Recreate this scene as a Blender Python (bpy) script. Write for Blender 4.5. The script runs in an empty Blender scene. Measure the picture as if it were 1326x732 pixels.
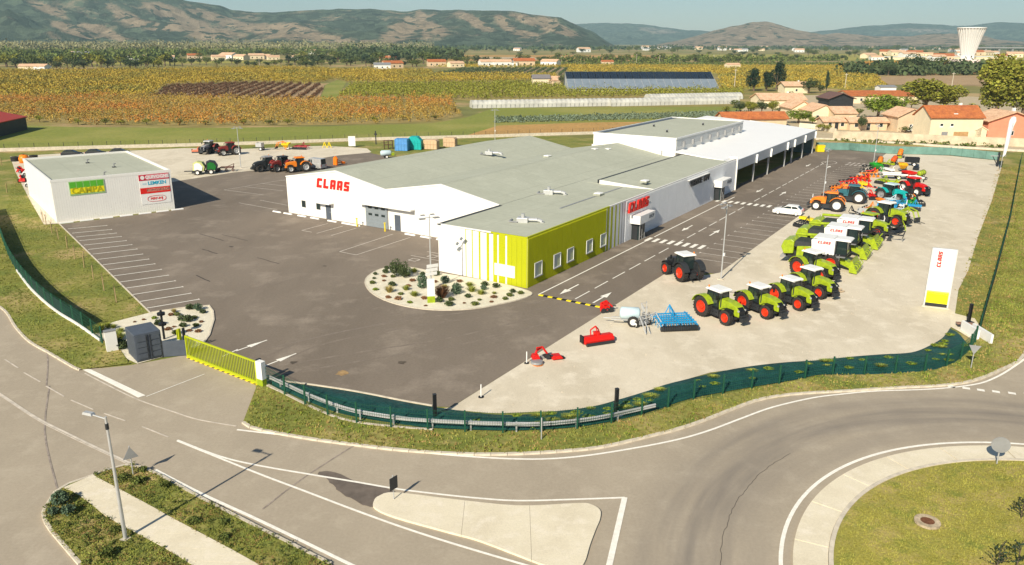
import bpy, bmesh, math, random
import numpy as np
from mathutils import Vector, Matrix
from mathutils.geometry import tessellate_polygon
R = math.radians
random.seed(7); rng = np.random.default_rng(7)
scn = bpy.context.scene
COL = scn.collection
# ------------------------------------------------------------------ camera
CAMH = 24.0
FPX, PITCH, ROLL = 1012.0, R(17.17), R(-0.2)      # focal length for a 1326 px wide frame
cp, sp = math.cos(PITCH), math.sin(PITCH)
ax = np.array([[1, 0, 0], [0, -sp, -cp], [0, cp, -sp]])
c_, s_ = math.cos(ROLL), math.sin(ROLL)
AX = np.array([[c_, s_, 0], [-s_, c_, 0], [0, 0, 1]]) @ ax    # rows: right, down, forward
cam = bpy.data.objects.new('camera', bpy.data.cameras.new('camera')); COL.objects.link(cam)
cam.data.sensor_width = 36; cam.data.lens = FPX / 1326 * 36
cam.data.clip_start = 1; cam.data.clip_end = 40000
cam.matrix_world = Matrix([[AX[0][0], -AX[1][0], -AX[2][0], 0], [AX[0][1], -AX[1][1], -AX[2][1], 0],
                           [AX[0][2], -AX[1][2], -AX[2][2], CAMH], [0, 0, 0, 1]])
scn.camera = cam
# ------------------------------------------------------------------ light
SUN_EL, SUN_AZ = R(34.7), R(209.0)                # azimuth clockwise from +Y, towards the sun
w = bpy.data.worlds.new('World'); scn.world = w; w.use_nodes = True
wn = w.node_tree.nodes; bg = wn['Background']
sky = wn.new('ShaderNodeTexSky'); sky.sky_type = 'NISHITA'; sky.sun_disc = False
sky.sun_elevation = SUN_EL; sky.sun_rotation = SUN_AZ
sky.air_density = 1.0; sky.dust_density = 0.4; sky.ozone_density = 3.0; sky.altitude = 150
wl = w.node_tree.links.new; wtc = wn.new('ShaderNodeTexCoord'); wmp = wn.new('ShaderNodeMapping'); wmp.inputs['Scale'].default_value = (3.2, 3.2, 16); wmp.inputs['Location'].default_value = (1.7, .4, 2.2)
wnz = wn.new('ShaderNodeTexNoise'); wnz.inputs['Scale'].default_value = 1.6; wnz.inputs['Detail'].default_value = 6; wnz.inputs['Roughness'].default_value = .6
wl(wtc.outputs['Generated'], wmp.inputs['Vector']); wl(wmp.outputs[0], wnz.inputs['Vector'])
wmr = wn.new('ShaderNodeMapRange'); wmr.inputs[1].default_value = .56; wmr.inputs[2].default_value = .84; wmr.inputs[4].default_value = .35; wl(wnz.outputs[0], wmr.inputs[0])
wmx = wn.new('ShaderNodeMix'); wmx.data_type = 'RGBA'; wl(wmr.outputs[0], wmx.inputs[0]); wl(sky.outputs[0], wmx.inputs[6]); wmx.inputs[7].default_value = (9.5, 9.4, 9.2, 1)   # thin high cloud
wl(wmx.outputs[2], bg.inputs[0]); bg.inputs[1].default_value = 0.069
sl = bpy.data.lights.new('sun', 'SUN'); sl.energy = 5.0; sl.angle = R(0.5); sl.color = (1.0, 0.915, 0.75)
so = bpy.data.objects.new('sun', sl); COL.objects.link(so)
sd = Vector((math.sin(SUN_AZ) * math.cos(SUN_EL), math.cos(SUN_AZ) * math.cos(SUN_EL), math.sin(SUN_EL)))
so.rotation_euler = sd.to_track_quat('Z', 'Y').to_euler(); so.location = (0, 0, 60)
scn.view_settings.view_transform = 'Standard'; scn.view_settings.look = 'None'
scn.view_settings.exposure = 0.36; scn.view_settings.gamma = 1
scn.render.resolution_x = 1024; scn.render.resolution_y = 565
# ------------------------------------------------------------------ survey helpers
def at(px, py, z=0.0):                            # ground survey: photo pixel -> point at height z
    d = AX.T @ np.array([(px - 663) / FPX, (py - 366) / FPX, 1.0]); t = (z - CAMH) / d[2]
    return Vector((d[0] * t, d[1] * t, z))
def pix(p):
    v = AX @ (np.array(p, float) - [0, 0, CAMH]); return 663 + FPX * v[0] / v[2], 366 + FPX * v[1] / v[2]
TH = R(57); UX = Vector((math.cos(TH), math.sin(TH), 0)); VX = Vector((-math.sin(TH), math.cos(TH), 0))
O = Vector((1.508, 75.674, 0))
def uv(u, v, z=0.0): return O + UX * u + VX * v + Vector((0, 0, z))
# ------------------------------------------------------------------ materials
MC = {}
def mat(name, col, rough=.7, metal=0.0, var=.08, scale=1.5, bump=0.0, bscale=20, spec=.3, island=0.0, hue=0.0, col2=None, s2=.02, t2=(.45, .58)):
    if name in MC: return MC[name]
    m = bpy.data.materials.new(name); m.use_nodes = True; n = m.node_tree.nodes; L = m.node_tree.links.new
    b = n['Principled BSDF']; b.inputs['Roughness'].default_value = rough; b.inputs['Metallic'].default_value = metal
    b.inputs['Specular IOR Level'].default_value = spec
    base = (*col, 1)
    tc = n.new('ShaderNodeTexCoord')
    hs = n.new('ShaderNodeHueSaturation'); hs.inputs['Color'].default_value = base
    if col2:
        n2 = n.new('ShaderNodeTexNoise'); n2.inputs['Scale'].default_value = s2; n2.inputs['Detail'].default_value = 5; L(tc.outputs['Object'], n2.inputs['Vector'])
        r2 = n.new('ShaderNodeMapRange'); r2.inputs[1].default_value = t2[0]; r2.inputs[2].default_value = t2[1]; L(n2.outputs[0], r2.inputs[0])
        mx = n.new('ShaderNodeMix'); mx.data_type = 'RGBA'; L(r2.outputs[0], mx.inputs[0]); mx.inputs[6].default_value = base; mx.inputs[7].default_value = (*col2, 1); L(mx.outputs[2], hs.inputs['Color'])
    if var > 0:
        nz = n.new('ShaderNodeTexNoise'); nz.inputs['Scale'].default_value = scale; nz.inputs['Detail'].default_value = 5
        nz.inputs['Roughness'].default_value = .65
        L(tc.outputs['Object'], nz.inputs['Vector'])
        mr = n.new('ShaderNodeMapRange'); mr.inputs[1].default_value = .3; mr.inputs[2].default_value = .7
        mr.inputs[3].default_value = 1 - var * 2; mr.inputs[4].default_value = 1 + var * 2; L(nz.outputs[0], mr.inputs[0])
        v = mr.outputs[0]
        if island > 0:
            g = n.new('ShaderNodeNewGeometry'); m2 = n.new('ShaderNodeMapRange')
            m2.inputs[3].default_value = 1 - island; m2.inputs[4].default_value = 1 + island
            L(g.outputs['Random Per Island'], m2.inputs[0])
            mm = n.new('ShaderNodeMath'); mm.operation = 'MULTIPLY'; L(v, mm.inputs[0]); L(m2.outputs[0], mm.inputs[1]); v = mm.outputs[0]
            if hue > 0:
                m3 = n.new('ShaderNodeMapRange'); m3.inputs[3].default_value = .5 - hue; m3.inputs[4].default_value = .5 + hue
                wn_ = n.new('ShaderNodeTexWhiteNoise'); wn_.noise_dimensions = '1D'
                L(g.outputs['Random Per Island'], wn_.inputs['W']); L(wn_.outputs[0], m3.inputs[0]); L(m3.outputs[0], hs.inputs['Hue'])
        L(v, hs.inputs['Value'])
    L(hs.outputs[0], b.inputs['Base Color'])
    if bump > 0:
        nb = n.new('ShaderNodeTexNoise'); nb.inputs['Scale'].default_value = bscale; nb.inputs['Detail'].default_value = 4
        L(tc.outputs['Object'], nb.inputs['Vector']); bp = n.new('ShaderNodeBump'); bp.inputs['Strength'].default_value = bump
        bp.inputs['Distance'].default_value = .05; L(nb.outputs[0], bp.inputs['Height']); L(bp.outputs[0], b.inputs['Normal'])
    MC[name] = m; return m
def blendmat(name, cols, scales, rough=.9, thr=((.42, .58),), bump=.3, bscale=8, fine=.12, fscale=12, stretch=None, rot=0.0):
    """ground material: colours mixed by successive noises"""
    if name in MC: return MC[name]
    m = bpy.data.materials.new(name); m.use_nodes = True; n = m.node_tree.nodes; L = m.node_tree.links.new
    b = n['Principled BSDF']; b.inputs['Roughness'].default_value = rough; b.inputs['Specular IOR Level'].default_value = .15
    tc = n.new('ShaderNodeTexCoord'); vec = tc.outputs['Object']
    if stretch:
        mp = n.new('ShaderNodeMapping'); mp.inputs['Rotation'].default_value = (0, 0, rot); mp.inputs['Scale'].default_value = stretch
        L(vec, mp.inputs['Vector']); svec = mp.outputs[0]
    else: svec = vec
    cur = None
    for i, c in enumerate(cols[1:]):
        nz = n.new('ShaderNodeTexNoise'); nz.inputs['Scale'].default_value = scales[i]; nz.inputs['Detail'].default_value = 6
        nz.inputs['Roughness'].default_value = .65
        ad = n.new('ShaderNodeVectorMath'); ad.inputs[1].default_value = (17.3 * i + 3, 5.1 * i, 0); L(svec if i == 0 else vec, ad.inputs[0]); L(ad.outputs[0], nz.inputs['Vector'])
        t = thr[min(i, len(thr) - 1)]
        mr = n.new('ShaderNodeMapRange'); mr.inputs[1].default_value = t[0]; mr.inputs[2].default_value = t[1]; L(nz.outputs[0], mr.inputs[0])
        mx = n.new('ShaderNodeMix'); mx.data_type = 'RGBA'; L(mr.outputs[0], mx.inputs[0])
        if cur is None: mx.inputs[6].default_value = (*cols[0], 1)
        else: L(cur, mx.inputs[6])
        mx.inputs[7].default_value = (*c, 1); cur = mx.outputs[2]
    nz = n.new('ShaderNodeTexNoise'); nz.inputs['Scale'].default_value = fscale; nz.inputs['Detail'].default_value = 3; L(vec, nz.inputs['Vector'])
    mr = n.new('ShaderNodeMapRange'); mr.inputs[1].default_value = .3; mr.inputs[2].default_value = .7
    mr.inputs[3].default_value = 1 - fine; mr.inputs[4].default_value = 1 + fine; L(nz.outputs[0], mr.inputs[0])
    hs = n.new('ShaderNodeHueSaturation'); L(cur, hs.inputs['Color']); L(mr.outputs[0], hs.inputs['Value']); L(hs.outputs[0], b.inputs['Base Color'])
    nb = n.new('ShaderNodeTexNoise'); nb.inputs['Scale'].default_value = bscale; nb.inputs['Detail'].default_value = 5; L(vec, nb.inputs['Vector'])
    bp = n.new('ShaderNodeBump'); bp.inputs['Strength'].default_value = bump; bp.inputs['Distance'].default_value = .1
    L(nb.outputs[0], bp.inputs['Height']); L(bp.outputs[0], b.inputs['Normal'])
    MC[name] = m; return m
M_ROAD = blendmat('road_surface', [(.41, .346, .262), (.35, .295, .223), (.46, .393, .302)], [.12, .5], thr=((.4, .7), (.5, .75)), bump=.15, bscale=30, fine=.05, fscale=6, stretch=(1, .35, 1), rot=R(20))
def wear(m):                                      # tyre wear polished into the ring round the roundabout
    n = m.node_tree.nodes; L = m.node_tree.links.new; b = n['Principled BSDF']; src = b.inputs['Base Color'].links[0].from_socket
    tc = n.new('ShaderNodeTexCoord'); sub = n.new('ShaderNodeVectorMath'); sub.operation = 'SUBTRACT'; sub.inputs[1].default_value = (29.3, 26.85, 0); L(tc.outputs['Object'], sub.inputs[0])
    ln = n.new('ShaderNodeVectorMath'); ln.operation = 'LENGTH'; L(sub.outputs[0], ln.inputs[0])
    sx = n.new('ShaderNodeSeparateXYZ'); L(sub.outputs[0], sx.inputs[0]); an = n.new('ShaderNodeMath'); an.operation = 'ARCTAN2'; L(sx.outputs[1], an.inputs[0]); L(sx.outputs[0], an.inputs[1])
    cb = n.new('ShaderNodeCombineXYZ'); L(ln.outputs['Value'], cb.inputs[0]); L(an.outputs[0], cb.inputs[1])
    mp = n.new('ShaderNodeMapping'); mp.inputs['Scale'].default_value = (1.1, 2.2, 1); L(cb.outputs[0], mp.inputs['Vector'])
    nz = n.new('ShaderNodeTexNoise'); nz.inputs['Scale'].default_value = 1; nz.inputs['Detail'].default_value = 5; L(mp.outputs[0], nz.inputs['Vector'])
    rp = n.new('ShaderNodeValToRGB'); el = rp.color_ramp.elements; el[0].position = .0; el[0].color = (0, 0, 0, 1); el[1].position = 1; el[1].color = (0, 0, 0, 1)
    for p_, v_ in ((.06, .30), (.2, .42), (.28, .80), (.40, .85), (.47, .55), (.55, .62), (.66, .22), (.8, .02)): e = el.new(p_); e.color = (v_, v_, v_, 1)
    mr = n.new('ShaderNodeMapRange'); mr.inputs[1].default_value = 17.3; mr.inputs[2].default_value = 27.5; L(ln.outputs['Value'], mr.inputs[0]); L(mr.outputs[0], rp.inputs[0])
    m2 = n.new('ShaderNodeMapRange'); m2.inputs[1].default_value = .32; m2.inputs[2].default_value = .68; m2.inputs[3].default_value = .25; m2.inputs[4].default_value = 1.0; L(nz.outputs[0], m2.inputs[0])
    mu = n.new('ShaderNodeMath'); mu.operation = 'MULTIPLY'; L(rp.outputs[0], mu.inputs[0]); L(m2.outputs[0], mu.inputs[1])
    mx = n.new('ShaderNodeMix'); mx.data_type = 'RGBA'; L(mu.outputs[0], mx.inputs[0]); L(src, mx.inputs[6]); mx.inputs[7].default_value = (.20, .175, .15, 1); L(mx.outputs[2], b.inputs['Base Color'])
wear(M_ROAD)
M_YARD = blendmat('yard_asphalt', [(.228, .187, .147), (.178, .146, .115), (.31, .258, .205)], [.05, .22], thr=((.42, .6), (.52, .74)), bump=.15, bscale=30, fine=.07, fscale=5, stretch=(1, .3, 1), rot=R(-57))
M_GRAVEL = blendmat('pale_gravel', [(.68, .60, .465), (.585, .51, .385), (.74, .66, .525)], [.12, .5], thr=((.44, .60), (.5, .68)), bump=.28, bscale=18, fine=.08, fscale=14, stretch=(1, .4, 1), rot=R(-35))
M_GRASS = blendmat('dry_lawn', [(.235, .230, .055), (.43, .32, .14), (.165, .190, .042)], [.09, .22], thr=((.50, .64), (.46, .60)), bump=.5, bscale=5, fine=.22, fscale=3)
M_LAWN = blendmat('mown_lawn', [(.31, .28, .062), (.42, .33, .12), (.225, .24, .048)], [.45, .8], thr=((.46, .66), (.5, .64)), bump=.5, bscale=7, fine=.2, fscale=9)
M_MEADOW = blendmat('green_meadow', [(.225, .245, .05), (.33, .30, .085)], [.02, .3], thr=((.45, .65),), bump=.4, bscale=2, fine=.12, fscale=1)
M_PLAIN = blendmat('farmland', [(.27, .225, .07), (.19, .19, .06), (.42, .30, .14)], [.006, .012], thr=((.45, .55), (.52, .58)), bump=.2, bscale=.4, fine=.15, fscale=.08)
M_CONC = blendmat('pale_concrete', [(.73, .65, .49), (.66, .58, .43), (.78, .70, .56)], [.4, 1.2], thr=((.45, .65), (.5, .7)), bump=.15, bscale=20, fine=.05, fscale=9)
M_KERB = mat('kerb_concrete', (.60, .53, .42), .9, var=.1, scale=2, bump=.2)
M_LINE = mat('road_paint', (.85, .81, .72), .8, var=.06, scale=3)
M_OLDLINE = mat('faded_road_paint', (.60, .53, .44), .9, var=.12, scale=1.5)
M_YLINE = mat('worn_yard_paint', (.66, .60, .53), .85, var=.12, scale=2)
M_WHITE = mat('white_cladding', (.80, .78, .73), .55, var=.015, scale=.4)
M_WHITE2 = mat('white_paint', (.80, .79, .76), .45, var=.02)
M_GREYCL = mat('pale_grey_cladding', (.76, .77, .78), .5, var=.02, scale=.5)
M_LIMECL = mat('lime_cladding', (.42, .44, .004), .55, var=.02, scale=.5)
M_ROOF = blendmat('roof_membrane', [(.44, .45, .36), (.40, .41, .325), (.48, .49, .395)], [.06, .3], thr=((.4, .7), (.5, .8)), bump=.1, bscale=4, fine=.04, fscale=2)
def seams(m, step, wdt, dark, axis=0):            # welded sheet joints as fine lines across the roof
    n = m.node_tree.nodes; L = m.node_tree.links.new; b = n['Principled BSDF']; src = b.inputs['Base Color'].links[0].from_socket
    tc = n.new('ShaderNodeTexCoord'); sx = n.new('ShaderNodeSeparateXYZ'); L(tc.outputs['Object'], sx.inputs[0])
    md = n.new('ShaderNodeMath'); md.operation = 'MODULO'; md.inputs[1].default_value = step; L(sx.outputs[axis], md.inputs[0])
    lt = n.new('ShaderNodeMath'); lt.operation = 'LESS_THAN'; lt.inputs[1].default_value = wdt; L(md.outputs[0], lt.inputs[0])
    mu = n.new('ShaderNodeMath'); mu.operation = 'MULTIPLY'; mu.inputs[1].default_value = dark; L(lt.outputs[0], mu.inputs[0])
    mx = n.new('ShaderNodeMix'); mx.data_type = 'RGBA'; L(mu.outputs[0], mx.inputs[0]); L(src, mx.inputs[6]); mx.inputs[7].default_value = (.15, .15, .12, 1); L(mx.outputs[2], b.inputs['Base Color'])
seams(M_ROOF, 4.0, .07, .28); seams(M_ROOF, 6.6, .09, .22, 1)
M_WROOF = mat('white_roof_sheet', (.88, .87, .85), .5, var=.01, scale=.2)
M_DARK = mat('dark_metal', (.03, .032, .035), .5, var=.1)
M_BLACK = mat('black_plastic', (.012, .013, .015), .45, var=.1)
M_GREY = mat('grey_metal', (.33, .33, .33), .5, .3, var=.06)
M_GALV = mat('galvanised_steel', (.55, .55, .54), .45, .4, var=.05)
M_SLATE = mat('slate_grey_paint', (.085, .10, .125), .5, var=.06, scale=2)
M_GLASS = mat('dark_glass', (.018, .030, .030), .08, var=.0, spec=.7)
M_PANE = mat('window_glass', (.42, .50, .58), .2, var=0, spec=.8)
M_TYRE = mat('tyre_rubber', (.035, .031, .028), .85, var=.15, scale=4)
M_RED = mat('red_paint', (.62, .015, .010), .35, var=.04)
M_SIGNRED = mat('sign_red', (.70, .02, .012), .45, var=.02)
M_LIME = mat('lime_paint', (.31, .40, .018), .32, var=.12, scale=3)
M_ORG = mat('orange_rim_paint', (.66, .040, .010), .4, var=.10, scale=4)
M_ORANGE = mat('orange_paint', (.80, .22, .015), .4, var=.06)
M_TEAL = mat('teal_paint', (.03, .13, .16), .4, var=.05)
M_BLUE = mat('blue_paint', (.02, .28, .55), .4, var=.1)
M_TURQ = mat('turquoise_paint', (.01, .40, .38), .45, var=.08)
M_PBLUE = mat('pale_blue_plastic', (.50, .62, .66), .4, var=.04)
M_GREENP = mat('green_paint', (.02, .30, .03), .4, var=.05)
M_YEL = mat('yellow_paint', (.80, .62, .01), .45, var=.04)
M_FENCE = mat('green_fence_wire', (.012, .075, .04), .6, var=.1)
M_CREAM = mat('cream_render', (.78, .66, .45), .9, var=.04, scale=.6)
M_CREAM2 = mat('sand_render', (.66, .50, .33), .9, var=.06, scale=.6)
M_PINK = mat('salmon_render', (.72, .28, .17), .9, var=.05, scale=.5)
M_BARK = mat('bark', (.16, .11, .075), .95, var=.2)
def tilemat(name, c1, c2):
    return blendmat(name, [c1, c2], [.7], thr=((.4, .65),), bump=.6, bscale=3, fine=.18, fscale=2.5)
M_TILE = tilemat('orange_roof_tiles', (.50, .165, .055), (.36, .11, .045))
M_TILE2 = tilemat('pale_roof_tiles', (.72, .48, .31), (.60, .36, .22))
def leafmat(name, c, hue=.02, isl=.35, var=.14, scale=.5, **k): return mat(name, c, .75, var=var, scale=scale, island=isl, hue=hue, spec=.12, **k)
L_DARK = leafmat('dark_green_leaves', (.075, .100, .040), .02, .25); L_PINE = leafmat('pine_needles', (.030, .055, .030))
L_MID = leafmat('green_leaves', (.12, .145, .035)); L_OLIVE = leafmat('olive_autumn_leaves', (.235, .235, .035), .02)
L_YEL = leafmat('yellow_vine_leaves', (.37, .265, .04), .012, .16, .26, .28, col2=(.24, .21, .045), s2=.022, t2=(.48, .62)); L_ORG = leafmat('orange_orchard_leaves', (.36, .245, .055), .014, .18, .26, .32, col2=(.46, .20, .045), s2=.03, t2=(.47, .60))
L_PALE = leafmat('pale_poplar_leaves', (.27, .25, .12), .015, .2); L_BROWN = leafmat('dark_vine_leaves', (.13, .070, .038), .012, .2)
L_GREY = leafmat('grey_green_leaves', (.10, .15, .09), .01); L_RED = leafmat('russet_grass', (.24, .12, .06), .01)
L_STRAW = leafmat('straw_grass_blades', (.42, .34, .11), .02); L_BRIGHT = leafmat('bright_green_leaves', (.19, .25, .03), .02)
L_GRASS = leafmat('grass_blades', (.235, .250, .052), .015, .2, .2, .3); L_VERGE = leafmat('verge_weeds', (.26, .245, .06), .012, .18, .2, .3, col2=(.35, .235, .09), s2=.35)
L_COVER = leafmat('blue_green_crop', (.16, .20, .13), .01)
# ------------------------------------------------------------------ object helpers
def tag(o, label=None, cat=None, group=None, kind=None):
    if label: o['label'] = label
    if cat: o['category'] = cat
    if group: o['group'] = group
    if kind: o['kind'] = kind
    return o
def link(name, me, parent=None, mats=()):
    o = bpy.data.objects.new(name, me); COL.objects.link(o)
    for m in mats: me.materials.append(m)
    if parent: o.parent = parent
    return o
def thing(name, label, cat, loc=(0, 0, 0), rz=0.0, group=None):
    o = bpy.data.objects.new(name, None); COL.objects.link(o); o.location = loc; o.rotation_euler = (0, 0, rz)
    o.empty_display_size = .2
    return tag(o, label, cat, group)
def clone(root, loc, rz=0.0, label=None, sc=1.0, group=None):
    r = root.copy(); COL.objects.link(r); r.location = loc; r.rotation_euler = (0, 0, rz); r.scale = (sc, sc, sc)
    if label: r['label'] = label
    if group: r['group'] = group
    for ch in list(root.children):
        c = ch.copy(); COL.objects.link(c); c.parent = r
        for g in list(ch.children):
            d = g.copy(); COL.objects.link(d); d.parent = c
    return r
class MB:
    def __init__(s): s.v = []; s.f = []
    def add(s, vs, fs):
        b = len(s.v); s.v += [tuple(v) for v in vs]; s.f += [tuple(b + i for i in f) for f in fs]; return s
    def box(s, x0, x1, y0, y1, z0, z1, tx=0, ty=0):      # tx, ty: inset of the top
        return s.add([(x0, y0, z0), (x1, y0, z0), (x1, y1, z0), (x0, y1, z0),
                      (x0 + tx, y0 + ty, z1), (x1 - tx, y0 + ty, z1), (x1 - tx, y1 - ty, z1), (x0 + tx, y1 - ty, z1)],
                     [(3, 2, 1, 0), (4, 5, 6, 7), (0, 1, 5, 4), (1, 2, 6, 5), (2, 3, 7, 6), (3, 0, 4, 7)])
    def prism(s, prof, y0, y1, iy=0.0):                   # profile in (x, z), extruded along y
        n = len(prof); tri = tessellate_polygon([[Vector((x, z, 0)) for x, z in prof]])
        vs = [(x, y0, z) for x, z in prof] + [(x, y1, z) for x, z in prof]
        fs = [tuple(t) for t in tri] + [tuple(n + i for i in reversed(t)) for t in tri]
        fs += [(i, (i + 1) % n, n + (i + 1) % n, n + i) for i in range(n)]
        return s.add(vs, fs)
    def tube(s, p0, p1, r0, r1=None, n=8):
        r1 = r0 if r1 is None else r1; p0 = Vector(p0); p1 = Vector(p1); d = (p1 - p0).normalized()
        a = d.orthogonal().normalized(); b = d.cross(a)
        vs = []
        for p, r in ((p0, r0), (p1, r1)):
            for i in range(n):
                t = 2 * math.pi * i / n; vs.append(p + a * (r * math.cos(t)) + b * (r * math.sin(t)))
        return s.add(vs, [(i, (i + 1) % n, n + (i + 1) % n, n + i) for i in range(n)] + [tuple(range(n))[::-1], tuple(range(n, 2 * n))])
    def path(s, pts, r, n=6):
        for a, b in zip(pts, pts[1:]): s.tube(a, b, r, r, n)
        return s
    def lathe(s, prof, c=(0, 0, 0), axis='y', n=20):      # profile (offset along axis, radius)
        vs = []; k = len(prof)
        for i in range(n):
            t = 2 * math.pi * i / n; ca, sa = math.cos(t), math.sin(t)
            for o, r in prof:
                if axis == 'y': vs.append((c[0] + r * ca, c[1] + o, c[2] + r * sa))
                elif axis == 'z': vs.append((c[0] + r * ca, c[1] + r * sa, c[2] + o))
                else: vs.append((c[0] + o, c[1] + r * ca, c[2] + r * sa))
        fs = [(i * k + j, i * k + j + 1, ((i + 1) % n) * k + j + 1, ((i + 1) % n) * k + j) for i in range(n) for j in range(k - 1)]
        return s.add(vs, fs)
    def mesh(s, name):
        me = bpy.data.meshes.new(name); me.from_pydata(s.v, [], s.f)
        bm = bmesh.new(); bm.from_mesh(me); bmesh.ops.recalc_face_normals(bm, faces=bm.faces[:]); bm.to_mesh(me); bm.free()
        return me
    def build(s, name, m, parent=None, smooth=False, bev=0.0):
        me = s.mesh(name); o = link(name, me, parent, [m])
        if smooth:
            for p in me.polygons: p.use_smooth = True
        if bev:
            b = o.modifiers.new('bevel', 'BEVEL'); b.width = bev; b.segments = 2; b.limit_method = 'ANGLE'
        return o
def numesh(name, verts, nper, m, parent=None):            # verts (N*nper,3): separate polygons of nper corners
    me = bpy.data.meshes.new(name); nv = len(verts); nf = nv // nper
    me.vertices.add(nv); me.vertices.foreach_set('co', np.asarray(verts, np.float32).ravel())
    me.loops.add(nv); me.loops.foreach_set('vertex_index', np.arange(nv, dtype=np.int32))
    me.polygons.add(nf); me.polygons.foreach_set('loop_start', np.arange(0, nv, nper, dtype=np.int32))
    me.update(calc_edges=True)
    return link(name, me, parent, [m])
def leaf_quads(cen, size, flat=.0):                       # random quads round centres
    n = len(cen); a = rng.normal(size=(n, 3)); a[:, 2] *= (1 - flat); a /= np.linalg.norm(a, axis=1)[:, None] + 1e-9
    b = rng.normal(size=(n, 3)); b = np.cross(a, b); b /= np.linalg.norm(b, axis=1)[:, None] + 1e-9
    s = (size * rng.uniform(.6, 1.3, n))[:, None]; a = a * s; b = b * s * .8
    return np.stack([cen - a, cen - b * .9, cen + a, cen + b], 1).reshape(-1, 3)
def crown_pts(n, rx, rz, lumps=9, shell=.75, ry=None):
    ry = ry or rx
    lc = rng.normal(size=(lumps, 3)); lc /= np.linalg.norm(lc, axis=1)[:, None]; lc *= rng.uniform(.35, .72, (lumps, 1))
    lr = rng.uniform(.30, .52, lumps)
    k = rng.integers(0, lumps, n); d = rng.normal(size=(n, 3)); d /= np.linalg.norm(d, axis=1)[:, None]
    r = rng.uniform(shell, 1.05, n)[:, None]
    p = lc[k] + d * r * lr[k][:, None]
    return p * [rx, ry, rz]
def bushes(name, pts, r, h, nleaf, leaf, m, parent=None, rv=.25):
    """many bushes in one mesh, each a lumpy cloud of leaves standing on its point"""
    pts = np.asarray(pts, float); n = len(pts)
    k = np.repeat(np.arange(n), nleaf); d = rng.normal(size=(n * nleaf, 3)); d /= np.linalg.norm(d, axis=1)[:, None]
    sc = np.exp(rng.normal(0, rv, n))[k][:, None]
    p = d * (rng.uniform(.45, 1, (n * nleaf, 1))) * [r, r, h * .5] * sc
    p[:, 2] += (h * .52) * sc[:, 0]
    p += pts[k]
    return numesh(name, leaf_quads(p, leaf), 4, m, parent)
def inpoly(P, poly):
    x, y = P[:, 0], P[:, 1]; r = np.zeros(len(P), bool); n = len(poly)
    for i in range(n):
        x0, y0 = poly[i][0], poly[i][1]; x1, y1 = poly[(i + 1) % n][0], poly[(i + 1) % n][1]
        c = ((y0 > y) != (y1 > y)) & (x < (x1 - x0) * (y - y0) / (y1 - y0 + 1e-12) + x0); r ^= c
    return r
def scatter(poly, n):
    P = np.array([[p[0], p[1]] for p in poly]); lo, hi = P.min(0), P.max(0)
    q = rng.uniform(lo, hi, (n * 4, 2)); q = q[inpoly(q, P)][:n]
    return np.c_[q, np.zeros(len(q))]
def area(poly):
    return abs(sum(a[0] * b[1] - b[0] * a[1] for a, b in zip(poly, poly[1:] + poly[:1]))) / 2
def rows(poly, dr, ds, ang, jit=.15, z=0.0):
    P = np.array([[p[0], p[1]] for p in poly]); c = P.mean(0); ca, sa = math.cos(ang), math.sin(ang)
    ext = np.linalg.norm(P - c, axis=1).max()
    a = np.arange(-ext, ext, ds); b = np.arange(-ext, ext, dr)
    A, B = np.meshgrid(a, b); A = A.ravel() + rng.normal(0, jit * ds, A.size); B = B.ravel() + rng.normal(0, jit * .4 * dr, B.size)
    q = np.c_[c[0] + A * ca - B * sa, c[1] + A * sa + B * ca]; q = q[inpoly(q, P)]
    return np.c_[q, np.full(len(q), z)]
def spline(pts, n=6, closed=False):
    out = []; P = [Vector(p) for p in pts]; N = len(P)
    rngi = range(N) if closed else range(N - 1)
    for i in rngi:
        p0 = P[(i - 1) % N] if closed or i > 0 else P[i]; p1 = P[i]; p2 = P[(i + 1) % N]
        p3 = P[(i + 2) % N] if closed or i + 2 < N else P[i + 1]
        for k in range(n):
            t = k / n; out.append(.5 * ((2 * p1) + (p2 - p0) * t + (2 * p0 - 5 * p1 + 4 * p2 - p3) * t * t + (3 * p1 - p0 - 3 * p2 + p3) * t ** 3))
    if not closed: out.append(P[-1])
    return out
def G(l, z=0.0): return [at(x, y, z) for x, y in l]
def sheet(name, pts, z, m, parent=None, kind='structure', thick=0.0):
    P = [Vector((p[0], p[1], z)) for p in pts]; tri = tessellate_polygon([P]); n = len(P)
    mb = MB(); vs = list(P); fs = [t for t in tri]
    if thick:
        vs += [Vector((p[0], p[1], z - thick)) for p in pts]; fs += [(i, (i + 1) % n, n + (i + 1) % n, n + i) for i in range(n)]
    mb.add(vs, fs); me = bpy.data.meshes.new(name); me.from_pydata(mb.v, [], mb.f)
    bm = bmesh.new(); bm.from_mesh(me)
    for f in bm.faces:
        if abs(f.normal.z) > .5 and f.normal.z < 0: f.normal_flip()
    bm.to_mesh(me); bm.free()
    o = link(name, me, parent, [m])
    if not parent and kind: o['kind'] = kind
    return o
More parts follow.
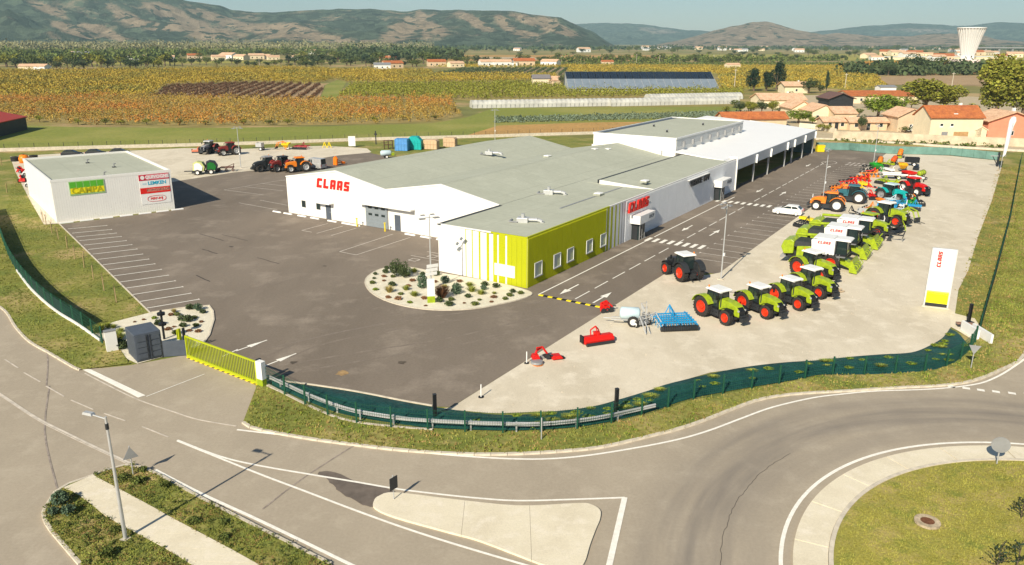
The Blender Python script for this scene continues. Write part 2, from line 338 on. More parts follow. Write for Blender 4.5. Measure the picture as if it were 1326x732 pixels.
def ribbon(name, pts, wdt, z, m, parent=None, h=0.0, off=0.0):
    """flat (or raised by h) band along a path"""
    P = [Vector((p[0], p[1], 0)) for p in pts]; n = len(P); L_, R_ = [], []
    for i in range(n):
        d = (P[min(i + 1, n - 1)] - P[max(i - 1, 0)]); d.z = 0
        if d.length < 1e-6: d = Vector((1, 0, 0))
        nn = Vector((-d.y, d.x, 0)).normalized()
        L_.append(P[i] + nn * (wdt / 2 + off)); R_.append(P[i] + nn * (off - wdt / 2))
    mb = MB(); zt = z + h
    vs = [(p.x, p.y, zt) for p in L_] + [(p.x, p.y, zt) for p in R_]
    fs = [(i, n + i, n + i + 1, i + 1) for i in range(n - 1)]
    if h:
        vs += [(p.x, p.y, z) for p in L_] + [(p.x, p.y, z) for p in R_]
        fs += [(2 * n + i, i, i + 1, 2 * n + i + 1) for i in range(n - 1)] + [(n + i, 3 * n + i, 3 * n + i + 1, n + i + 1) for i in range(n - 1)]
        fs += [(0, 2 * n, 3 * n, n), (n - 1, 2 * n - 1, 4 * n - 1, 3 * n - 1)]
    mb.add(vs, fs); me = bpy.data.meshes.new(name); me.from_pydata(mb.v, [], mb.f)
    o = link(name, me, parent, [m])
    if not parent: o['kind'] = 'structure'
    return o
def text_mesh(s, size, ext=.02, bold=.0):
    cu = bpy.data.curves.new('lettering', 'FONT'); cu.body = s; cu.size = size; cu.extrude = ext; cu.offset = bold
    cu.align_x = 'CENTER'; cu.align_y = 'CENTER'; cu.resolution_u = 2
    ob = bpy.data.objects.new('tmp', cu); me = bpy.data.meshes.new_from_object(ob); bpy.data.objects.remove(ob)
    me.materials.clear(); return me
def wallmat4(origin, xdir, up=Vector((0, 0, 1))):
    x = Vector(xdir).normalized(); z = x.cross(up).normalized(); y = z.cross(x)
    m = Matrix([[x[0], y[0], z[0], origin[0]], [x[1], y[1], z[1], origin[1]], [x[2], y[2], z[2], origin[2]], [0, 0, 0, 1]])
    return m
GL = {'C': [[(0, 0), (5, 0), (5, 1.9), (2.1, 1.9), (2.1, 5.1), (5, 5.1), (5, 7), (.8, 7), (0, 6.2)]],
      'L': [[(0, 0), (5, 0), (5, 1.9), (2.1, 1.9), (2.1, 7), (0, 7)]],
      'A': [[(0, 0), (2, 0), (2, 1.9), (3.2, 1.9), (3.2, 0), (5.2, 0), (5.2, 6.2), (4.5, 7), (.7, 7), (0, 6.2)], [(2, 3.5), (3.2, 3.5), (3.2, 5.3), (2, 5.3)]],
      'S': [[(0, 0), (4.4, 0), (5, .7), (5, 3.6), (4.4, 4.3), (2.1, 4.3), (2.1, 5.2), (5, 5.2), (5, 7), (.7, 7), (0, 6.3), (0, 3.3), (.6, 2.7), (3, 2.7), (3, 1.8), (0, 1.8)]]}
def letter_mesh(ch, s, ext, slant=.2):
    loops = GL[ch]; P = [[Vector(((x + slant * y) * s, y * s, 0)) for x, y in lp] for lp in loops]
    tri = tessellate_polygon(P); flat = [p for lp in P for p in lp]; n = len(flat)
    vs = [(p.x, p.y, ext) for p in flat] + [(p.x, p.y, 0) for p in flat]; fs = [t for t in tri] + [tuple(n + i for i in reversed(t)) for t in tri]
    b = 0
    for lp in P:
        k = len(lp); fs += [(b + i, b + (i + 1) % k, n + b + (i + 1) % k, n + b + i) for i in range(k)]; b += k
    return MB().add(vs, fs).mesh('letter')
def claas(parent, mtx, height, ext, m=None, pitch=5.9, name='letter'):
    """the five letters, each a mesh, laid on a plane given by mtx (x along, y up, z out)"""
    s = height / 7; out = []
    for i, ch in enumerate('CLAAS'):
        o = link(name, letter_mesh(ch, s, ext), parent, [m or M_SIGNRED])
        lm = mtx @ Matrix.Translation((i * pitch * s, 0, 0)); o.matrix_local = lm; out.append(o)
    return out
# ================================================================== SETTING: ground, roads, yard
def big(name, x0, x1, y0, y1, z, m): return sheet(name, [(x0, y0), (x1, y0), (x1, y1), (x0, y1)], z, m)
big('ground', -11000, 11000, -300, 11500, -.02, M_PLAIN)
# dry lawn round the site
sheet('lawn', [(-150, 20), (-60, 0), (80, 0), (170, 60), (190, 150)] + G([(1326, 192), (1290, 207), (1148, 198), (700, 176), (340, 187), (0, 198)]) + [(-190, 160)], 0.0, M_GRASS)
# approach road, roundabout carriageway and street
road = [(-160, 60), (-70, -10), (90, -10), (130, 30), (110, 75)] + G([(1326, 462), (1295, 481), (1260, 495), (1220, 501), (1160, 504), (1100, 508), (1030, 512), (985, 519), (950, 531), (915, 545), (880, 557), (840, 567), (780, 581), (720, 587), (660, 590), (600, 590), (520, 585), (460, 578), (400, 570), (330, 557), (315, 549), (333, 500), (240, 460), (170, 473), (130, 477), (98, 477), (80, 468), (64, 457), (38, 443), (20, 423), (5, 402), (0, 396)]) + [(-56, 75), (-66, 88), (-84, 110), (-120, 100)]
sheet('road', road, .008, M_ROAD)
# yard asphalt, in the frame of the main building
fp = [uv(4, 64), uv(13.9, 87.7)]
yard = G([(193, 405), (78, 291), (226, 272)]) + [uv(9, 74), uv(13, 85)] + G([(244.5, 232), (302, 223.5), (331, 220.5), (396, 208), (437, 201.5), (478, 198)]) + \
    [uv(60, 66), uv(60, 1), uv(122, 1), uv(127, 1), uv(133, -6.3), uv(130.6, -14.3), uv(16, -14.6), uv(13.6, -9.7), uv(-25.7, -10)] + \
    G([(560, 527), (460, 508), (375, 495), (345, 497), (334, 498), (243, 463), (236, 455), (262, 445), (270, 432), (276, 405), (271, 397)])
sheet('yard_asphalt', yard, .022, M_YARD)
gr_edge = [uv(130.6, -14.2), uv(16.3, -14.5), uv(14.6, -13.6), uv(13.4, -9.7), uv(-25.7, -10.05)]
gravel = gr_edge + G([(570, 530), (640, 536), (720, 533), (770, 528), (800, 520), (860, 500), (920, 483), (986, 474), (1025, 470), (1064, 468), (1116, 463), (1183, 458), (1201, 450), (1220, 439), (1230, 427), (1236, 410), (1241, 376), (1254, 350), (1266, 308), (1284, 261), (1297, 217), (1290, 208), (1230, 202)])
sheet('gravel_yard', gravel, .034, M_GRAVEL)
gravel2 = G([(13, 203), (100, 198), (187, 194.6), (241, 192), (311, 193.3), (420, 189), (475, 192.4), (481, 197), (478, 198), (437, 201.8), (396, 208.3), (331, 220.8), (302, 223.8), (244.5, 232.5)]) + [uv(13, 85), uv(9, 74), uv(3.6, 64.2)] + G([(75, 290), (57, 291), (40, 262), (20, 223)])
sheet('rear_gravel_yard', gravel2, .03, M_GRAVEL)
# verges with their kerbs, standing a kerb's height above the road
kf = spline([Vector((p[0], p[1], 0)) for p in G([(315, 548), (330, 556), (400, 569), (460, 577), (520, 584), (600, 589), (660, 589), (720, 586), (780, 580), (840, 566), (880, 556), (915, 544), (950, 530), (985, 518), (1030, 511), (1100, 507), (1160, 503), (1220, 500), (1260, 494), (1295, 480), (1326, 460)])] + [Vector((48, 68, 0)), Vector((62, 90, 0))], 4)
fence_toe = G([(340, 500), (370, 513), (430, 540), (480, 551), (520, 556), (560, 559), (640, 562), (700, 561), (760, 556), (810, 546), (855, 533), (890, 521), (960, 507), (1022, 496), (1061, 488), (1103, 487), (1142, 486), (1179, 484), (1212, 480), (1236, 471), (1256, 455)])
verge = [Vector((p.x, p.y, 0)) for p in kf] + G([(1330, 262), (1308, 300), (1292, 360), (1276, 418)]) + fence_toe[::-1] + G([(333, 500)])
sheet('front_verge', verge, .10, M_GRASS)
def kerb(name, pts, wd=.2, z=0.0, h=.125, lab=None):
    """kerb laid stone by stone along a path"""
    t = thing(name, None, None); t['kind'] = 'structure'
    acc = [0.0]
    for a, b in zip(pts, pts[1:]): acc.append(acc[-1] + (b - a).length)
    tot = acc[-1]; n = max(1, int(round(tot / 1.0))); n = min(n, 290); stp = tot / n
    def pos(s):
        for i in range(len(acc) - 1):
            if s <= acc[i + 1] + 1e-9: return pts[i].lerp(pts[i + 1], (s - acc[i]) / max(1e-9, acc[i + 1] - acc[i]))
        return pts[-1]
    me = MB().box(-.5, .5, -wd / 2, wd / 2, 0, h, .0, .01).mesh('kerb_stone'); me.materials.append(M_KERB)
    for i in range(n):
        a = pos(i * stp); b = pos((i + 1) * stp); d = b - a; c = (a + b) / 2
        o = bpy.data.objects.new('kerb_stone', me); COL.objects.link(o); o.parent = t
        o.location = (c.x, c.y, z + random.uniform(-.008, .004)); o.rotation_euler = (0, 0, math.atan2(d.y, d.x) + random.uniform(-.01, .01))
        o.scale = ((d.length - .025), 1, 1)
    return t
kerb('verge_kerb', kf, .24)
kl = spline([Vector((p[0], p[1], 0)) for p in [Vector((-66, 88, 0)), Vector((-56, 75, 0))] + G([(0, 398), (20, 424), (38, 443), (64, 458), (98, 478), (104, 480)])], 5)
kerb('street_kerb', kl, .2)
left_verge = [Vector((p.x, p.y, 0)) for p in kl] + G([(168, 472), (150, 445), (133, 446), (100, 421), (70, 402), (40, 374), (15, 340), (0, 302)]) + [Vector((-76, 112, 0)), Vector((-80, 104, 0))]
sheet('street_verge', left_verge, .09, M_GRASS)
# bottom left island with a footpath
isl = G([(61, 656), (56, 664), (62, 682), (86, 711), (104, 732)]) + G([(150, 800), (480, 800)]) + G([(428.6, 732), (340, 687.3), (259.5, 646), (207.6, 617), (181.7, 607), (168.7, 603), (145, 608), (122, 617), (78, 633)])
sheet('traffic_island', isl, .10, M_GRASS)
ci = [Vector((p.x, p.y, 0)) for p in isl]; kerb('island_kerb', spline(ci[7:] + ci[:5], 3), .2)
pth = G([(93.4, 638), (116.8, 653.6), (135, 669), (160, 684), (181.7, 695), (215, 713), (241.4, 729), (330, 790)]), G([(129.8, 622.5), (168.7, 643), (200, 660), (220.6, 671.8), (259.5, 692.5), (300, 714), (332, 732), (440, 790)])
pt = thing('footpath', None, None); pt['kind'] = 'structure'
LA, RB = [G([(82, 634)])[0]] + pth[0], [G([(121, 617.5)])[0]] + pth[1]
for i in range(len(LA) - 1):                      # cast concrete slabs with joints
    for k in range(2):
        a0 = LA[i].lerp(LA[i + 1], k / 2); a1 = LA[i].lerp(LA[i + 1], (k + 1) / 2); b0 = RB[i].lerp(RB[i + 1], k / 2); b1 = RB[i].lerp(RB[i + 1], (k + 1) / 2)
        q = [a0.lerp(a1, .006), a0.lerp(a1, .994), b0.lerp(b1, .994), b0.lerp(b1, .006)]
        sheet('path_slab', q, .125, M_CONC, parent=pt, thick=.05)
# cream splitter island
spl = spline(G([(484.4, 651), (491, 644.5), (511.7, 640), (584, 648.4), (670, 657), (745.6, 654), (763.8, 655), (776.8, 662.7), (776.8, 674.4), (771.6, 687.3), (763.8, 708), (756, 732), (740, 745), (699, 732), (623.3, 703), (584, 692), (511.7, 671.8), (485.7, 660)]), 4, True)
si = thing('splitter_island', None, None); si['kind'] = 'structure'
cuts = [-1e9] + [at(600, 670).x, at(687, 690).x] + [1e9]
def clipx(poly, x0, x1):
    def cut(P, x, keep):
        out = []
        for a, b in zip(P, P[1:] + P[:1]):
            ia, ib = keep(a.x, x), keep(b.x, x)
            if ia: out.append(a)
            if ia != ib: t = (x - a.x) / (b.x - a.x); out.append(a.lerp(b, t))
        return out
    return cut(cut(poly, x0, lambda v, x: v >= x), x1, lambda v, x: v <= x)
for a, b in zip(cuts, cuts[1:]): sheet('island_slab', clipx(spl, a + .007, b - .007), .12, M_CONC, parent=si, thick=.12)
# roundabout: kerb line, concrete apron slabs, grass dome
RC = Vector((29.3, 26.85, 0)); 
def arc(c, r, a0, a1, n): return [Vector((c.x + r * math.cos(R(a0 + (a1 - a0) * i / n)), c.y + r * math.sin(R(a0 + (a1 - a0) * i / n)), 0)) for i in range(n + 1)]
ap = thing('roundabout_apron', None, None); ap['kind'] = 'structure'
step = 360 / 26
for k in range(26):
    a0, a1 = k * step + .12 + 3, (k + 1) * step - .12 + 3
    q = arc(RC, 16.55, a0, a1, 6) + arc(RC, 14.95, a1, a0, 6)
    sheet('apron_slab', q, .115, M_CONC, parent=ap, thick=.12)
ribbon('apron_inner_kerb', arc(RC, 14.82, 0, 360, 120), .22, .02, M_KERB, h=.15)
mb = MB(); ring = []                               # gently domed grass
for j, (r, z) in enumerate([(14.72, .13), (13, .30), (10, .5), (6, .65), (.01, .7)]): ring.append([Vector((p.x, p.y, z)) for p in arc(RC, r, 0, 360, 72)[:-1]])
for a in ring: mb.v += [tuple(p) for p in a]
for j in range(4): mb.f += [(j * 72 + i, j * 72 + (i + 1) % 72, (j + 1) * 72 + (i + 1) % 72, (j + 1) * 72 + i) for i in range(72)]
o = mb.build('roundabout_lawn', M_LAWN, smooth=True); o['kind'] = 'structure'
# painted lines
mk = thing('road_markings', None, None); mk['kind'] = 'structure'
def line(pts, wd=.15, m=None, z=.03, par=None, px=True, sm=True):
    P = G(pts) if px else [Vector((p[0], p[1], 0)) for p in pts]
    if sm and len(P) > 2: P = spline([Vector((p.x, p.y, 0)) for p in P], 5)
    return ribbon('painted_line', P, wd, z, m or M_LINE, parent=par or mk)
line(arc(RC, 17.1, -40, 200, 120), .2, px=False, sm=False)
line([(307, 557), (345, 561.5), (382, 565.5), (459.8, 576.5), (524.7, 584), (589.5, 590.5), (660, 594.7), (712, 594.7), (763.8, 590), (828.7, 579.6), (880.6, 569), (919.5, 557.6), (961, 542), (1000, 528), (1051, 516), (1089.8, 511), (1134, 507), (1206.6, 504.4), (1258.5, 499), (1284.5, 491.5), (1310.4, 477), (1345, 452)], .17)
line([(229.7, 570.5), (283, 591), (332.6, 603), (407.9, 616), (459.8, 624.5), (511.7, 633.4), (563.6, 640), (616, 645.5), (670, 649), (738, 647.5), (809, 645)], .15)
line([(809, 644.6), (789, 732), (782, 760)], .3, sm=False, z=.031)
line([(229.7, 571.5), (290, 596), (340, 616), (394.9, 636.7), (459.8, 661.4), (524.7, 684.7), (589.5, 705.5), (670, 729.4), (760, 755)], .15, z=.032)
line([(201, 609), (259.5, 639.3), (330, 671.8), (394.9, 703), (454.6, 732), (520, 762)], .2)
line([(-30, 492), (0, 510.5), (46.7, 541), (90.8, 563.5), (145, 589.5), (181.7, 606)], .16, M_OLDLINE)
line([(-30, 498), (0, 513), (46.7, 543.5), (90.8, 566.3), (145, 592), (178, 607)], .07, M_OLDLINE)
for a, b in (((6.5, 466), (23.4, 477)), ((31, 483), (52, 495)), ((59.7, 500.5), (83, 514)), ((92, 518.7), (120.7, 531)), ((135, 536), (162, 545.5)), ((184, 553), (218, 566.7))): line([a, b], .11, M_OLDLINE)
sheet('give_way_band', G([(103, 477.3), (118, 479), (188.5, 512.5), (179, 515.5)]), .031, M_LINE, parent=mk)
line([(110, 484), (146, 502.5), (181, 519), (222, 533), (257, 544), (306, 552.5)], .12, M_OLDLINE)
line([(189.5, 514), (264.7, 485)], .08)
for x, y in ((1232, 501), (1251, 503.2), (1270, 505.7), (1289.7, 507.8), (1310.4, 509.8), (1331, 511)): line([(x - 5, y - .8), (x + 5, y + .8)], .38)
for x0, y0, x1, y1 in ((337, 444, 306, 455), (379, 460, 344, 474)):    # arrows at the gate
    a, b = at(x1, y1), at(x0, y0); d = (b - a).normalized(); n_ = Vector((-d.y, d.x, 0))
    line([a, a + d * 3.0], .14, px=False, sm=False); sheet('arrow_head', [a + d * 1.2 + n_ * .3, a + d * 1.2 - n_ * .3, a + d * 2.9], .034, M_LINE, parent=mk)
line([(288, 462), (308, 453)], .12)
def uline(u0, v0, u1, v1, wd=.13, m=None, z=.045, par=None): return ribbon('painted_line', [uv(u0, v0), uv(u1, v1)], wd, z, m or M_YLINE, parent=par or ym)
ym = thing('yard_markings', None, None); ym['kind'] = 'structure'
ribbon('painted_line', [uv(-1.2, -2.1), uv(25, -2.1)], .16, .045, M_LINE, parent=ym); ribbon('painted_line', [uv(27.5, -2.1), uv(60, -2.1)], .16, .045, M_LINE, parent=ym)
for k in range(27):
    u = -.4 + 4.12 * k + (0 if k < 6 else .9)
    if 53 < u < 57: continue
    uline(u, -5.8, min(u + 3.0, 109), -5.8, .13, M_LINE)
for k in range(9): uline(25.0 - .02 * k + .0, -1.0 - 1.0 * k, 26.9, -1.0 - 1.0 * k, .5, M_LINE, z=.047)
for k in range(9): uline(54.6, -.9 - 1.0 * k, 56.4, -.9 - 1.0 * k, .5, M_LINE, z=.047)
for k in range(33):
    u = 20.6 + 2.62 * k
    if 53.5 < u < 56.6: continue
    uline(u, -9.7, u, -14.45, .11)
    ribbon('painted_line', [uv(u - .3, -9.75), uv(u + .3, -9.75)], .11, .047, M_YLINE, parent=ym)
for k in range(6): uline(106.6 + k * .01, -10 - k * .85, 108.2, -10.3 - k * .85, .3)
for k in range(5): uline(109.5, -10 - k * .9, 111, -10.3 - k * .9, .3)
P_ = spline([uv(105, -6.2), uv(108, -5.2), uv(111, -6.4), uv(108.5, -8), uv(105, -6.9)], 4, True); ribbon('painted_line', P_, .14, .045, M_YLINE, parent=ym)
def arrow(u, v, sgn):
    a = uv(u, v); d = UX * sgn; n_ = VX
    q = [a + n_ * .09, a - n_ * .09, a + d * 2.2 - n_ * .09, a + d * 2.2 - n_ * .38, a + d * 4.0, a + d * 2.2 + n_ * .38, a + d * 2.2 + n_ * .09]
    sheet('painted_arrow', q, .046, M_LINE, parent=ym)
for u in (0, 32.6, 66, 100): arrow(u + 4, -3.8, -1); arrow(u - .5, -7.8, 1)
# left car park beside the low fence posts
A0, A1 = at(88, 297), at(188.5, 400); B0, B1 = at(138.3, 292.5), at(257.7, 388.2)
ys = [292.5, 297.7, 302.4, 306.8, 312.2, 317.4, 323.1, 329.6, 336.1, 342.3, 349.5, 357, 364.3, 372, 380.4, 388.2]
xs = [138.3, 144.6, 150.8, 157, 163.5, 170.8, 177.5, 184.8, 192.6, 200.6, 209, 218, 227, 236.7, 247, 257.7]
for i, (x, y) in enumerate(zip(xs, ys)):
    b = at(x, y); t = (b - B0).length / (B1 - B0).length; a = A0.lerp(A1, t)
    ribbon('painted_line', [a, b], .15, .045, M_LINE, parent=ym)
    dd = (B1 - B0).normalized(); ribbon('painted_line', [b - dd * .2, b + dd * .2], .11, .049, M_YLINE, parent=ym)
ribbon('yard_edge_kerb', G([(76, 289.5), (196, 407)]), .14, .02, M_KERB, h=.06)
for u0, v0, u1, v1 in ((5, 38.1, 9.7, 38.2), (4.8, 35.2, 9.7, 35.4), (5, 32.8, 9.8, 33), (4.9, 36.2, 4.9, 38.1), (-.2, 26.1, 9.9, 26.7), (-.2, 23.4, 9.9, 23.7), (-.2, 23.4, -.2, 26.1), (3.2, 18, 3.2, 11.8), (5.6, 17.5, 5.6, 11.8), (8.4, 17.5, 8.4, 11.8), (18, 71, 30.7, 70.5), (18, 71, 18.8, 62.1), (21.9, 70.6, 23, 62.2), (25.8, 70.9, 26.5, 62), (29.8, 70.5, 30.4, 62), (12, 51, 12.3, 60), (15, 50, 15.5, 59)): uline(u0, v0, u1, v1, .11)
for u, v in ((1.9, 16.4), (4.3, 15.6), (6.9, 14.8)):   # wheelchair bay squares
    for q in ((-.45, -.5, .45, -.5), (-.45, .5, .45, .5), (-.45, -.5, -.45, .5), (.45, -.5, .45, .5)): uline(u + q[0], v + q[1], u + q[2], v + q[3], .12)
# damp stain, cracks and worn tracks on the roads
M_DAMP = mat('damp_asphalt', (.155, .125, .10), .6, var=.12, scale=1.5); M_CRACK = mat('sealed_crack', (.06, .05, .045), .8, var=.2, scale=4)
M_WORN = blendmat('worn_road', [(.43, .365, .305), (.33, .28, .235)], [.9], thr=((.4, .7),), bump=.1, bscale=20, fine=.05, fscale=5)
def ragged(pts, amp, n=5):
    P = spline(pts, n, True); return [Vector((p.x + random.uniform(-amp, amp), p.y + random.uniform(-amp, amp), 0)) for p in P]
st = sheet('damp_stain', ragged(G([(412, 613), (430, 610.5), (462, 623), (500, 633), (512, 639), (492, 644), (485, 651), (484, 657), (462, 650), (440, 638), (425, 623)]), .07), .0225, M_DAMP)
P_ = arc(RC, 19.9, 188, 128, 60); P_ = [p + Vector((random.uniform(-.05, .05), random.uniform(-.05, .05), 0)) for p in P_]
ribbon('road_crack', P_, .022, .0265, M_CRACK)
for a, b, wd, m in (((258, 303), (290, 312), .25, M_CRACK), ((262, 323), (282, 329), .3, M_CRACK), ((254, 357), (272, 365), .3, M_CRACK), ((287, 304), (320, 312), .2, M_CRACK), ((333, 334), (361, 342), .25, M_CRACK)):
    ribbon('tyre_mark', [at(*a).lerp(at(*b), t / 6) + Vector((random.uniform(-.05, .05), random.uniform(-.05, .05), 0)) for t in range(7)], wd * .5, .030, m)
tk_ = 0
M_DUST = blendmat('dusty_track', [(.245, .203, .163), (.205, .168, .134)], [.8], thr=((.36, .52),), bump=.1, bscale=20, fine=.08, fscale=5, stretch=(1, .25, 1), rot=R(20))
for pts in ([(345, 470), (420, 440), (560, 415), (690, 398), (760, 375)], [(360, 480), (480, 460), (600, 440), (720, 410)]):
    for o_ in (-.9, .9): ribbon('tyre_track', spline(G(pts), 10), .28, .0262 + .0006 * (tk_ := tk_ + 1), M_DUST, off=o_)
for x, y, rr in ((443, 484, .5), (380, 470, .3), (520, 470, .35), (300, 320, .3), (420, 345, .25)): sheet('oil_stain', [at(x, y) + Vector((rr * math.cos(a_) * random.uniform(.6, 1.3), rr * math.sin(a_) * random.uniform(.6, 1.3), 0)) for a_ in np.linspace(0, 6, 11)], .0318, mat('oil_stain', (.09, .07, .05), .6, var=.2) if x != 443 else mat('rust_stain', (.34, .22, .10), .8, var=.2))
for pts in ([(395, 355), (330, 375), (238, 392)], [(352, 450), (500, 418), (560, 405), (700, 392)], [(190, 397), (300, 330), (420, 310), (436, 322)]):
    ribbon('yard_seam', spline(G(pts), 8), .05, .028, mat('asphalt_seam', (.24, .20, .17), .9))
for pts in ([(470, 570), (395, 618), (340, 660)], [(64, 500), (58, 560), (74, 633)], [(60, 500), (62, 470), (60, 455)]):
    ribbon('cable_trench_patch', spline(G(pts), 8), .10, .0235, mat('trench_patch', (.30, .25, .21), .9, var=.2, scale=2))
# white stone planting beds
bed1 = spline(G([(473, 367), (480, 356), (500, 347.5), (530, 347), (566, 354), (620, 363), (660, 371), (688, 380), (678, 387), (650, 394), (610, 401), (560, 402), (515, 395), (484, 382)]), 4, True)
M_BED = blendmat('cream_stone_mulch', [(.74, .68, .53), (.66, .60, .46), (.80, .74, .60)], [.6, 1.5], thr=((.4, .65), (.5, .7)), bump=.5, bscale=9, fine=.08, fscale=14)
sheet('gravel_island', bed1, .10, M_BED); ribbon('gravel_island_edge', bed1 + bed1[:1], .14, .02, M_KERB, h=.09)
bed2 = G([(271, 397), (275, 404), (276, 415), (270, 435), (262, 446), (252, 452), (240, 450), (232, 458), (215, 462), (178, 472), (165, 466), (150, 447), (133, 441), (112, 430), (150, 417), (193, 406), (235, 400)])
sheet('planting_bed', bed2, .06, M_BED); ribbon('planting_bed_edge', G([(196, 405.5), (235, 399.5), (271, 396.5), (276, 404), (277, 415), (271, 435), (263, 446)]), .14, .02, M_KERB, h=.09)
# bank in green weed sheet between yard and fence
toeL = G([(352, 499), (370, 508), (430, 533), (480, 544), (520, 550), (560, 555), (640, 558), (700, 557), (760, 552), (810, 542), (855, 530), (890, 518), (960, 504), (1022, 494), (1061, 486), (1103, 486), (1142, 485), (1179, 484), (1212, 480), (1236, 471), (1256, 452)])
topL = G([(354, 497), (375, 497), (440, 506), (480, 513), (520, 521), (560, 528), (640, 538), (700, 536.5), (765, 528), (800, 519), (840, 507), (870, 497), (950, 479), (1010, 471), (1061, 467.5), (1103, 463), (1142, 460), (1180, 457.5), (1203, 449), (1221, 438), (1230, 426)])
M_TARP = blendmat('green_weed_sheet', [(.012, .060, .054), (.018, .085, .074), (.009, .040, .040)], [.5, .9], thr=((.4, .7), (.5, .7)), rough=.55, bump=1.0, bscale=2.5, fine=.2, fscale=5, stretch=(1, .15, 1), rot=R(-35))
mb = MB(); nb_ = 8; N_ = 0
for a, b in zip(spline(toeL, 5), spline(topL, 5)):
    for j in range(nb_ + 1):
        t = j / nb_; p = a.lerp(b, t); N_ += 1
        mb.v.append((p.x, p.y, .045 + .03 * t + .38 * math.sin(math.pi * t) * .6 + (random.uniform(-.05, .05) if 0 < j < nb_ else 0)))
m_ = N_ // (nb_ + 1)
mb.f = [(i * (nb_ + 1) + j, (i + 1) * (nb_ + 1) + j, (i + 1) * (nb_ + 1) + j + 1, i * (nb_ + 1) + j + 1) for i in range(m_ - 1) for j in range(nb_)]
o = mb.build('weed_sheet_bank', M_TARP, smooth=True); o['kind'] = 'structure'
ribbon('bank_edge_kerb', spline(G([(352, 496), (375, 495.5), (440, 504.5), (480, 511.5), (520, 519.5), (560, 526.5)]), 4), .12, .03, M_KERB, h=.08)
# pad at the corner
sheet('corner_pad', G([(1230, 405), (1262, 413), (1270, 425), (1258, 440), (1242, 430), (1231, 424)]), .05, M_CONC)
# speed bump
sb = thing('speed_bump', 'yellow and black striped speed bump across the driveway at the green corner', 'speed bump', uv(-1.2, -2.2), TH - math.pi / 2)
for k in range(13):
    MB().prism([(-.2, 0), (.2, 0), (.12, .06), (-.12, .06)], 0, .5).build('bump_segment', M_YEL if k % 2 == 0 else M_BLACK, sb).matrix_local = Matrix.Translation((k * .52, 0, .023)) @ Matrix.Rotation(-math.pi / 2, 4, 'Z') 
# manhole on the roundabout
t = thing('manhole', 'round rusty manhole cover in a concrete ring on the roundabout lawn', 'manhole', at(1201, 675) + Vector((0, 0, .55)))
t.location = at(1201, 675, .56)
MB().lathe([(-.1, .62), (.03, .62), (.03, .34), (-.1, .34)], axis='z', n=24).build('collar', mat('old_concrete', (.45, .36, .24), .9, var=.2, scale=3), t)
MB().lathe([(0, 0.001), (.025, 0.001), (.025, .33), (0, .33)], axis='z', n=24).build('cover', mat('rusty_iron', (.16, .065, .03), .8, var=.2, scale=6), t)
# ================================================================== MAIN BUILDING (frame: x = U along the facade, y = V)
def local_uv(name, label, cat): return thing(name, label, cat, O, TH)
bd = local_uv('dealership_building', 'long white and lime showroom building with grey roofs and red letters', 'building')
def vwall(parts_, name, u0, u1, v0, v1, z0, z1, m, par=bd): return MB().box(u0, u1, v0, v1, z0, z1).build(name, m, par)
def vprism(name, prof, u0, u1, m, par=bd):                # profile in (v, z), extruded along u
    n = len(prof); tri = tessellate_polygon([[Vector((x, z, 0)) for x, z in prof]]); mb = MB()
    mb.add([(u0, v, z) for v, z in prof] + [(u1, v, z) for v, z in prof],
           [tuple(t) for t in tri] + [tuple(n + i for i in t) for t in tri] + [(i, (i + 1) % n, n + (i + 1) % n, n + i) for i in range(n)])
    return mb.build(name, m, par)
HU = 62.4
# hall with two gables
vprism('hall_walls', [(48.3, 0), (48.3, 5.22), (38.3, 6.88), (29.4, 5.22), (20.1, 6.82), (11.3, 5.22), (11.3, 0)], 11.8, HU, M_WHITE)
def roofsheet(name, pts, u0, u1, m, par=bd, t=.06, lift=.03):
    prof = [(v, z + lift) for v, z in pts] + [(v, z + lift + t) for v, z in reversed(pts)]
    return vprism(name, prof, u0, u1, m, par)
roofsheet('roof', [(48.35, 5.21), (38.3, 6.88)], 11.95, HU, M_ROOF)
roofsheet('roof', [(38.28, 6.88), (29.45, 5.23)], 11.95, HU, M_ROOF)
roofsheet('roof', [(29.4, 5.225), (20.15, 6.82)], 11.95, HU, M_ROOF)
roofsheet('roof', [(20.1, 6.82), (11.3, 5.22)], 11.95, HU, M_ROOF)
MB().box(11.9, HU, 29.3, 29.5, 5.27, 5.34).build('valley_gutter', M_ROOF, bd)
MB().box(11.9, HU, 48.32, 48.6, 5.0, 5.24).build('eaves_gutter', M_DARK, bd)
for a, b in (((48.3, 5.22), (38.3, 6.88)), ((38.3, 6.88), (29.4, 5.22)), ((29.4, 5.22), (20.1, 6.82)), ((20.1, 6.82), (11.3, 5.22))):
    vprism('gable_trim', [(a[0], a[1] - .05), (b[0], b[1] - .05), (b[0], b[1] + .16), (a[0], a[1] + .16)], 11.72, 11.93, M_WHITE)
# front wing: lime corner block and grey facade
vprism('wing_walls', [(0, 0), (0, 5.2), (4.7, 5.08), (11.28, 5.2), (11.28, 0)], 0, 31.9, M_WHITE)
vprism('wing_walls', [(0, 0), (0, 5.2), (8.2, 5.65), (8.2, 5.2), (11.28, 5.2), (11.28, 0)], 31.95, 66, M_WHITE)
roofsheet('wing_roof', [(.12, 5.19), (4.7, 5.08)], .12, 31.9, M_ROOF); roofsheet('wing_roof', [(4.7, 5.08), (11.25, 5.21)], .12, 31.9, M_ROOF)
roofsheet('wing_roof', [(.12, 5.21), (8.2, 5.66)], 32.1, HU, M_ROOF); roofsheet('wing_roof', [(8.35, 5.2), (11.28, 5.21)], 31.95, HU, M_ROOF)
vprism('wing_step_wall', [(.1, 5.2), (8.2, 5.24), (8.2, 5.78), (.1, 5.30)], 31.88, 32.08, M_WHITE)
MB().box(32.1, HU, 8.22, 8.62, 5.2, 5.76).build('step_gutter', M_DARK, bd)
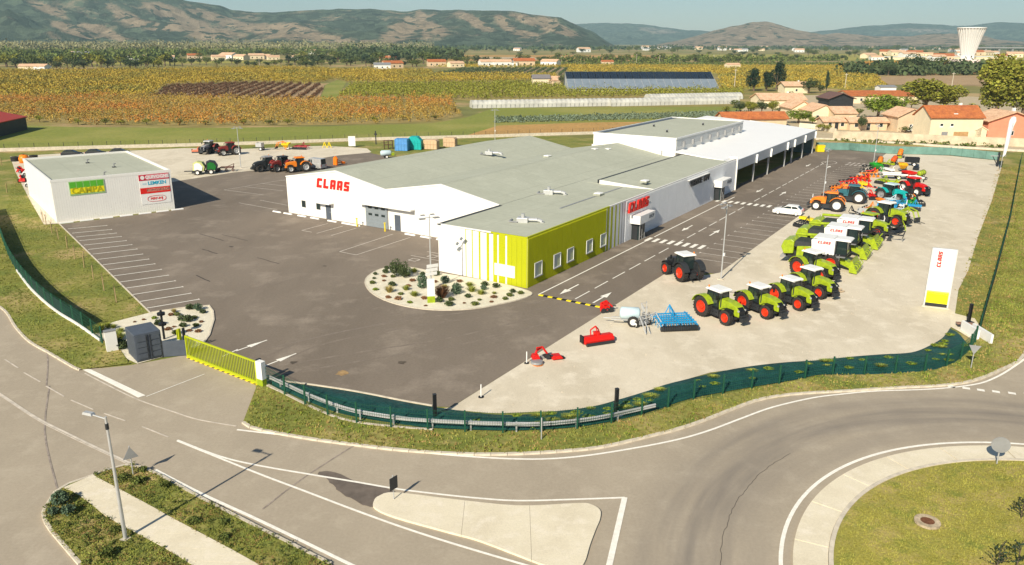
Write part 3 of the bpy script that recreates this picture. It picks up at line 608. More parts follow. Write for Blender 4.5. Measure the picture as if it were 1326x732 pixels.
MB().box(14.6, 31.5, 4.5, 4.75, 5.15, 5.22).build('roof_seam', M_GREY, bd)
MB().box(-.1, 11.78, 10.85, 11.31, 5.2, 5.32).build('wing_shade_strip', M_DARK, bd)  # dark strip stands in for shade on the roof beside the gable wall
# copings
MB().box(-.03, 18.4, -.05, .12, 5.2, 5.36).build('coping', M_LIMECL, bd); MB().box(18.4, 66.0, -.05, .12, 5.2, 5.36).build('coping', M_WHITE, bd)
MB().box(-.05, .12, .12, 4.4, 5.2, 5.33).build('coping', M_LIMECL, bd); MB().box(-.05, .12, 4.4, 11.28, 5.2, 5.33).build('coping', M_WHITE, bd)
for k in range(5): MB().box(.2, 31.7 if k < 5 else 31, 0, 0, 0, 0) if False else None
# lime cladding: front and side, ribs as fine relief
def cladding(name, u0, u1, v, m, pitch=.5, z0=.0, z1=5.2, side='u'):
    mb = MB(); n = int(round(abs(u1 - u0) / pitch)); s = (u1 - u0) / n
    for i in range(n):
        a = u0 + i * s
        if side == 'u': mb.box(a + .012, a + s - .012, v - .05, v + .001, z0, z1)
        else: mb.box(v - .05, v + .001, a + .01, a + s - .01, z0, z1)
    o = mb.build(name, m, bd); o['kind'] = 'stuff'; return o
cladding('cladding_panels', 0.0, 17.6, 0, M_LIMECL); mb = MB()
for k in range(88): mb.box(k * .2 + .06, k * .2 + .09, -.095, -.05, 0, 5.19)
mb.build('cladding_ribs', M_LIMECL, bd)['kind'] = 'stuff'
cladding('cladding_panels', 22.9, 66, 0, M_GREYCL, pitch=.6)
MB().box(17.6, 22.9, -.045, 0, 0, 5.2).build('cladding_base', M_GREYCL, bd)
mb = MB(); v_ = -.05
for k in range(172):
    a = 22.95 + k * .25; d_ = .035; p4 = [(a, v_), (a + d_, v_ - d_), (a + .10, v_ - d_), (a + .13, v_)]
    mb.add([(x, y, z) for z in (0, 5.19) for x, y in p4], [(0, 4, 5, 1), (1, 5, 6, 2), (2, 6, 7, 3), (4, 7, 6, 5)])
mb.build('cladding_ribs', M_GREYCL, bd)['kind'] = 'stuff'
for a, b in ((17.75, 18.35), (18.75, 19.3), (19.9, 20.3), (21.0, 21.25)): MB().box(a, b, -.052, -.045, 0, 5.2).build('cladding_stripe', M_LIMECL, bd)
for a, b in ((21.8, 22.0), (22.5, 22.62)): MB().box(a, b, -.052, -.045, 0, 5.2).build('cladding_stripe', M_GREY, bd)
cladding('cladding_panels', .0, 2.4, 0, M_LIMECL, pitch=.6, side='v')
for a, b in ((2.62, 3.4), (3.62, 4.1), (4.62, 4.92), (5.72, 5.92), (6.7, 6.8), (7.56, 7.62)): MB().box(-.05, 0, a, b, 0, 5.2).build('cladding_stripe', M_LIMECL, bd)
MB().box(-.12, -.052, 1.4, 3.9, .85, 2.1).build('notice_board', M_WHITE2, bd)
# side windows
def window(u, w_, z0, z1, v=-.05):
    f = MB(); t = .07
    f.box(u, u + w_, v - .09, v, z0, z0 + t); f.box(u, u + w_, v - .09, v, z1 - t, z1); f.box(u, u + t, v - .09, v, z0 + t, z1 - t); f.box(u + w_ - t, u + w_, v - .09, v, z0 + t, z1 - t)
    pass
    fr = f.build('window', M_WHITE2, bd); MB().box(u + t, u + w_ - t, v - .035, v - .03, z0 + t, z1 - t).build('pane', M_PANE, fr)
    MB().box(u - .05, u + w_ + .05, v - .16, v, z0 - .07, z0 - .003).build('sill', M_GREY, fr)
for u in (1.3, 5.2, 8.1, 12.6, 16.1): window(u, 1.5, .85, 2.35)
# entrances: white canopy box on dark glazed porch
def entrance(u0, txt):
    e = MB().box(u0, u0 + 2.3, -1.45, -.078, 2.15, 3.2).build('entrance_canopy', M_WHITE2, bd)
    MB().box(u0 + 2.3, u0 + 4.6, -1.45, -1.3, 2.2, 3.2).build('canopy_fascia', M_WHITE2, e); MB().box(u0 + 2.3, u0 + 4.6, -1.3, -.078, 3.02, 3.2).build('canopy_roof', M_WHITE2, e)
    MB().box(u0 + 2.3, u0 + 4.6, -1.3, -.078, 2.1, 2.2).build('canopy_soffit', M_WHITE2, e)
    p = MB().box(u0 + .5, u0 + 2.0, -1.2, -.078, 0, 2.15).build('porch', M_GLASS, bd)
    for a in (.5, 1.2, 1.97): MB().box(u0 + a - .04, u0 + a + .04, -1.25, -1.17, 0, 2.15).build('porch_frame', M_GREY, p)
    MB().box(u0 + .5, u0 + 2.0, -1.24, -1.2, 1.95, 2.15).build('porch_frame', M_GREY, p)
    MB().box(u0 + .46, u0 + .5, -.9, -.2, .1, 2.1).build('door', M_DARK, p)
    me = text_mesh(txt, .62, .01, .012); o = link('lettering', me, bd, [M_SLATE]); o.matrix_local = wallmat4((u0 + 3.45, -1.47, 2.7), (1, 0, 0))
entrance(24.3, 'SHOP'); entrance(55.2, 'ATELIER')
claas(bd, wallmat4((23.0, -.28, 3.7), (1, 0, 0)), 1.25, .22, pitch=6.9)
MB().box(23.0, 30.4, -.10, -.078, 3.9, 4.0).build('letter_rail', M_GREY, bd)
for tx_, xx in (('SERVICE', 46.6), ('APV', 51.0)):
    me = text_mesh(tx_, 1.25, .10, .02); o = link('lettering', me, bd, [M_DARK]); o.matrix_local = wallmat4((xx, -.35, 4.25), (1, 0, 0))
MB().box(43.6, 52.2, -.40, -.078, 4.78, 4.86).build('letter_rail', M_WHITE2, bd)
claas(bd, wallmat4((11.78, 42.1, 4.38), (0, -1, 0)), 1.32, .08, pitch=6.9)
# gable front: doors, canopies, roller door, windows
def gwin(name, v0, v1, z0, z1, m, d=.04): return MB().box(11.8 - d, 11.8, v0, v1, z0, z1).build(name, m, bd)
for v in (45.0, 42.05):
    w_ = gwin('window', v - .42, v + .42, 1.15, 2.15, M_GREY); MB().box(11.755, 11.76, v - .36, v + .36, 1.2, 2.1).build('pane', M_GLASS, w_)
d_ = gwin('door', 39.6, 40.6, .05, 2.15, M_SLATE); MB().box(11.72, 11.76, 39.7, 39.76, 1.0, 1.15).build('handle', M_GALV, d_)
MB().box(10.9, 11.8, 39.0, 41.6, 2.3, 2.45).build('door_canopy', M_WHITE2, bd)
rd = MB().box(11.62, 11.79, 29.0, 32.9, .05, 3.0).build('roller_door', M_GREY, bd)
for k in range(6): MB().box(11.59, 11.62, 29.05, 32.85, .08 + k * .49, .53 + k * .49).build('door_panel', mat('door_grey_blue', (.22, .25, .27), .5, var=.03), rd)
for z in (1.62, 2.55):
    for k in range(3): MB().box(11.575, 11.59, 29.4 + k * 1.15, 30.05 + k * 1.15, z, z + .3).build('door_pane', M_GLASS, rd)
MB().box(10.9, 11.8, 24.4, 33.6, 3.1, 3.28).build('dock_canopy', M_WHITE2, bd)
gwin('door', 26.9, 27.9, .05, 2.15, M_SLATE)
for v in (33.6, 28.6):
    b_ = thing('bollard', 'yellow steel bollard %s of the grey roller door' % ('left' if v > 30 else 'right'), 'bollard', uv(10.6, v), 0, 'bollards guarding the roller door')
    MB().tube((0, 0, 0), (0, 0, 1.15), .09).build('post', M_YEL, b_); MB().box(-.14, .14, -.14, .14, 1.15, 1.2).build('cap', M_YEL, b_)
# rooftop equipment
def vent(u, v, z, lab):
    t = thing('roof_ventilation_unit', lab, 'ventilation unit', uv(u, v, z), -.25); t.scale = (1.25, 1.25, 1.0)
    MB().box(-.7, .3, -.4, .4, 0, .55).build('casing', M_GALV, t, bev=.03)
    MB().path([(.3, 0, .35), (1.1, 0, .38), (1.5, 0, .2), (1.5, 0, 0)], .2, 10).build('duct', M_GALV, t); MB().tube((-.2, 0, .55), (-.2, 0, .95), .16).build('cowl', M_GALV, t)
    MB().path([(-.6, -.5, .1), (-1.3, -.5, .15), (-1.3, .4, .15)], .1).build('pipe', M_GREY, t)
vent(6.3, 4.2, 5.14, 'galvanised ventilation unit on the roof nearest the lime corner')
vent(21.5, 9.9, 5.25, 'galvanised ventilation unit in the middle of the big grey roof'); vent(41.5, 33, 6.2, 'small galvanised ventilation unit near the far left roof ridge')
def skylight(p, lab):
    t = thing('skylight', lab, 'skylight', p, TH); MB().box(-.6, .6, -.5, .5, 0, .25).build('curb', M_ROOF, t); MB().box(-.55, .55, -.45, .45, .25, .36, .1, .1).build('dome', M_WHITE2, t)
for (x, y, z, s) in ((703, 222, 5.9, 'on the grey roof beside its valley'), (775, 253, 5.2, 'near the facade above the lime cladding'), (709, 204, 6.3, 'beyond the valley of the grey roof'), (787, 195, 6.4, 'by the far ridge of the grey roof'), (770, 195, 6.6, 'left of the far grey ridge'), (835, 236.5, 5.7, 'on the raised roof over the service sign')):
    skylight(at(x, y, z), 'low white skylight ' + s)
# wheel stops along gable and small hall
def wstop(p, a, lab, grp):
    t = MB().box(-.85, .85, -.12, .12, 0, .16, .04, .05); o = t.build('wheel_stop', M_WHITE2); o.location = p + Vector((0, 0, .022)); o.rotation_euler = (0, 0, a); return tag(o, lab, 'wheel stop', grp)
for i, v in enumerate((49.8, 47.5, 44.6, 42, 38.6, 35.9, 34.2, 24.6, 22.0, 19.4)): wstop(uv(10.9, v), TH + math.pi / 2, 'white wheel stop at the foot of the white gable wall', 'wheel stops along the gable wall')
# ------------------------------------------------------------------ open hall beyond with white roof and raised block
hb = local_uv('open_hall', 'open fronted storage hall with white sheet roof and grey green raised middle', 'building')
def hprism(name, prof, u0, u1, m): return vprism(name, prof, u0, u1, m, hb)
hprism('back_walls', [(25.3, 0), (25.3, 6.3), (12.0, 6.15), (12.0, 0)], 62.41, 122, M_WHITE)
hprism('roof', [(-.25, 5.02), (-.25, 5.10), (9.6, 6.02), (25.5, 6.9), (25.5, 6.8), (9.6, 5.92)], 66.15, 122.9, M_WROOF)
hprism('roof', [(1.0, 5.38), (9.6, 6.18), (9.6, 6.0), (1.0, 5.2)], 62.5, 66.1, M_WROOF)
hprism('fascia', [(-.30, 3.45), (-.30, 5.12), (-.18, 5.12), (-.18, 3.45)], 66.15, 122.9, mat('fascia_grey', (.42, .46, .50), .5, var=.03))
hprism('fascia', [(-.30, 3.4), (-.30, 5.12), (15, 6.4), (15, 5.0)], 122.5, 122.9, M_WHITE)
MB().box(66.02, 66.14, -.3, 1.2, 0, 5.6).build('end_wall', M_WHITE, hb)
for u in (76.5, 85.7, 97.6, 103.1, 111.9, 121.3):
    c = MB().box(u - .12, u + .12, -.17, .12, 0, 3.5).build('column', M_GALV, hb)
    MB().prism([(u - .1, 3.4), (u + .1, 3.4), (u + .1, 4.9), (u - .1, 4.0)], -.62, -.31).build('bracket', M_WHITE2, hb)
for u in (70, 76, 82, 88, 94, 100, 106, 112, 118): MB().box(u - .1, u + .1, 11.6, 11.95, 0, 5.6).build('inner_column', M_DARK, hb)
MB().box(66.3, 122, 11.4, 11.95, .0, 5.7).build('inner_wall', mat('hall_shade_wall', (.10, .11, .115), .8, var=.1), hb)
MB().box(121.5, 122.1, 0.2, 12, 0, 5.0).build('end_wall', mat('translucent_sheet', (.12, .18, .17), .5, var=.1), hb)
hprism('raised_block', [(9.7, 4.0), (9.7, 8.1), (25.4, 8.1), (25.4, 4.0)], 63.2, 100, M_WHITE)
hprism('raised_roof', [(9.9, 8.12), (9.9, 8.2), (25.2, 8.2), (25.2, 8.12)], 63.4, 99.8, M_ROOF)
for q in ((63.1, 63.35, 9.6, 25.5), (99.85, 100.1, 9.6, 25.5), (63.36, 99.84, 9.6, 9.8), (63.36, 99.84, 25.2, 25.5)): MB().box(*q, 8.1, 8.36).build('parapet', M_WHITE2, hb)
MB().box(63.5, 99.8, 24.0, 25.1, 8.21, 8.24).build('roof_gutter', M_SLATE, hb)
cl_ = MB()
for k in range(62): cl_.box(63.5 + k * .59, 63.95 + k * .59, 9.64, 9.7, 6.75, 7.95)
o = cl_.build('clerestory_glazing', mat('clerestory_glass', (.50, .52, .52), .3, var=.05), hb); o['kind'] = 'stuff'
for k in range(8): MB().box(66.2 + k * 4.4, 66.55 + k * 4.4, 9.3, 9.66, 6.6, 7.5).build('vent_hood', M_GREY, hb)
for (u, v) in ((72, 15), (80, 21), (88, 14)):
    t = thing('roof_vent', {72: 'small dark vent on the raised grey green roof, nearest', 80: 'small dark vent at the middle left of the raised roof', 88: 'small dark vent on the far part of the raised roof'}[u], 'vent', uv(u, v, 8.2)); MB().tube((0, 0, 0), (0, 0, .4), .18).build('pipe', M_DARK, t); MB().lathe([(.4, .01), (.4, .26), (.5, .22), (.55, .01)], axis='z', n=10).build('cap', M_GREY, t)
# ------------------------------------------------------------------ small hall with sign boards
SA, SB = at(74.3, 289.2), at(226.7, 271.1); sx = (SB - SA); SW = sx.length; sang = math.atan2(sx.y, sx.x); SD = 25.5; SH = 5.9
sh = thing('small_hall', 'white flat roofed hall with yellow and red sign boards on its front', 'building', SA, sang)
MB().box(0, SW, 0, SD, 0, SH - .35).build('walls', M_WHITE, sh)
mb = MB()
for k in range(int(SW / .3)): mb.box(k * SW / 51 + .006, (k + 1) * SW / 51 - .006, -.04, 0, 0, SH - .3) if k < 51 else None
o = mb.build('cladding_panels', M_WHITE, sh); o['kind'] = 'stuff'
MB().box(.25, SW - .25, .25, SD - .25, SH - .34, SH - .28).build('roof', M_ROOF, sh)
for q in ((-.05, SW + .05, -.06, .2), (-.05, SW + .05, SD - .2, SD + .06), (-.05, .2, .201, SD - .201), (SW - .2, SW + .05, .201, SD - .201)): MB().box(*q, SH - .35, SH).build('parapet', M_WHITE, sh)
def lp(x, z, y=-.1): return (x, y, z)
sg = MB().box(2.1, 6.5, -.1, -.041, 3.55, 5.45).build('sign_board', mat('sign_frame_green', (.30, .50, .20), .5, var=.02), sh)
for k in range(5): MB().box(2.2 + k * .85, 2.95 + k * .85, -.115, -.1, 4.55, 5.36).build('green_bar', mat('sign_green', (.10, .42, .03), .5, var=.02), sg)
MB().box(2.2, 6.4, -.112, -.1, 3.75, 4.52).build('yellow_field', mat('sign_yellow', (.85, .72, .01), .5, var=.01), sg)
me = text_mesh('CAMPA', 1.18, .01, .03); o = link('lettering', me, sg, [mat('campa_yellow_green', (.42, .40, .01), .5, var=0)]); o.matrix_local = wallmat4((4.3, -.125, 4.13), (1, 0, 0))
tb = MB().box(11.0, 15.1, -.08, -.041, 1.2, 5.5).build('sign_panel', M_WHITE2, sh)
r1 = MB().box(11.0, 15.1, -.10, -.08, 4.65, 5.5).build('red_panel', mat('crimson_sign', (.55, .02, .05), .5, var=.02), sh)
MB().box(12.0, 15.0, -.108, -.10, 4.78, 5.4).build('text_field', mat('sign_pink', (.75, .35, .38), .5, var=.02), r1)
MB().lathe([(-.115, .001), (-.115, .28), (-.10, .28)], c=(11.5, 0, 5.08), n=14).build('round_emblem', M_WHITE2, r1)
me = text_mesh('QUIVOGNE', .62, .01, .02); o = link('lettering', me, r1, [M_WHITE2]); o.matrix_local = wallmat4((13.5, -.115, 5.08), (1, 0, 0))
me = text_mesh('LEMKEN', .68, .01, .02); o = link('lettering', me, tb, [mat('sign_cyan', (.01, .38, .55), .5, var=0)]); o.matrix_local = wallmat4((13.4, -.09, 4.2), (1, 0, 0))
MB().box(11.4, 11.95, -.09, -.08, 4.05, 4.3).build('emblem', M_PBLUE, tb)
r3 = MB().box(11.0, 15.1, -.10, -.08, 2.75, 3.6).build('red_panel', M_SIGNRED, sh)
MB().box(11.9, 15.0, -.108, -.10, 3.0, 3.45).build('text_field', mat('sign_coral', (.80, .25, .18), .5, var=0), r3)
me = text_mesh('KONGSKILDE', .52, .01, .01); o = link('lettering', me, r3, [mat('sign_dark_text', (.25, .12, .10), .5, var=0)]); o.matrix_local = wallmat4((13.45, -.115, 3.23), (1, 0, 0))
pr = [(13.1 + 1.25 * math.copysign(abs(math.cos(t)) ** .6, math.cos(t)), 1.95 + .42 * math.copysign(abs(math.sin(t)) ** .8, math.sin(t))) for t in np.linspace(0, 2 * math.pi, 28)]
mb = MB(); mb.path([(x, -.10, z) for x, z in pr], .025, 4); mb.build('oval_ring', M_SIGNRED, tb)
me = text_mesh('PERF-INJ', .46, .01, .012); o = link('lettering', me, tb, [M_SIGNRED]); o.matrix_local = wallmat4((13.1, -.09, 1.95), (1, 0, 0))
for i, x in enumerate((1.0, 3.5, 6.0, 8.6, 11.1, 13.5, 15.6)): wstop(SA + Matrix.Rotation(sang, 3, 'Z') @ Vector((x, -.7, 0)), sang, 'white wheel stop along the front of the small hall', 'wheel stops along the small hall')
for (x, y, l) in ((7.5, 16, 'back'), (9.8, 9, 'middle'), (6.9, 1.2, 'front edge')):
    t = thing('roof_vent', 'small bent vent pipe on the small hall roof, %s' % l, 'vent', SA + Matrix.Rotation(sang, 3, 'Z') @ Vector((x, y, SH - .28)), sang); MB().path([(0, 0, 0), (0, 0, .55), (.3, 0, .6)], .1).build('pipe', M_GREY, t); MB().box(-.25, .25, -.25, .25, 0, .12).build('flashing', M_DARK, t)
# ================================================================== FENCES, GATE, POSTS
def mesh_fence(name, label, pts, h=1.4, sp=2.5, m=M_FENCE, post_h=None, wires=True, dense=.16, pr=.035, zb=.05):
    P = [Vector((p[0], p[1], 0)) for p in pts]; acc = [0.0]
    for a, b in zip(P, P[1:]): acc.append(acc[-1] + (b - a).length)
    n = max(1, int(round(acc[-1] / sp))); st = acc[-1] / n
    def pos(s):
        for i in range(len(acc) - 1):
            if s <= acc[i + 1] + 1e-6: return P[i].lerp(P[i + 1], (s - acc[i]) / max(1e-9, acc[i + 1] - acc[i]))
        return P[-1]
    t = thing(name, label, 'fence', P[0])
    pm = MB().box(-pr, pr, -pr, pr, 0, (post_h or h + .08)).mesh('post'); pm.materials.append(m)
    mb = MB()
    nv_ = int(1 / (dense / sp)); 
    for i in range(nv_ + 1): x = i / nv_; mb.box(x - .0022, x + .0022, -.006, .006, 0, h)
    for z in np.arange(0, h + .01, .28 if wires else .5): mb.box(0, 1, -.008, .008, z - .008, z + .008)
    wm = mb.mesh('mesh_panel'); wm.materials.append(m)
    for i in range(n + 1):
        p = pos(i * st); o = bpy.data.objects.new('post', pm); COL.objects.link(o); o.parent = t; o.location = p - P[0] + Vector((0, 0, 0))
        if i < n:
            q = pos((i + 1) * st); o = bpy.data.objects.new('mesh_panel', wm); COL.objects.link(o); o.parent = t; d = q - p
            o.location = p - P[0] + Vector((0, 0, zb)); o.rotation_euler = (0, 0, math.atan2(d.y, d.x)); o.scale = (d.length, 1, 1)
    return t
def low_wall(name, label, pts, wd, h, m, z=0.0):
    o = ribbon(name, pts, wd, z, m, h=h); del o['kind']; return tag(o, label, 'wall')
W1 = spline(G([(345, 499), (370, 512), (400, 527), (430, 540), (455, 547), (480, 551), (520, 555), (560, 558)]), 4)
low_wall('low_wall', 'low pale concrete footing curving from the lime gate along the front verge', W1, .22, .12, M_KERB)
F1 = spline(G([(345, 500), (370, 513), (430, 541), (480, 552), (520, 556), (570, 559), (640, 562), (700, 561), (760, 555), (812, 545), (857, 531), (892, 519), (960, 507), (1022, 496), (1061, 488), (1103, 487), (1142, 486), (1179, 484), (1212, 481), (1236, 471), (1252, 460), (1262, 445)]), 4)
mesh_fence('front_fence', 'thin green wire fence running along the bank at the front of the yard', F1, 1.5, 2.45, pr=.055)
gr = thing('guard_rail', 'curved galvanised guard rail on posts in front of the green bank', 'guard rail', at(570, 558))
GP = spline(G([(348, 497), (370, 507), (400, 521), (430, 533), (455, 541), (480, 546), (520, 552), (560, 555.5), (600, 557.5), (640, 559), (700, 559.5), (760, 553.5), (800, 546), (848, 535)]), 4); o0 = at(570, 558)
mb = MB(); prof = [(0, .42), (-.08, .47), (-.08, .52), (0, .57), (-.08, .62), (-.08, .67), (0, .72)]; k_ = len(prof)
for i, p in enumerate(GP):
    d = GP[min(i + 1, len(GP) - 1)] - GP[max(i - 1, 0)]; n_ = Vector((-d.y, d.x, 0)).normalized(); q = p - o0
    mb.v += [tuple(q + n_ * a_ + Vector((0, 0, z_))) for a_, z_ in prof]
mb.f = [(i * k_ + j, (i + 1) * k_ + j, (i + 1) * k_ + j + 1, i * k_ + j + 1) for i in range(len(GP) - 1) for j in range(k_ - 1)]
mb.build('rail', M_GALV, gr)
for i in range(3, len(GP), 5): p = GP[i] - o0; MB().box(p.x - .05, p.x + .05, p.y + .02, p.y + .14, 0, .72).build('rail_post', M_GALV, gr)
F2 = spline([Vector((-76, 112, 0))] + G([(0, 302), (15, 340), (40, 374), (70, 401), (100, 420), (133, 446)]), 5)
mesh_fence('street_fence', 'dark green screened fence curving along the left street verge', F2, 1.5, 2.5, zb=.1, pr=.05)
ribs = thing('screen_netting', 'dark green screen netting tied to the curving left fence', 'netting', F2[0])
mb = MB()
for a, b in zip(F2[:-5], F2[1:-4]):
    a = a - F2[0]; b = b - F2[0]; mb.add([(a.x, a.y, .1), (b.x, b.y, .1), (b.x, b.y, 1.35), (a.x, a.y, 1.35), (a.x + .03, a.y + .03, .1), (b.x + .03, b.y + .03, .1), (b.x + .03, b.y + .03, 1.35), (a.x + .03, a.y + .03, 1.35)], [(0, 1, 2, 3), (7, 6, 5, 4), (3, 2, 6, 7)])
mb.build('netting', mat('netting_green', (.010, .035, .028), .9, var=.2, scale=2), ribs)
low_wall('low_wall', 'low white retaining wall under the left street fence', spline(G([(22, 352), (40, 376), (70, 403), (100, 422), (130, 443)]), 4), .14, .28, M_WHITE2)
t = thing('gate_pillar', 'square white pillar at the end of the left street fence', 'pillar', at(146, 455), R(35)); MB().box(-.42, .42, -.2, .2, 0, 1.75).build('shaft', M_WHITE2, t); MB().box(-.45, .45, -.23, .23, 1.75, 1.82).build('cap', M_GREY, t)
t = thing('gate_pillar', 'white pillar with lime foot at the right end of the sliding gate', 'pillar', at(340, 500), R(-33)); MB().box(-.3, .3, -.2, .2, .6, 1.95).build('shaft', M_WHITE2, t); MB().box(-.305, .305, -.205, .205, 0, .6).build('painted_foot', M_LIME, t)
g0, g1 = at(243, 463.5), at(334.5, 499); gd = g1 - g0; gl = gd.length
gt = thing('sliding_gate', 'lime yellow sliding gate of slanted vertical bars across the yard entrance', 'gate', g0, math.atan2(gd.y, gd.x))
M_GATE = mat('gate_lime', (.40, .45, .012), .45, var=.03)
MB().box(0, gl, -.07, .07, .12, .30).build('bottom_rail', M_GATE, gt); MB().box(0, gl, -.05, .05, 1.78, 1.9).build('top_rail', M_GATE, gt)
for x in (0, gl - .12): MB().box(x, x + .12, -.06, .06, .302, 1.778).build('end_stile', M_GATE, gt)
bm_ = MB().box(-.03, .03, -.02, .02, .302, 1.778).mesh('gate_bar'); bm_.materials.append(M_GATE)
for k in range(44): o = bpy.data.objects.new('gate_bar', bm_); COL.objects.link(o); o.parent = gt; o.location = (.2 + k * (gl - .4) / 43, 0, 0)
for k in range(14):
    MB().prism([(k * .63 + .05, .02), (k * .63 + .35, .02), (k * .63 + .6, .11), (k * .63 + .3, .11)], -.09, -.07).build('warning_stripe', M_SIGNRED if False else M_DARK, gt)
MB().box(0, gl, -.085, .085, .0, .118).build('track_rail', M_YEL, gt)
t = thing('gate_post', 'lime gate post with white control box at the left end of the sliding gate', 'post', at(238, 457), math.atan2(gd.y, gd.x))
MB().box(-.35, -.2, -.1, .1, 0, 2.0).build('post', M_GATE, t); MB().box(-.55, -.45, -.1, .1, 0, 1.9).build('post', M_GATE, t); MB().box(-.35, .0, -.35, -.12, .75, 1.1).build('control_box', M_WHITE2, t); MB().box(-.1, .05, .12, .3, 0, 2.05).build('catch_post', M_DARK, t)
t = thing('catch_post', 'dark post closing the right end of the lime gate', 'post', at(337, 497.5), math.atan2(gd.y, gd.x)); MB().box(-.35, -.15, .05, .4, 0, 1.85).build('post', M_DARK, t); MB().box(-.4, -.1, 0, .05, 1.5, 1.7).build('bracket', M_GREY, t)
t = thing('fence_panel', 'short dark solid fence panel between the container and the gate', 'fence', at(211, 463), R(12)); MB().box(0, 2.1, -.04, .04, .05, 1.35).build('panel', M_SLATE, t); MB().box(0, .08, -.06, .06, 0, 1.45).build('post', M_DARK, t); MB().box(2.02, 2.1, -.06, .06, 0, 1.45).build('post', M_DARK, t)
# dark light columns
def column(x, y, h, lab, cap=False):
    t = thing('light_column', lab, 'light column', at(x, y), R(20)); MB().box(-.11, .11, -.11, .11, .12, h).build('column', M_BLACK, t); MB().box(-.35, .35, -.3, .3, 0, .12).build('plinth', M_WHITE2 if cap else M_DARK, t); MB().box(-.12, .12, -.12, .12, h, h + .03).build('cap', M_DARK, t)
column(563.5, 543, 1.8, 'short black square column in front of the guard rail on the left'); column(797.5, 539, 2.0, 'short black square column on a white plinth behind the guard rail', True); column(1254, 418, 1.75, 'short black square column on the corner pad by the right fence')
t = thing('light_column', 'black post with round fittings behind the grey container', 'light column', at(213, 440)); MB().box(-.07, .07, -.07, .07, 0, 2.6).build('column', M_BLACK, t)
for z in (1.4, 2.3): MB().lathe([(-.1, .1), (-.1, .32), (.1, .32), (.1, .1)], c=(0, 0, z), axis='z', n=10).build('fitting', M_BLACK, t)
# corner wall by the right fence
t = thing('corner_wall', 'pair of low white walls where the right fence meets the bank', 'wall', at(1264, 440)); MB().box(-.1, .1, -.2, 2.3, 0, .9).build('wall', M_WHITE2, t); MB().box(.45, .65, -1.2, 1.6, 0, .9).build('wall', M_WHITE2, t)
t = thing('bench', 'low brown timber bench beside the black column on the corner pad', 'bench', at(1252, 424), R(-12)); MB().box(-.9, .6, -.22, .22, .3, .4).build('seat', mat('weathered_timber', (.30, .18, .13), .8, var=.15), t); MB().box(-.8, -.6, -.18, .18, 0, .3).build('leg', M_DARK, t); MB().box(.3, .5, -.18, .18, 0, .3).build('leg', M_DARK, t)
F3 = [at(1268, 430), at(1290, 352), at(1308, 283), at(1322, 208)]
mesh_fence('boundary_fence', 'dark green screened fence running up the right side of the gravel yard', F3, 1.6, 2.6)
ribs = thing('screen_netting', 'dark green screen netting along the straight right fence', 'netting', F3[0]); mb = MB()
for a, b in zip(F3, F3[1:]):
    a = a - F3[0]; b = b - F3[0]; mb.add([(a.x + .03, a.y, .1), (b.x + .03, b.y, .1), (b.x + .03, b.y, 1.5), (a.x + .03, a.y, 1.5), (a.x + .07, a.y, .1), (b.x + .07, b.y, .1), (b.x + .07, b.y, 1.5), (a.x + .07, a.y, 1.5)], [(0, 1, 2, 3), (7, 6, 5, 4), (3, 2, 6, 7)])
mb.build('netting', MC['netting_green'], ribs)
# rear screens
F4 = G([(1056, 194.3), (1100, 195), (1150, 199.5), (1230, 201.5), (1262, 205), (1292, 208)])
t = mesh_fence('rear_fence', 'blue green screened fence across the back of the gravel yard', F4, 1.75, 2.5)
ns = thing('screen_netting', 'blue green screen netting along the rear fence', 'netting', F4[0]); mb = MB()
for a, b in zip(F4, F4[1:]):
    a = a - F4[0]; b = b - F4[0]; mb.add([(a.x, a.y - .05, .1), (b.x, b.y - .05, .1), (b.x, b.y - .05, 1.75), (a.x, a.y - .05, 1.75), (a.x, a.y - .02, .1), (b.x, b.y - .02, .1), (b.x, b.y - .02, 1.75), (a.x, a.y - .02, 1.75)], [(0, 1, 2, 3), (7, 6, 5, 4), (3, 2, 6, 7)])
mb.build('netting', mat('teal_netting', (.14, .26, .22), .8, var=.12, scale=.6), ns)
low_wall('low_wall', 'long pale low wall behind the rear screened fence', G([(1056, 181), (1100, 182.5), (1160, 186.5), (1240, 192), (1330, 197)]), .5, .5, M_KERB)
bk = G([(-60, 201), (0, 196.5), (120, 193), (220, 190.5), (340, 187), (480, 182), (620, 178.5), (700, 176), (770, 174), (830, 171)])
low_wall('low_wall', 'long white low wall along the back of the site', bk, .3, .75, M_KERB)
mesh_fence('rear_fence', 'thin wire fence standing behind the long white back wall', [p + Vector((0, 1, 0)) for p in bk], 1.5, 3.0, m=M_DARK, dense=.9, pr=.04)
# ------------------------------------------------------------------ lamps
def yard_lamp(p, lab, h=8.3, plates=False, rz=0.3):
    t = thing('floodlight_pole', lab, 'lamp', p, rz); MB().tube((0, 0, 0), (0, 0, h), .085, .05, 10).build('pole', M_GALV, t); MB().box(-.3, .3, -.3, .3, 0, .1).build('base', M_KERB, t)
    MB().box(-.75, .75, -.03, .03, h - .25, h - .19).build('crossbar', M_GALV, t)
    for s in (-1, 1): MB().box(s * .75 - .3, s * .75 + .3, -.2, .2, h - .35, h - .25).build('floodlight', M_GREY, t); MB().box(s * .5 - .22, s * .5 + .22, .3, .6, h - .08, h).build('floodlight', M_GREY, t)
    if plates:
        for k, z in enumerate((1.6, 2.0, 2.4)): MB().box(-.62 + .08 * k, .62 + .08 * k, -.12, -.09, z, z + .33).build('sign_plate', M_WHITE2, t)
    else: MB().box(-.12, .12, -.2, -.06, 2.6, 2.9).build('junction_box', M_WHITE2, t)
    return t
yard_lamp(at(312, 218), 'tall floodlight pole at the back left corner of the asphalt', 8.0); yard_lamp(at(558.5, 376), 'floodlight pole with white sign plates on the gravel island', 7.7, True, .5)
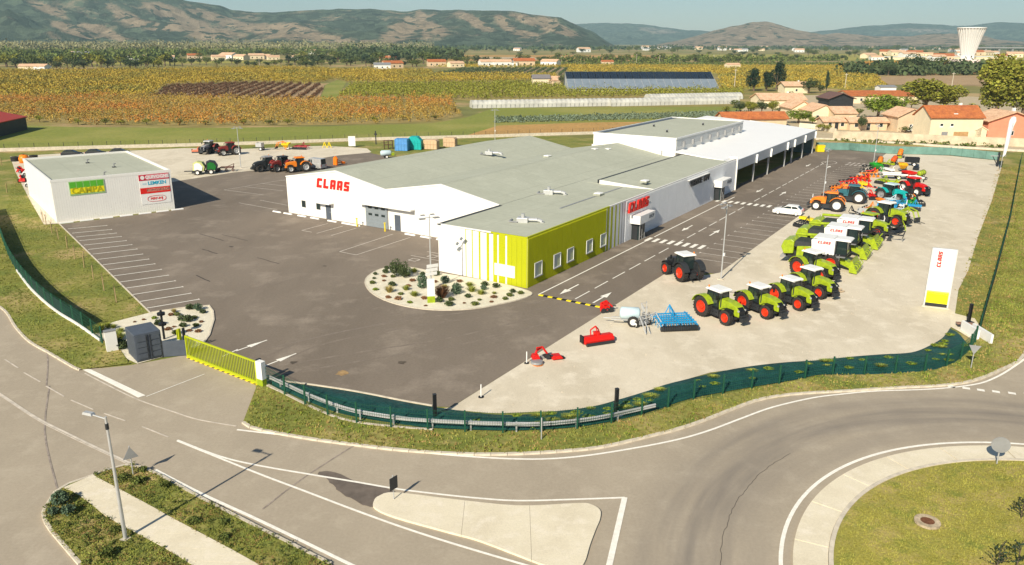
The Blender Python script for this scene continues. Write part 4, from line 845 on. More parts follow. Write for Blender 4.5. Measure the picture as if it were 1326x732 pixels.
yard_lamp(at(933.5, 362), 'floodlight pole at the gravel edge behind the white tractor roofs', 8.1, False, .9); yard_lamp(at(1065.5, 258.5), 'floodlight pole at the gravel edge near the orange tractor', 8.1, False, .9)
yard_lamp(at(1131, 212), 'floodlight pole at the far end of the parking bays', 8.0, False, .9); yard_lamp(at(641, 184), 'floodlight pole beyond the back edge of the main roof', 8.0)
t = thing('marker_post', 'slim white post between the parking bays and the gravel', 'post', at(1051, 268)); MB().tube((0, 0, 0), (0, 0, 2.0), .06).build('post', M_WHITE2, t)
t = thing('street_lamp', 'tall galvanised street lamp standing on the bottom left island', 'lamp', at(163, 700), R(160))
MB().tube((0, 0, .1), (0, 0, 6.85), .10, .055, 12).build('pole', M_GALV, t); MB().tube((0, 0, 6.75), (1.25, 0, 6.85), .035).build('arm', M_GALV, t); MB().box(.75, 1.35, -.13, .13, 6.8, 6.92, .05, .03).build('lamp_head', M_GALV, t); MB().tube((0, 0, 6.2), (0, 0, 6.5), .085).build('collar', M_DARK, t); MB().box(-.2, .2, -.2, .2, .08, .13).build('base', M_KERB, t)
# ------------------------------------------------------------------ road signs
def tri_sign(p, lab, rz, down=False, h=1.25):
    t = thing('road_sign', lab, 'road sign', p, rz); MB().tube((0, 0, 0), (0, 0, h + .75), .035).build('post', M_GALV, t); s = -1 if down else 1; z = h + .35
    MB().prism([(-.42, z - .36 * s), (.42, z - .36 * s), (0, z + .38 * s)], -.06, -.04).build('plate', M_GREY, t)
    MB().prism([(-.36, z - .33 * s), (.36, z - .33 * s), (0, z + .30 * s)], .0361, .04).build('face', M_WHITE2, t)
tri_sign(at(173, 617), 'triangular warning sign seen from behind at the island tip', R(35), False, 1.2); tri_sign(at(1257, 478), 'give way triangle pointing down on the right verge, seen from behind', R(-20), True)
t = thing('road_sign', 'round sign seen from behind on the roundabout apron', 'road sign', at(1290, 604), R(-22)); MB().tube((0, 0, 0), (0, 0, 1.75), .04).build('post', M_GALV, t); MB().lathe([(-.08, .001), (-.08, .50), (-.05, .50), (-.05, .001)], c=(0, 0, 1.45), n=24).build('plate', M_GREY, t); MB().lathe([(-.048, .001), (-.047, .43)], c=(0, .0, 1.45), n=24).build('face', M_BLUE, t)
t = thing('road_sign', 'slim rectangular sign edge on at the nose of the cream island', 'road sign', at(510, 649), R(52)); MB().tube((0, 0, 0), (0, 0, 1.6), .03).build('post', M_GALV, t); MB().box(-.28, .28, -.06, -.03, .75, 1.5).build('plate', M_DARK, t); MB().box(-.2, .2, .03, .045, .8, 1.45).build('face', M_WHITE2, t)
t = thing('marker_post', 'thin white marker post in the grass before the guard rail', 'post', at(701, 571)); MB().tube((0, 0, 0), (0, 0, 1.6), .04).build('post', M_GALV, t)
for x, y, l in ((623, 515, 'white delineator post on black foot at the gravel edge, nearest the bank'), (682, 471, 'white delineator post on black foot left of the red mower')):
    t = thing('delineator_post', l, 'delineator', at(x, y)); MB().tube((0, 0, .08), (0, 0, 1.0), .045).build('post', M_WHITE2, t); MB().lathe([(0, .001), (0, .22), (.08, .2), (.08, .001)], axis='z', n=10).build('foot', M_BLACK, t)
# ------------------------------------------------------------------ pylon sign and totem
def vtext_claas(par, x, z, hgt, y, m=None):
    # letters turned to read upwards: the row runs along +z
    mt = Matrix(((0, -1, 0, x), (0, 0, -1, y), (1, 0, 0, z), (0, 0, 0, 1)))
    claas(par, mt, hgt, .03, m, 6.2)
py = thing('pylon_sign', 'tall white pylon sign with red upright lettering and yellow foot', 'sign', at(1211, 398), R(-24))
MB().box(-1.05, 1.05, -.16, .16, .12, 5.75).build('body', mat('pylon_frame', (.60, .60, .58), .5, var=.02), py)
MB().box(-.92, .92, -.19, -.161, 1.65, 5.75).build('white_panel', M_WHITE2, py); MB().box(-.92, .92, -.19, -.161, .45, 1.35).build('yellow_panel', mat('pylon_yellow', (.82, .80, .01), .5, var=.01), py)
for k in range(4): MB().box(-.92, .92, -.188, -.161, 1.37 + k * .075, 1.37 + k * .075 + .015 + .012 * (4 - k)).build('yellow_band', MC['pylon_yellow'], py)
MB().box(-.92, .92, -.19, -.161, .12, .43).build('dark_foot', M_DARK, py); MB().box(-1.15, 1.15, -.35, .35, 0, .12).build('plinth', M_KERB, py)
vtext_claas(py, -.15, 3.95, .35, -.195, M_SIGNRED)
t = thing('totem_sign', 'small white totem with lime foot on the gravel island', 'sign', at(558.5, 393), R(10)); MB().box(-.36, .36, -.13, .13, .75, 2.45).build('body', M_WHITE2, t); MB().box(-.365, .365, -.135, .135, .05, .75).build('foot', M_LIME, t)
# banner flag at the far right corner
fl = thing('banner_flag', 'tall white feather banner on a pole at the far right corner', 'flag', at(1295, 221), R(-5))
MB().path([(0, 0, 0), (0, 0, 9.6), (.3, 0, 10.3), (.9, 0, 10.5)], .05).build('pole', M_GALV, fl)
MB().prism([(.04, 2.6), (.5, 3.2), (.95, 8.5), (1.25, 9.6), (1.1, 10.3), (.6, 10.5), (.2, 10.2), (.04, 9.5)], -.015, .015).build('banner', M_WHITE2, fl)
MB().prism([(.55, 5.4), (.75, 5.4), (.9, 9.2), (.65, 9.2)], -.02, -.016).build('print_strip', mat('faint_grey_print', (.45, .48, .55), .6, var=.1, scale=8), fl)
t = thing('post_group', 'dark post with cross brace beside the tall banner', 'post', at(1291, 216)); MB().box(-.15, .15, -.15, .15, 0, 2.9).build('post', M_DARK, t); MB().tube((-1.4, -.3, 2.1), (.0, 0, 0.3), .08).build('brace', M_DARK, t); MB().box(-1.6, 1.4, -.1, .1, 2.1, 2.25).build('cross_arm', M_GALV, t)
# container
ct = thing('storage_container', 'dark slate steel container with panelled double doors by the gate', 'container', at(178.5, 471), math.atan2((at(212.5, 463) - at(178.5, 471)).y, (at(212.5, 463) - at(178.5, 471)).x))
cw = (at(212.5, 463) - at(178.5, 471)).length
MB().box(0, cw, .05, 2.5, .08, 2.3).build('box', M_SLATE, ct, bev=.02)
for s in (0, 1):
    dd = MB().box(s * cw / 2 + .06, (s + 1) * cw / 2 - .06, 0.0, .05, .2, 2.2).build('door', M_SLATE, ct)
    for k in range(4): MB().box(s * cw / 2 + .13, (s + 1) * cw / 2 - .13, -.035, 0, .3 + k * .47, .66 + k * .47, .03, 0).build('door_panel', M_SLATE, dd)
    MB().box(s * cw / 2 + (cw / 2 - .16 if s == 0 else .1), s * cw / 2 + (cw / 2 - .12 if s == 0 else .14), -.07, -.036, .2, 2.2).build('lock_bar', M_DARK, dd)
mb = MB()
for k in range(8): mb.box(-.03, 0.0, .2 + k * .28, .36 + k * .28, .2, 2.2)
mb.build('side_corrugation', M_SLATE, ct)
for x, y in ((0, .05), (cw - .1, .05), (0, 2.4), (cw - .1, 2.4)): MB().box(x, x + .12, y, y + .12, 0, .1).build('corner_foot', M_DARK, ct)
# ================================================================== MACHINES (local: +x forward, z up)
WH = {}
def wheel_mesh(r, w_, rimr):
    k = (r, w_, rimr)
    if k in WH: return WH[k]
    t = MB().lathe([(-w_ / 2 + .04, rimr), (-w_ / 2, rimr + (r - rimr) * .5), (-w_ / 2 + .06, r * .955), (w_ / 2 - .06, r * .955), (w_ / 2, rimr + (r - rimr) * .5), (w_ / 2 - .04, rimr)], n=24)
    n = 22
    for i in range(n):                                # chevron lugs
        for s in (-1, 1):
            a = 2 * math.pi * (i + (.25 if s > 0 else -.25)) / n; ca, sa = math.cos(a), math.sin(a)
            def pt(rr, tt, yy): return (rr * ca - tt * sa, yy, rr * sa + tt * ca)
            y0, y1 = (.01 * s, s * (w_ / 2 - .01)); e = .05 * r; sl_ = .10 * r
            vs = [pt(r * .94, -e, y0), pt(r * .94, e, y0), pt(r, e * .7, y0), pt(r, -e * .7, y0), pt(r * .92, -e - sl_, y1), pt(r * .92, e - sl_, y1), pt(r * .985, e * .7 - sl_, y1), pt(r * .985, -e * .7 - sl_, y1)]
            t.add(vs, [(0, 1, 2, 3), (7, 6, 5, 4), (0, 4, 5, 1), (1, 5, 6, 2), (2, 6, 7, 3), (3, 7, 4, 0)])
    rim = MB().lathe([(-w_ / 2 + .05, rimr), (-w_ / 2 + .03, rimr * .95), (-w_ * .22, rimr * .80), (-w_ * .12, rimr * .42), (-w_ * .3, rimr * .36), (-w_ * .33, .001), (w_ * .1, .001), (w_ * .22, rimr * .8), (w_ / 2 - .05, rimr)], n=20)
    WH[k] = (t.mesh('tyre'), rim.mesh('rim')); return WH[k]
WM = {}
def wheel(par, x, y, r, w_, rimmat, rimr=None, name='wheel'):
    rimr = rimr or r * .58; tm, rm = wheel_mesh(r, w_, rimr); key = (r, w_, rimr, rimmat.name)
    if key not in WM: a = tm.copy(); a.materials.append(M_TYRE); b = rm.copy(); b.materials.append(rimmat); WM[key] = (a, b)
    a, b = WM[key]
    o = bpy.data.objects.new(name, a); COL.objects.link(o); o.parent = par; o.location = (x, y, r)
    if y > 0: o.rotation_euler = (0, 0, math.pi)
    q = bpy.data.objects.new('rim', b); COL.objects.link(q); q.parent = o; return o
def tractor(label, body, rim, roofm=None, loc=(0, 0, 0), rz=0, group=None, weight=True, big=1.0, nose=None, beacon=True):
    roofm = roofm or M_WHITE2; nose = nose or body
    t = thing('tractor', label, 'tractor', loc, rz, group)
    t.scale = (1.06, 1.06, 1.06)
    R_, F_ = .93, .68; xr, xf = -1.35, 1.35
    for s in (-1, 1): wheel(t, xr, s * .92, R_, .56, rim); wheel(t, xf, s * .90, F_, .44, rim)
    ch = MB().box(-1.9, 1.9, -.28, .28, .55, 1.05); ch.box(xr - .15, xr + .15, -.8, .8, .8, 1.05); ch.box(xf - .12, xf + .12, -.75, .75, .55, .8); ch.box(-2.2, -1.7, -.35, .35, .45, .95); ch.box(-.75, .35, -.78, -.3, .42, 1.0); ch.box(-.75, .45, .3, .78, .42, 1.0)
    ch.build('chassis', M_DARK, t)
    h = MB(); prof = [(-.1, .98), (.15, 1.92), (1.2, 1.86), (1.85, 1.70), (2.2, 1.40), (2.26, .85), (1.7, .86), (1.1, .98)]
    n = len(prof); tri = tessellate_polygon([[Vector((x, z, 0)) for x, z in prof]])
    wd = [.52, .45, .44, .42, .37, .42, .46, .50]
    h.add([(x, -w_, z) for (x, z), w_ in zip(prof, wd)] + [(x, w_, z) for (x, z), w_ in zip(prof, wd)], [tuple(q) for q in tri] + [tuple(n + i for i in q) for q in tri] + [(i, (i + 1) % n, n + (i + 1) % n, n + i) for i in range(n)])
    hd = h.build('hood', nose, t, bev=.05)
    MB().prism([(1.98, 1.60), (2.27, 1.34), (2.32, .9), (2.20, .9), (1.95, 1.5)], -.30, .30).build('grille', M_BLACK, hd)
    for s in (-1, 1):
        MB().box(.75, 1.75, s * .455 - .012, s * .455 + .012, 1.05, 1.36).build('side_grille', M_BLACK, hd)
        MB().box(2.12, 2.26, s * .37 - .05, s * .37 + .05, 1.30, 1.44).build('headlight', M_GALV, hd)
    cab = MB(); cab.box(-1.25, .12, -.66, .66, 1.15, 2.48, .10, .06).build('cab_glass', M_GLASS, t)
    fr = MB()
    for x0, x1 in ((-1.27, -1.15), (.02, .06)):
        for s in (-1, 1): fr.path([(x0 if x0 < -1 else .13, s * .67, 1.12), (-1.14 if x0 < -1 else .01, s * .61, 2.5)], .045, 6)
    for s in (-1, 1): fr.path([(-.52, s * .67, 1.1), (-.52, s * .61, 2.5)], .035, 6)
    fr.box(-1.28, .14, -.69, .69, .98, 1.17); fr.build('cab_frame', M_BLACK, t)
    rf = MB().box(-1.35, .32, -.74, .74, 2.48, 2.58).box(-1.35, .32, -.74, .74, 2.58, 2.68, .16, .14).build('cab_roof', roofm, t, bev=.03)
    for s in (-1, 1): MB().box(.28, .34, s * .55 - .1, s * .55 + .1, 2.42, 2.5).build('work_light', M_GALV, rf)
    if beacon: MB().tube((-1.1, -.6, 2.66), (-1.1, -.6, 2.85), .06).build('beacon', M_ORANGE, rf)
    for s in (-1, 1):                                  # rear fenders
        f = MB(); a0, a1, n = 25, 165, 9; vs = []; y0, y1 = s * .60, s * 1.27
        for i in range(n + 1):
            a = R(a0 + (a1 - a0) * i / n); vs += [(xr + rr * math.cos(a), y, R_ + rr * math.sin(a)) for rr, y in ((1.03, y0), (1.03, y1), (1.08, y1), (1.08, y0))]
        fs = [(4 * i + j, 4 * i + (j + 1) % 4, 4 * i + 4 + (j + 1) % 4, 4 * i + 4 + j) for i in range(n) for j in range(4)] + [(0, 1, 2, 3), (4 * n + 3, 4 * n + 2, 4 * n + 1, 4 * n)]
        f.add(vs, fs).box(xr - .7, xr + .85, s * .60 - .03, s * .60 + .03, 1.0, 1.75, .25, 0).build('fender', body, t)
        f = MB(); vs = []
        for i in range(6):
            a = R(35 + 100 * i / 5); vs += [(xf + rr * math.cos(a), y, F_ + rr * math.sin(a)) for rr, y in ((.76, s * .70), (.76, s * 1.1), (.80, s * 1.1), (.80, s * .70))]
        f.add(vs, [(4 * i + j, 4 * i + (j + 1) % 4, 4 * i + 4 + (j + 1) % 4, 4 * i + 4 + j) for i in range(5) for j in range(4)]).build('mudguard', M_BLACK, t)
        MB().path([(.12, s * .66, 2.3), (.35, s * 1.05, 2.3)], .02, 5).box(.30, .36, s * 1.08 - .09, s * 1.08 + .09, 1.95, 2.35).build('mirror', M_BLACK, t)
    MB().tube((.28, -.48, 1.2), (.28, -.48, 2.5), .055).build('exhaust', M_DARK, t)
    MB().box(-.35, .2, -.85, -.55, .45, .5).box(-.35, .2, -.85, -.6, .75, .8).box(-.35, -.3, -.85, -.6, .45, 1.0).build('steps', M_DARK, t)
    hk = MB()
    for s in (-1, 1): hk.path([(-1.9, s * .35, .6), (-2.55, s * .42, .42)], .05, 6); hk.path([(-1.9, s * .25, 1.25), (-2.3, s * .4, .95), (-2.35, s * .4, .5)], .035, 6)
    hk.path([(-1.9, 0, 1.0), (-2.5, 0, .85)], .035, 6); hk.build('rear_linkage', M_DARK, t)
    if weight: MB().box(2.32, 2.7, -.42, .42, .5, .85, .05, .05).box(2.3, 2.5, -.3, .3, .85, 1.0).build('front_linkage', M_DARK, t, bev=.03)
    return t
HD = R(-59)
def mid(rw, fw, hd, side=1):                          # centre from the near wheel contacts
    a, b = at(*rw), at(*fw); c = (a + b) / 2; n_ = Vector((-math.sin(hd), math.cos(hd), 0)); return c + n_ * (.95 * side)
M_LIMEB = M_LIME
T = tractor('lime tractor with white cab roof, leftmost of the front row', M_LIMEB, M_ORG, loc=mid((911, 410), (937, 420.5), HD), rz=HD, group='lime tractors in the front row')
T2 = clone(T, mid((962, 402.5), (990, 413.5), HD), HD, 'lime tractor with white cab roof, second from the left in the front row')
T3 = clone(T, mid((1004, 392), (1032, 403), HD), HD, 'lime tractor in the middle of the front row of five', 1.0)
T4 = clone(T, mid((1030, 377), (1060, 389), HD), HD, 'lime tractor, fourth in the front row with its nose by the tyre rubble', 1.02)
T5 = clone(T, mid((1027, 354), (1069, 368.5), HD), HD, 'lime tractor at the right end of the front row beside the first harvester', 1.08)
tractor('black tractor with orange wheels and white cab roof seen from behind', M_DARK, M_ORG, loc=at(883, 361) + Vector((0, .6, 0)), rz=R(112), weight=False)
tractor('orange tractor with pale wheels parked beside the white car', M_ORANGE, M_WHITE2, M_ORANGE, at(1070, 272) , math.atan2(1.3, -2.6), nose=M_ORANGE)
tractor('dark teal tractor with white wheels behind the orange one', M_TEAL, M_WHITE2, M_TEAL, at(1099, 262), R(118) + .6)
tractor('red tractor with pale wheels standing on the right among the implements', M_RED, M_WHITE2, M_RED, at(1184, 252), R(-72))
tractor('lime tractor with pale roof behind the harvesters, near its front loader', M_LIME, M_ORG, loc=at(1150, 290), rz=HD + .1).scale = (1.15, 1.15, 1.15)
tractor('green and blue tractor between the red tractor and the mower', M_TURQ, M_GREY, M_PBLUE, at(1156, 261), R(-60))
tractor('lime tractor with dark cab roof in the second row', M_LIME, M_ORG, M_LIME, at(1128, 304), HD + .05)
M_DRED = mat('dull_dark_red', (.22, .030, .025), .5, var=.12, scale=3)
tractor('dark red tractor, leftmost of the group behind the asphalt', M_DRED, M_DARK, M_GREY, at(344, 221.5), R(-140), nose=M_DARK)
tractor('red tractor with grey roof, middle of the group behind the asphalt', M_DRED, M_GREY, M_DARK, at(364, 221.5), R(-130))
tractor('tall orange tractor beside the back corner of the gable wall', M_ORANGE, M_GALV, M_ORANGE, at(385, 222.5), R(-150), nose=M_ORANGE)
tractor('red tractor with grey roof, left of the pair on the back gravel', M_DRED, M_DARK, M_GALV, at(270, 199), R(-100), nose=M_GREY)
tractor('dark red tractor, right of the pair by the back left pole', M_DRED, M_GALV, M_DRED, at(296, 201), R(-140))
# ---- combine harvesters
def harvester(label, loc, rz, hood=M_LIME):
    t = thing('combine_harvester', label, 'harvester', loc, rz, 'white and lime combine harvesters side by side')
    for s in (-1, 1): wheel(t, 1.5, s * 1.25, .95, .72, M_ORG); wheel(t, -2.3, s * 1.2, .62, .45, M_ORG)
    MB().box(-3.2, 2.0, -.9, .9, .7, 1.6).build('chassis', M_DARK, t)
    MB().prism([(-3.6, 1.25), (-3.95, 2.0), (-3.7, 2.75), (-2.9, 2.95), (-2.55, 2.75), (-2.55, 1.4)], -1.3, 1.3).build('rear_hood', hood, t, bev=.08)
    b = MB().prism([(-2.2, 1.15), (-2.2, 2.3), (-.9, 2.45), (.35, 2.3), (.35, 1.5), (-.4, 1.2)], -1.38, 1.38).build('side_panel', M_LIME, t, bev=.05)
    MB().box(-2.55, -.72, -1.25, 1.25, 2.2, 2.85, .1, .1).build('engine_deck', M_DARK, t)
    g = MB().prism([(-.6, 1.9), (-.75, 3.25), (.1, 3.45), (1.75, 3.45), (1.75, 1.75), (.4, 1.75)], -1.42, 1.42).build('grain_tank', M_WHITE2, t, bev=.04)
    claas(g, wallmat4((-.05, -1.43, 2.95), (1, 0, 0)), .30, .01, pitch=6.4)
    MB().box(-.5, 1.5, -1.2, 1.2, 3.45, 3.55).build('tank_lid', M_WHITE2, g)
    MB().box(1.78, 2.95, -.95, .95, 1.9, 3.35, .12, .08).build('cab_glass', M_GLASS, t)
    fr = MB()
    for s in (-1, 1): fr.path([(2.95, s * .93, 1.9), (2.85, s * .87, 3.4)], .05); fr.path([(1.8, s * .96, 1.9), (1.88, s * .9, 3.4)], .06)
    fr.box(1.76, 3.0, -1, 1, 1.7, 1.92); fr.build('cab_frame', M_BLACK, t)
    MB().box(1.5, 3.25, -1.05, 1.05, 3.38, 3.48).box(1.5, 3.25, -1.05, 1.05, 3.48, 3.6, .2, .15).build('cab_roof', M_WHITE2, t, bev=.03)
    MB().prism([(1.8, 1.0), (1.9, 1.6), (3.5, .95), (3.5, .35)], -.6, .6).build('feeder_house', M_LIME, t)
    hdr = MB().prism([(3.5, .2), (3.4, 1.25), (3.7, 1.5), (4.0, .9), (4.3, .25), (4.3, .12)], -1.45, 1.45).build('pickup_header', M_LIME, t)
    mb = MB(); mb.tube((4.05, -1.45, .75), (4.05, 1.45, .75), .06)
    for k in range(6):
        a = k * math.pi / 3; mb.tube((4.05 + .36 * math.cos(a), -1.4, .75 + .36 * math.sin(a)), (4.05 + .36 * math.cos(a), 1.4, .75 + .36 * math.sin(a)), .025, n=4)
    for s in (-1.4, -.5, .5, 1.4): mb.lathe([(-.02 + s, .30), (-.02 + s, .38), (.02 + s, .38), (.02 + s, .30)], c=(4.05, 0, .75), n=6)
    mb.build('reel', M_LIME, hdr)
    MB().prism([(-.6, .9), (.5, .9), (.5, 1.5), (.2, 1.75), (-.6, 1.45)], -1.40, -1.28).build('lower_guard', M_LIME, t)
    MB().path([(-.2, 1.2, 3.25), (-3.0, 1.25, 3.1)], .17, 10).build('unloading_auger', M_LIME if hood is M_LIME else M_WHITE2, t)
    lad = MB(); 
    for k in range(5): lad.box(2.0, 2.35, -1.55, -1.35, .5 + .28 * k, .53 + .28 * k)
    lad.box(1.98, 2.01, -1.55, -1.35, .5, 2.0).box(2.34, 2.37, -1.55, -1.35, .5, 2.0).box(1.9, 2.9, -1.45, -1.0, 1.68, 1.72).build('ladder', M_GREY, t)
    MB().path([(3.0, -1.0, 3.2), (3.2, -1.5, 3.2)], .025).box(3.15, 3.2, -1.6, -1.4, 2.7, 3.2).build('mirror', M_BLACK, t)
    MB().prism([(-3.95, 1.0), (-3.5, 1.3), (-3.4, .8), (-4.1, .6)], -.9, .9).build('straw_chopper', M_GREY, t)
    return t
CH = R(-33)
c1 = at(1059, 349) + Vector((.5, 1.3, 0))
C1 = harvester('combine harvester nearest the camera, with lime rear hood', c1, CH)
C2 = clone(C1, at(1075, 331.5) + Vector((.5, 1.3, 0)), CH, 'combine harvester in the middle of the three, white tank with lime side')
C3 = clone(C1, at(1091, 319) + Vector((.5, 1.3, 0)), CH, 'farthest of the three combine harvesters, next to the lime tractors')
# ---- implements
def frame_imp(label, loc, rz, m, L_=2.6, W_=2.6, tines=8, rowsn=3, m2=None, name='cultivator', roller=True):
    t = thing(name, label, 'implement', loc, rz); mb = MB()
    for k in range(rowsn): mb.box(-L_ / 2 + k * L_ / (rowsn - 1) - .05, -L_ / 2 + k * L_ / (rowsn - 1) + .05, -W_ / 2, W_ / 2, .62, .73)
    for y in (-W_ / 2 + .3, 0, W_ / 2 - .3): mb.box(-L_ / 2, L_ / 2, y - .05, y + .05, .735, .84)
    mb.path([(L_ / 2, 0, .8), (L_ / 2 + .2, 0, 1.45), (0, 0, .85)], .06); mb.path([(L_ / 2, -.45, .7), (L_ / 2 + .2, 0, 1.45), (L_ / 2, .45, .7)], .05)
    mb.build('frame', m, t); tb_ = MB()
    for k in range(rowsn):
        for j in range(tines // rowsn + 2):
            y = -W_ / 2 + .15 + (j + k / rowsn) * W_ / (tines // rowsn + 2); x = -L_ / 2 + k * L_ / (rowsn - 1); tb_.path([(x, y, .62), (x - .22, y, .4), (x + .02, y, .05)], .035, 5)
    tb_.build('tines', m2 or m, t)
    if roller:
        r_ = MB().lathe([(-W_ / 2, .001), (-W_ / 2, .22), (W_ / 2, .22), (W_ / 2, .001)], c=(-L_ / 2 - .45, 0, .25), n=12)
        for k in range(int(W_ / .16)): r_.lathe([(-W_ / 2 + k * .16, .22), (-W_ / 2 + k * .16 + .03, .30), (-W_ / 2 + k * .16 + .06, .22)], c=(-L_ / 2 - .45, 0, .30), n=12)
        r_.build('roller', M_DARK, t); MB().box(-L_ / 2 - .5, -L_ / 2, -W_ / 2, -W_ / 2 + .08, .5, .6).box(-L_ / 2 - .5, -L_ / 2, W_ / 2 - .08, W_ / 2, .5, .6).build('roller_arm', m, t)
    return t
frame_imp('bright blue tine cultivator with rollers on the pale gravel', at(872, 421), R(97), M_BLUE, 2.3, 3.3, 60, 5)
def mower(label, loc, rz, m, W_=2.6):
    t = thing('flail_mower', label, 'implement', loc, rz)
    MB().prism([(-.5, .18), (-.55, .45), (-.2, .72), (.35, .66), (.55, .3), (.5, .18)], -W_ / 2, W_ / 2).build('housing', m, t, bev=.03)
    MB().lathe([(-W_ / 2 + .1, .001), (-W_ / 2 + .1, .14), (W_ / 2 - .1, .14), (W_ / 2 - .1, .001)], c=(-.6, 0, .15), n=10).build('roller', M_DARK, t)
    MB().path([(.3, -.45, .6), (.55, -.35, 1.0), (.35, 0, 1.35), (.55, .35, 1.0), (.3, .45, .6)], .06).path([(-.2, 0, .7), (.35, 0, 1.35)], .05).box(-.1, .35, -.2, .2, .68, .95).build('headstock', m, t)
    MB().box(-.25, .3, W_ / 2, W_ / 2 + .12, .2, .8).build('belt_guard', M_BLACK, t); MB().tube((.25, 0, .82), (.7, 0, .75), .08).build('drive_shaft', M_GREY, t)
    for k in range(9): MB().box(.5, .53, -W_ / 2 + .1 + k * W_ / 9, -W_ / 2 + .3 + k * W_ / 9, .02, .25).build('flap', M_BLACK, t)
    return t
mower('red flail mower lying alone on the pale gravel', at(773, 444), R(112), M_RED, 2.7)
t = thing('orchard_mower', 'red orchard mower with swinging side arm, nearest the bank', 'implement', at(706, 467), R(15))
MB().path([(-.9, .1, .3), (-.6, .3, .8), (-.2, .2, 1.1), (.2, .1, .5)], .09).path([(-.6, .3, .8), (-.7, 0, 1.15), (-.2, .2, 1.1)], .06).box(-1.1, -.5, -.3, .4, .3, .6, .1, .1).build('frame', M_RED, t)
MB().lathe([(0, .001), (0, .5), (.16, .46), (.2, .001)], c=(-.85, -.55, .12), axis='z', n=16).build('mower_disc', M_GREY, t); MB().lathe([(0, .38), (.05, .42), (.07, .38)], c=(-.85, -.75, .05), axis='z', n=16).build('brush_ring', M_ORANGE, t)
MB().path([(-.2, .1, .45), (.6, -.1, .4)], .08).box(-.1, .3, -.25, .1, .3, .55).build('arm', M_DARK, t); MB().prism([(.5, .12), (.6, .42), (1.2, .42), (1.4, .15)], -.35, .3).build('side_housing', M_RED, t, bev=.03)
MB().lathe([(-.1, .001), (-.1, .14), (.1, .14), (.1, .001)], c=(1.42, -.1, .14), n=10).build('guide_wheel', M_BLACK, t)
for x in (-.1, .5): MB().lathe([(-.1, .001), (-.1, .17), (.1, .17), (.1, .001)], c=(x, .35, .17), n=12).build('guide_wheel', M_GREY, t)
t = thing('red_implement', 'small red implement at the gravel edge by the end of the speed bump', 'implement', at(784, 404), R(20))
MB().path([(-.6, -.3, .2), (-.5, 0, .9), (.1, .1, 1.05), (.6, -.2, .5)], .08).path([(-.5, 0, .9), (0, -.4, .3)], .07).box(-.5, .3, -.35, .25, .35, .65, .05, .05).build('frame', M_RED, t); MB().box(-.3, .2, -.15, .15, .7, 1.0).build('gearbox', M_RED, t)
for k in range(3): MB().lathe([(-.02, .001), (-.02, .26), (.02, .26), (.02, .001)], c=(-.4 + k * .4, -.4, .26), n=14).build('disc', M_DARK, t)
MB().path([(.5, 0, .5), (1.1, .1, .45), (1.2, .4, .3)], .05).build('drawbar', M_DARK, t)
sp_ = thing('sprayer', 'pale blue tank sprayer with folded grey booms and wheels', 'sprayer', at(815, 420), R(172))
MB().lathe([(-.9, .001), (-.9, .35), (-.75, .55), (.75, .55), (.9, .35), (.9, .001)], c=(0.0, 0, 1.05), axis='x', n=16).build('tank', M_PBLUE, sp_, smooth=True); wheel(sp_, -.3, -.75, .5, .28, M_WHITE2); wheel(sp_, -.3, .75, .5, .28, M_WHITE2)
mb = MB().box(-1.4, 1.6, -.35, -.25, .45, .55).box(-1.4, 1.6, .25, .35, .45, .55)
mb.path([(1.6, 0, .5), (2.3, 0, .5)], .05); mb.build('frame', M_GALV, sp_)
for s in (-1, 1):
    mb = MB()
    for z in (.9, 1.35): mb.path([(-1.3, s * .4, z), (-1.0, s * 1.3, z + .25), (-1.5, s * 1.5, z + .2)], .03, 4)
    for k in range(9): a = (-1.3 + .3 * k / 8, s * (.4 + .9 * k / 8), .9 + .25 * k / 8); mb.tube(a, (a[0] + .02, a[1] + s * .05, a[2] + .45), .02, n=4)
    mb.path([(-1.4, s * .5, .2), (-1.45, s * .5, 1.9), (-1.4, s * .9, 1.9)], .035, 4); mb.build('boom', M_GALV, sp_)
fw_ = thing('folding_windrower', 'galvanised folding implement frame with long steel forks beside the sprayer', 'implement', at(838, 426), R(-60)); mb = MB()
for s in (-1, 1): mb.path([(-.8, s * .4, .5), (.0, s * .9, 1.3), (1.2, s * 1.1, .12)], .05, 5); mb.path([(.3, s * .6, .9), (1.3, s * .7, .1)], .04, 5); mb.path([(.0, s * .9, 1.3), (-.2, s * .3, .7)], .035, 4)
mb.path([(-.8, -.4, .5), (-.8, .4, .5)], .05); mb.path([(0, -.9, 1.3), (0, .9, 1.3)], .04); mb.build('frame', M_GALV, fw_)
MB().box(-1.0, -.4, -.5, .5, .3, .7, .1, .1).build('gearbox', M_GREY, fw_)
for s in (-1, 1): wheel(fw_, -.7, s * .7, .3, .18, M_WHITE2)
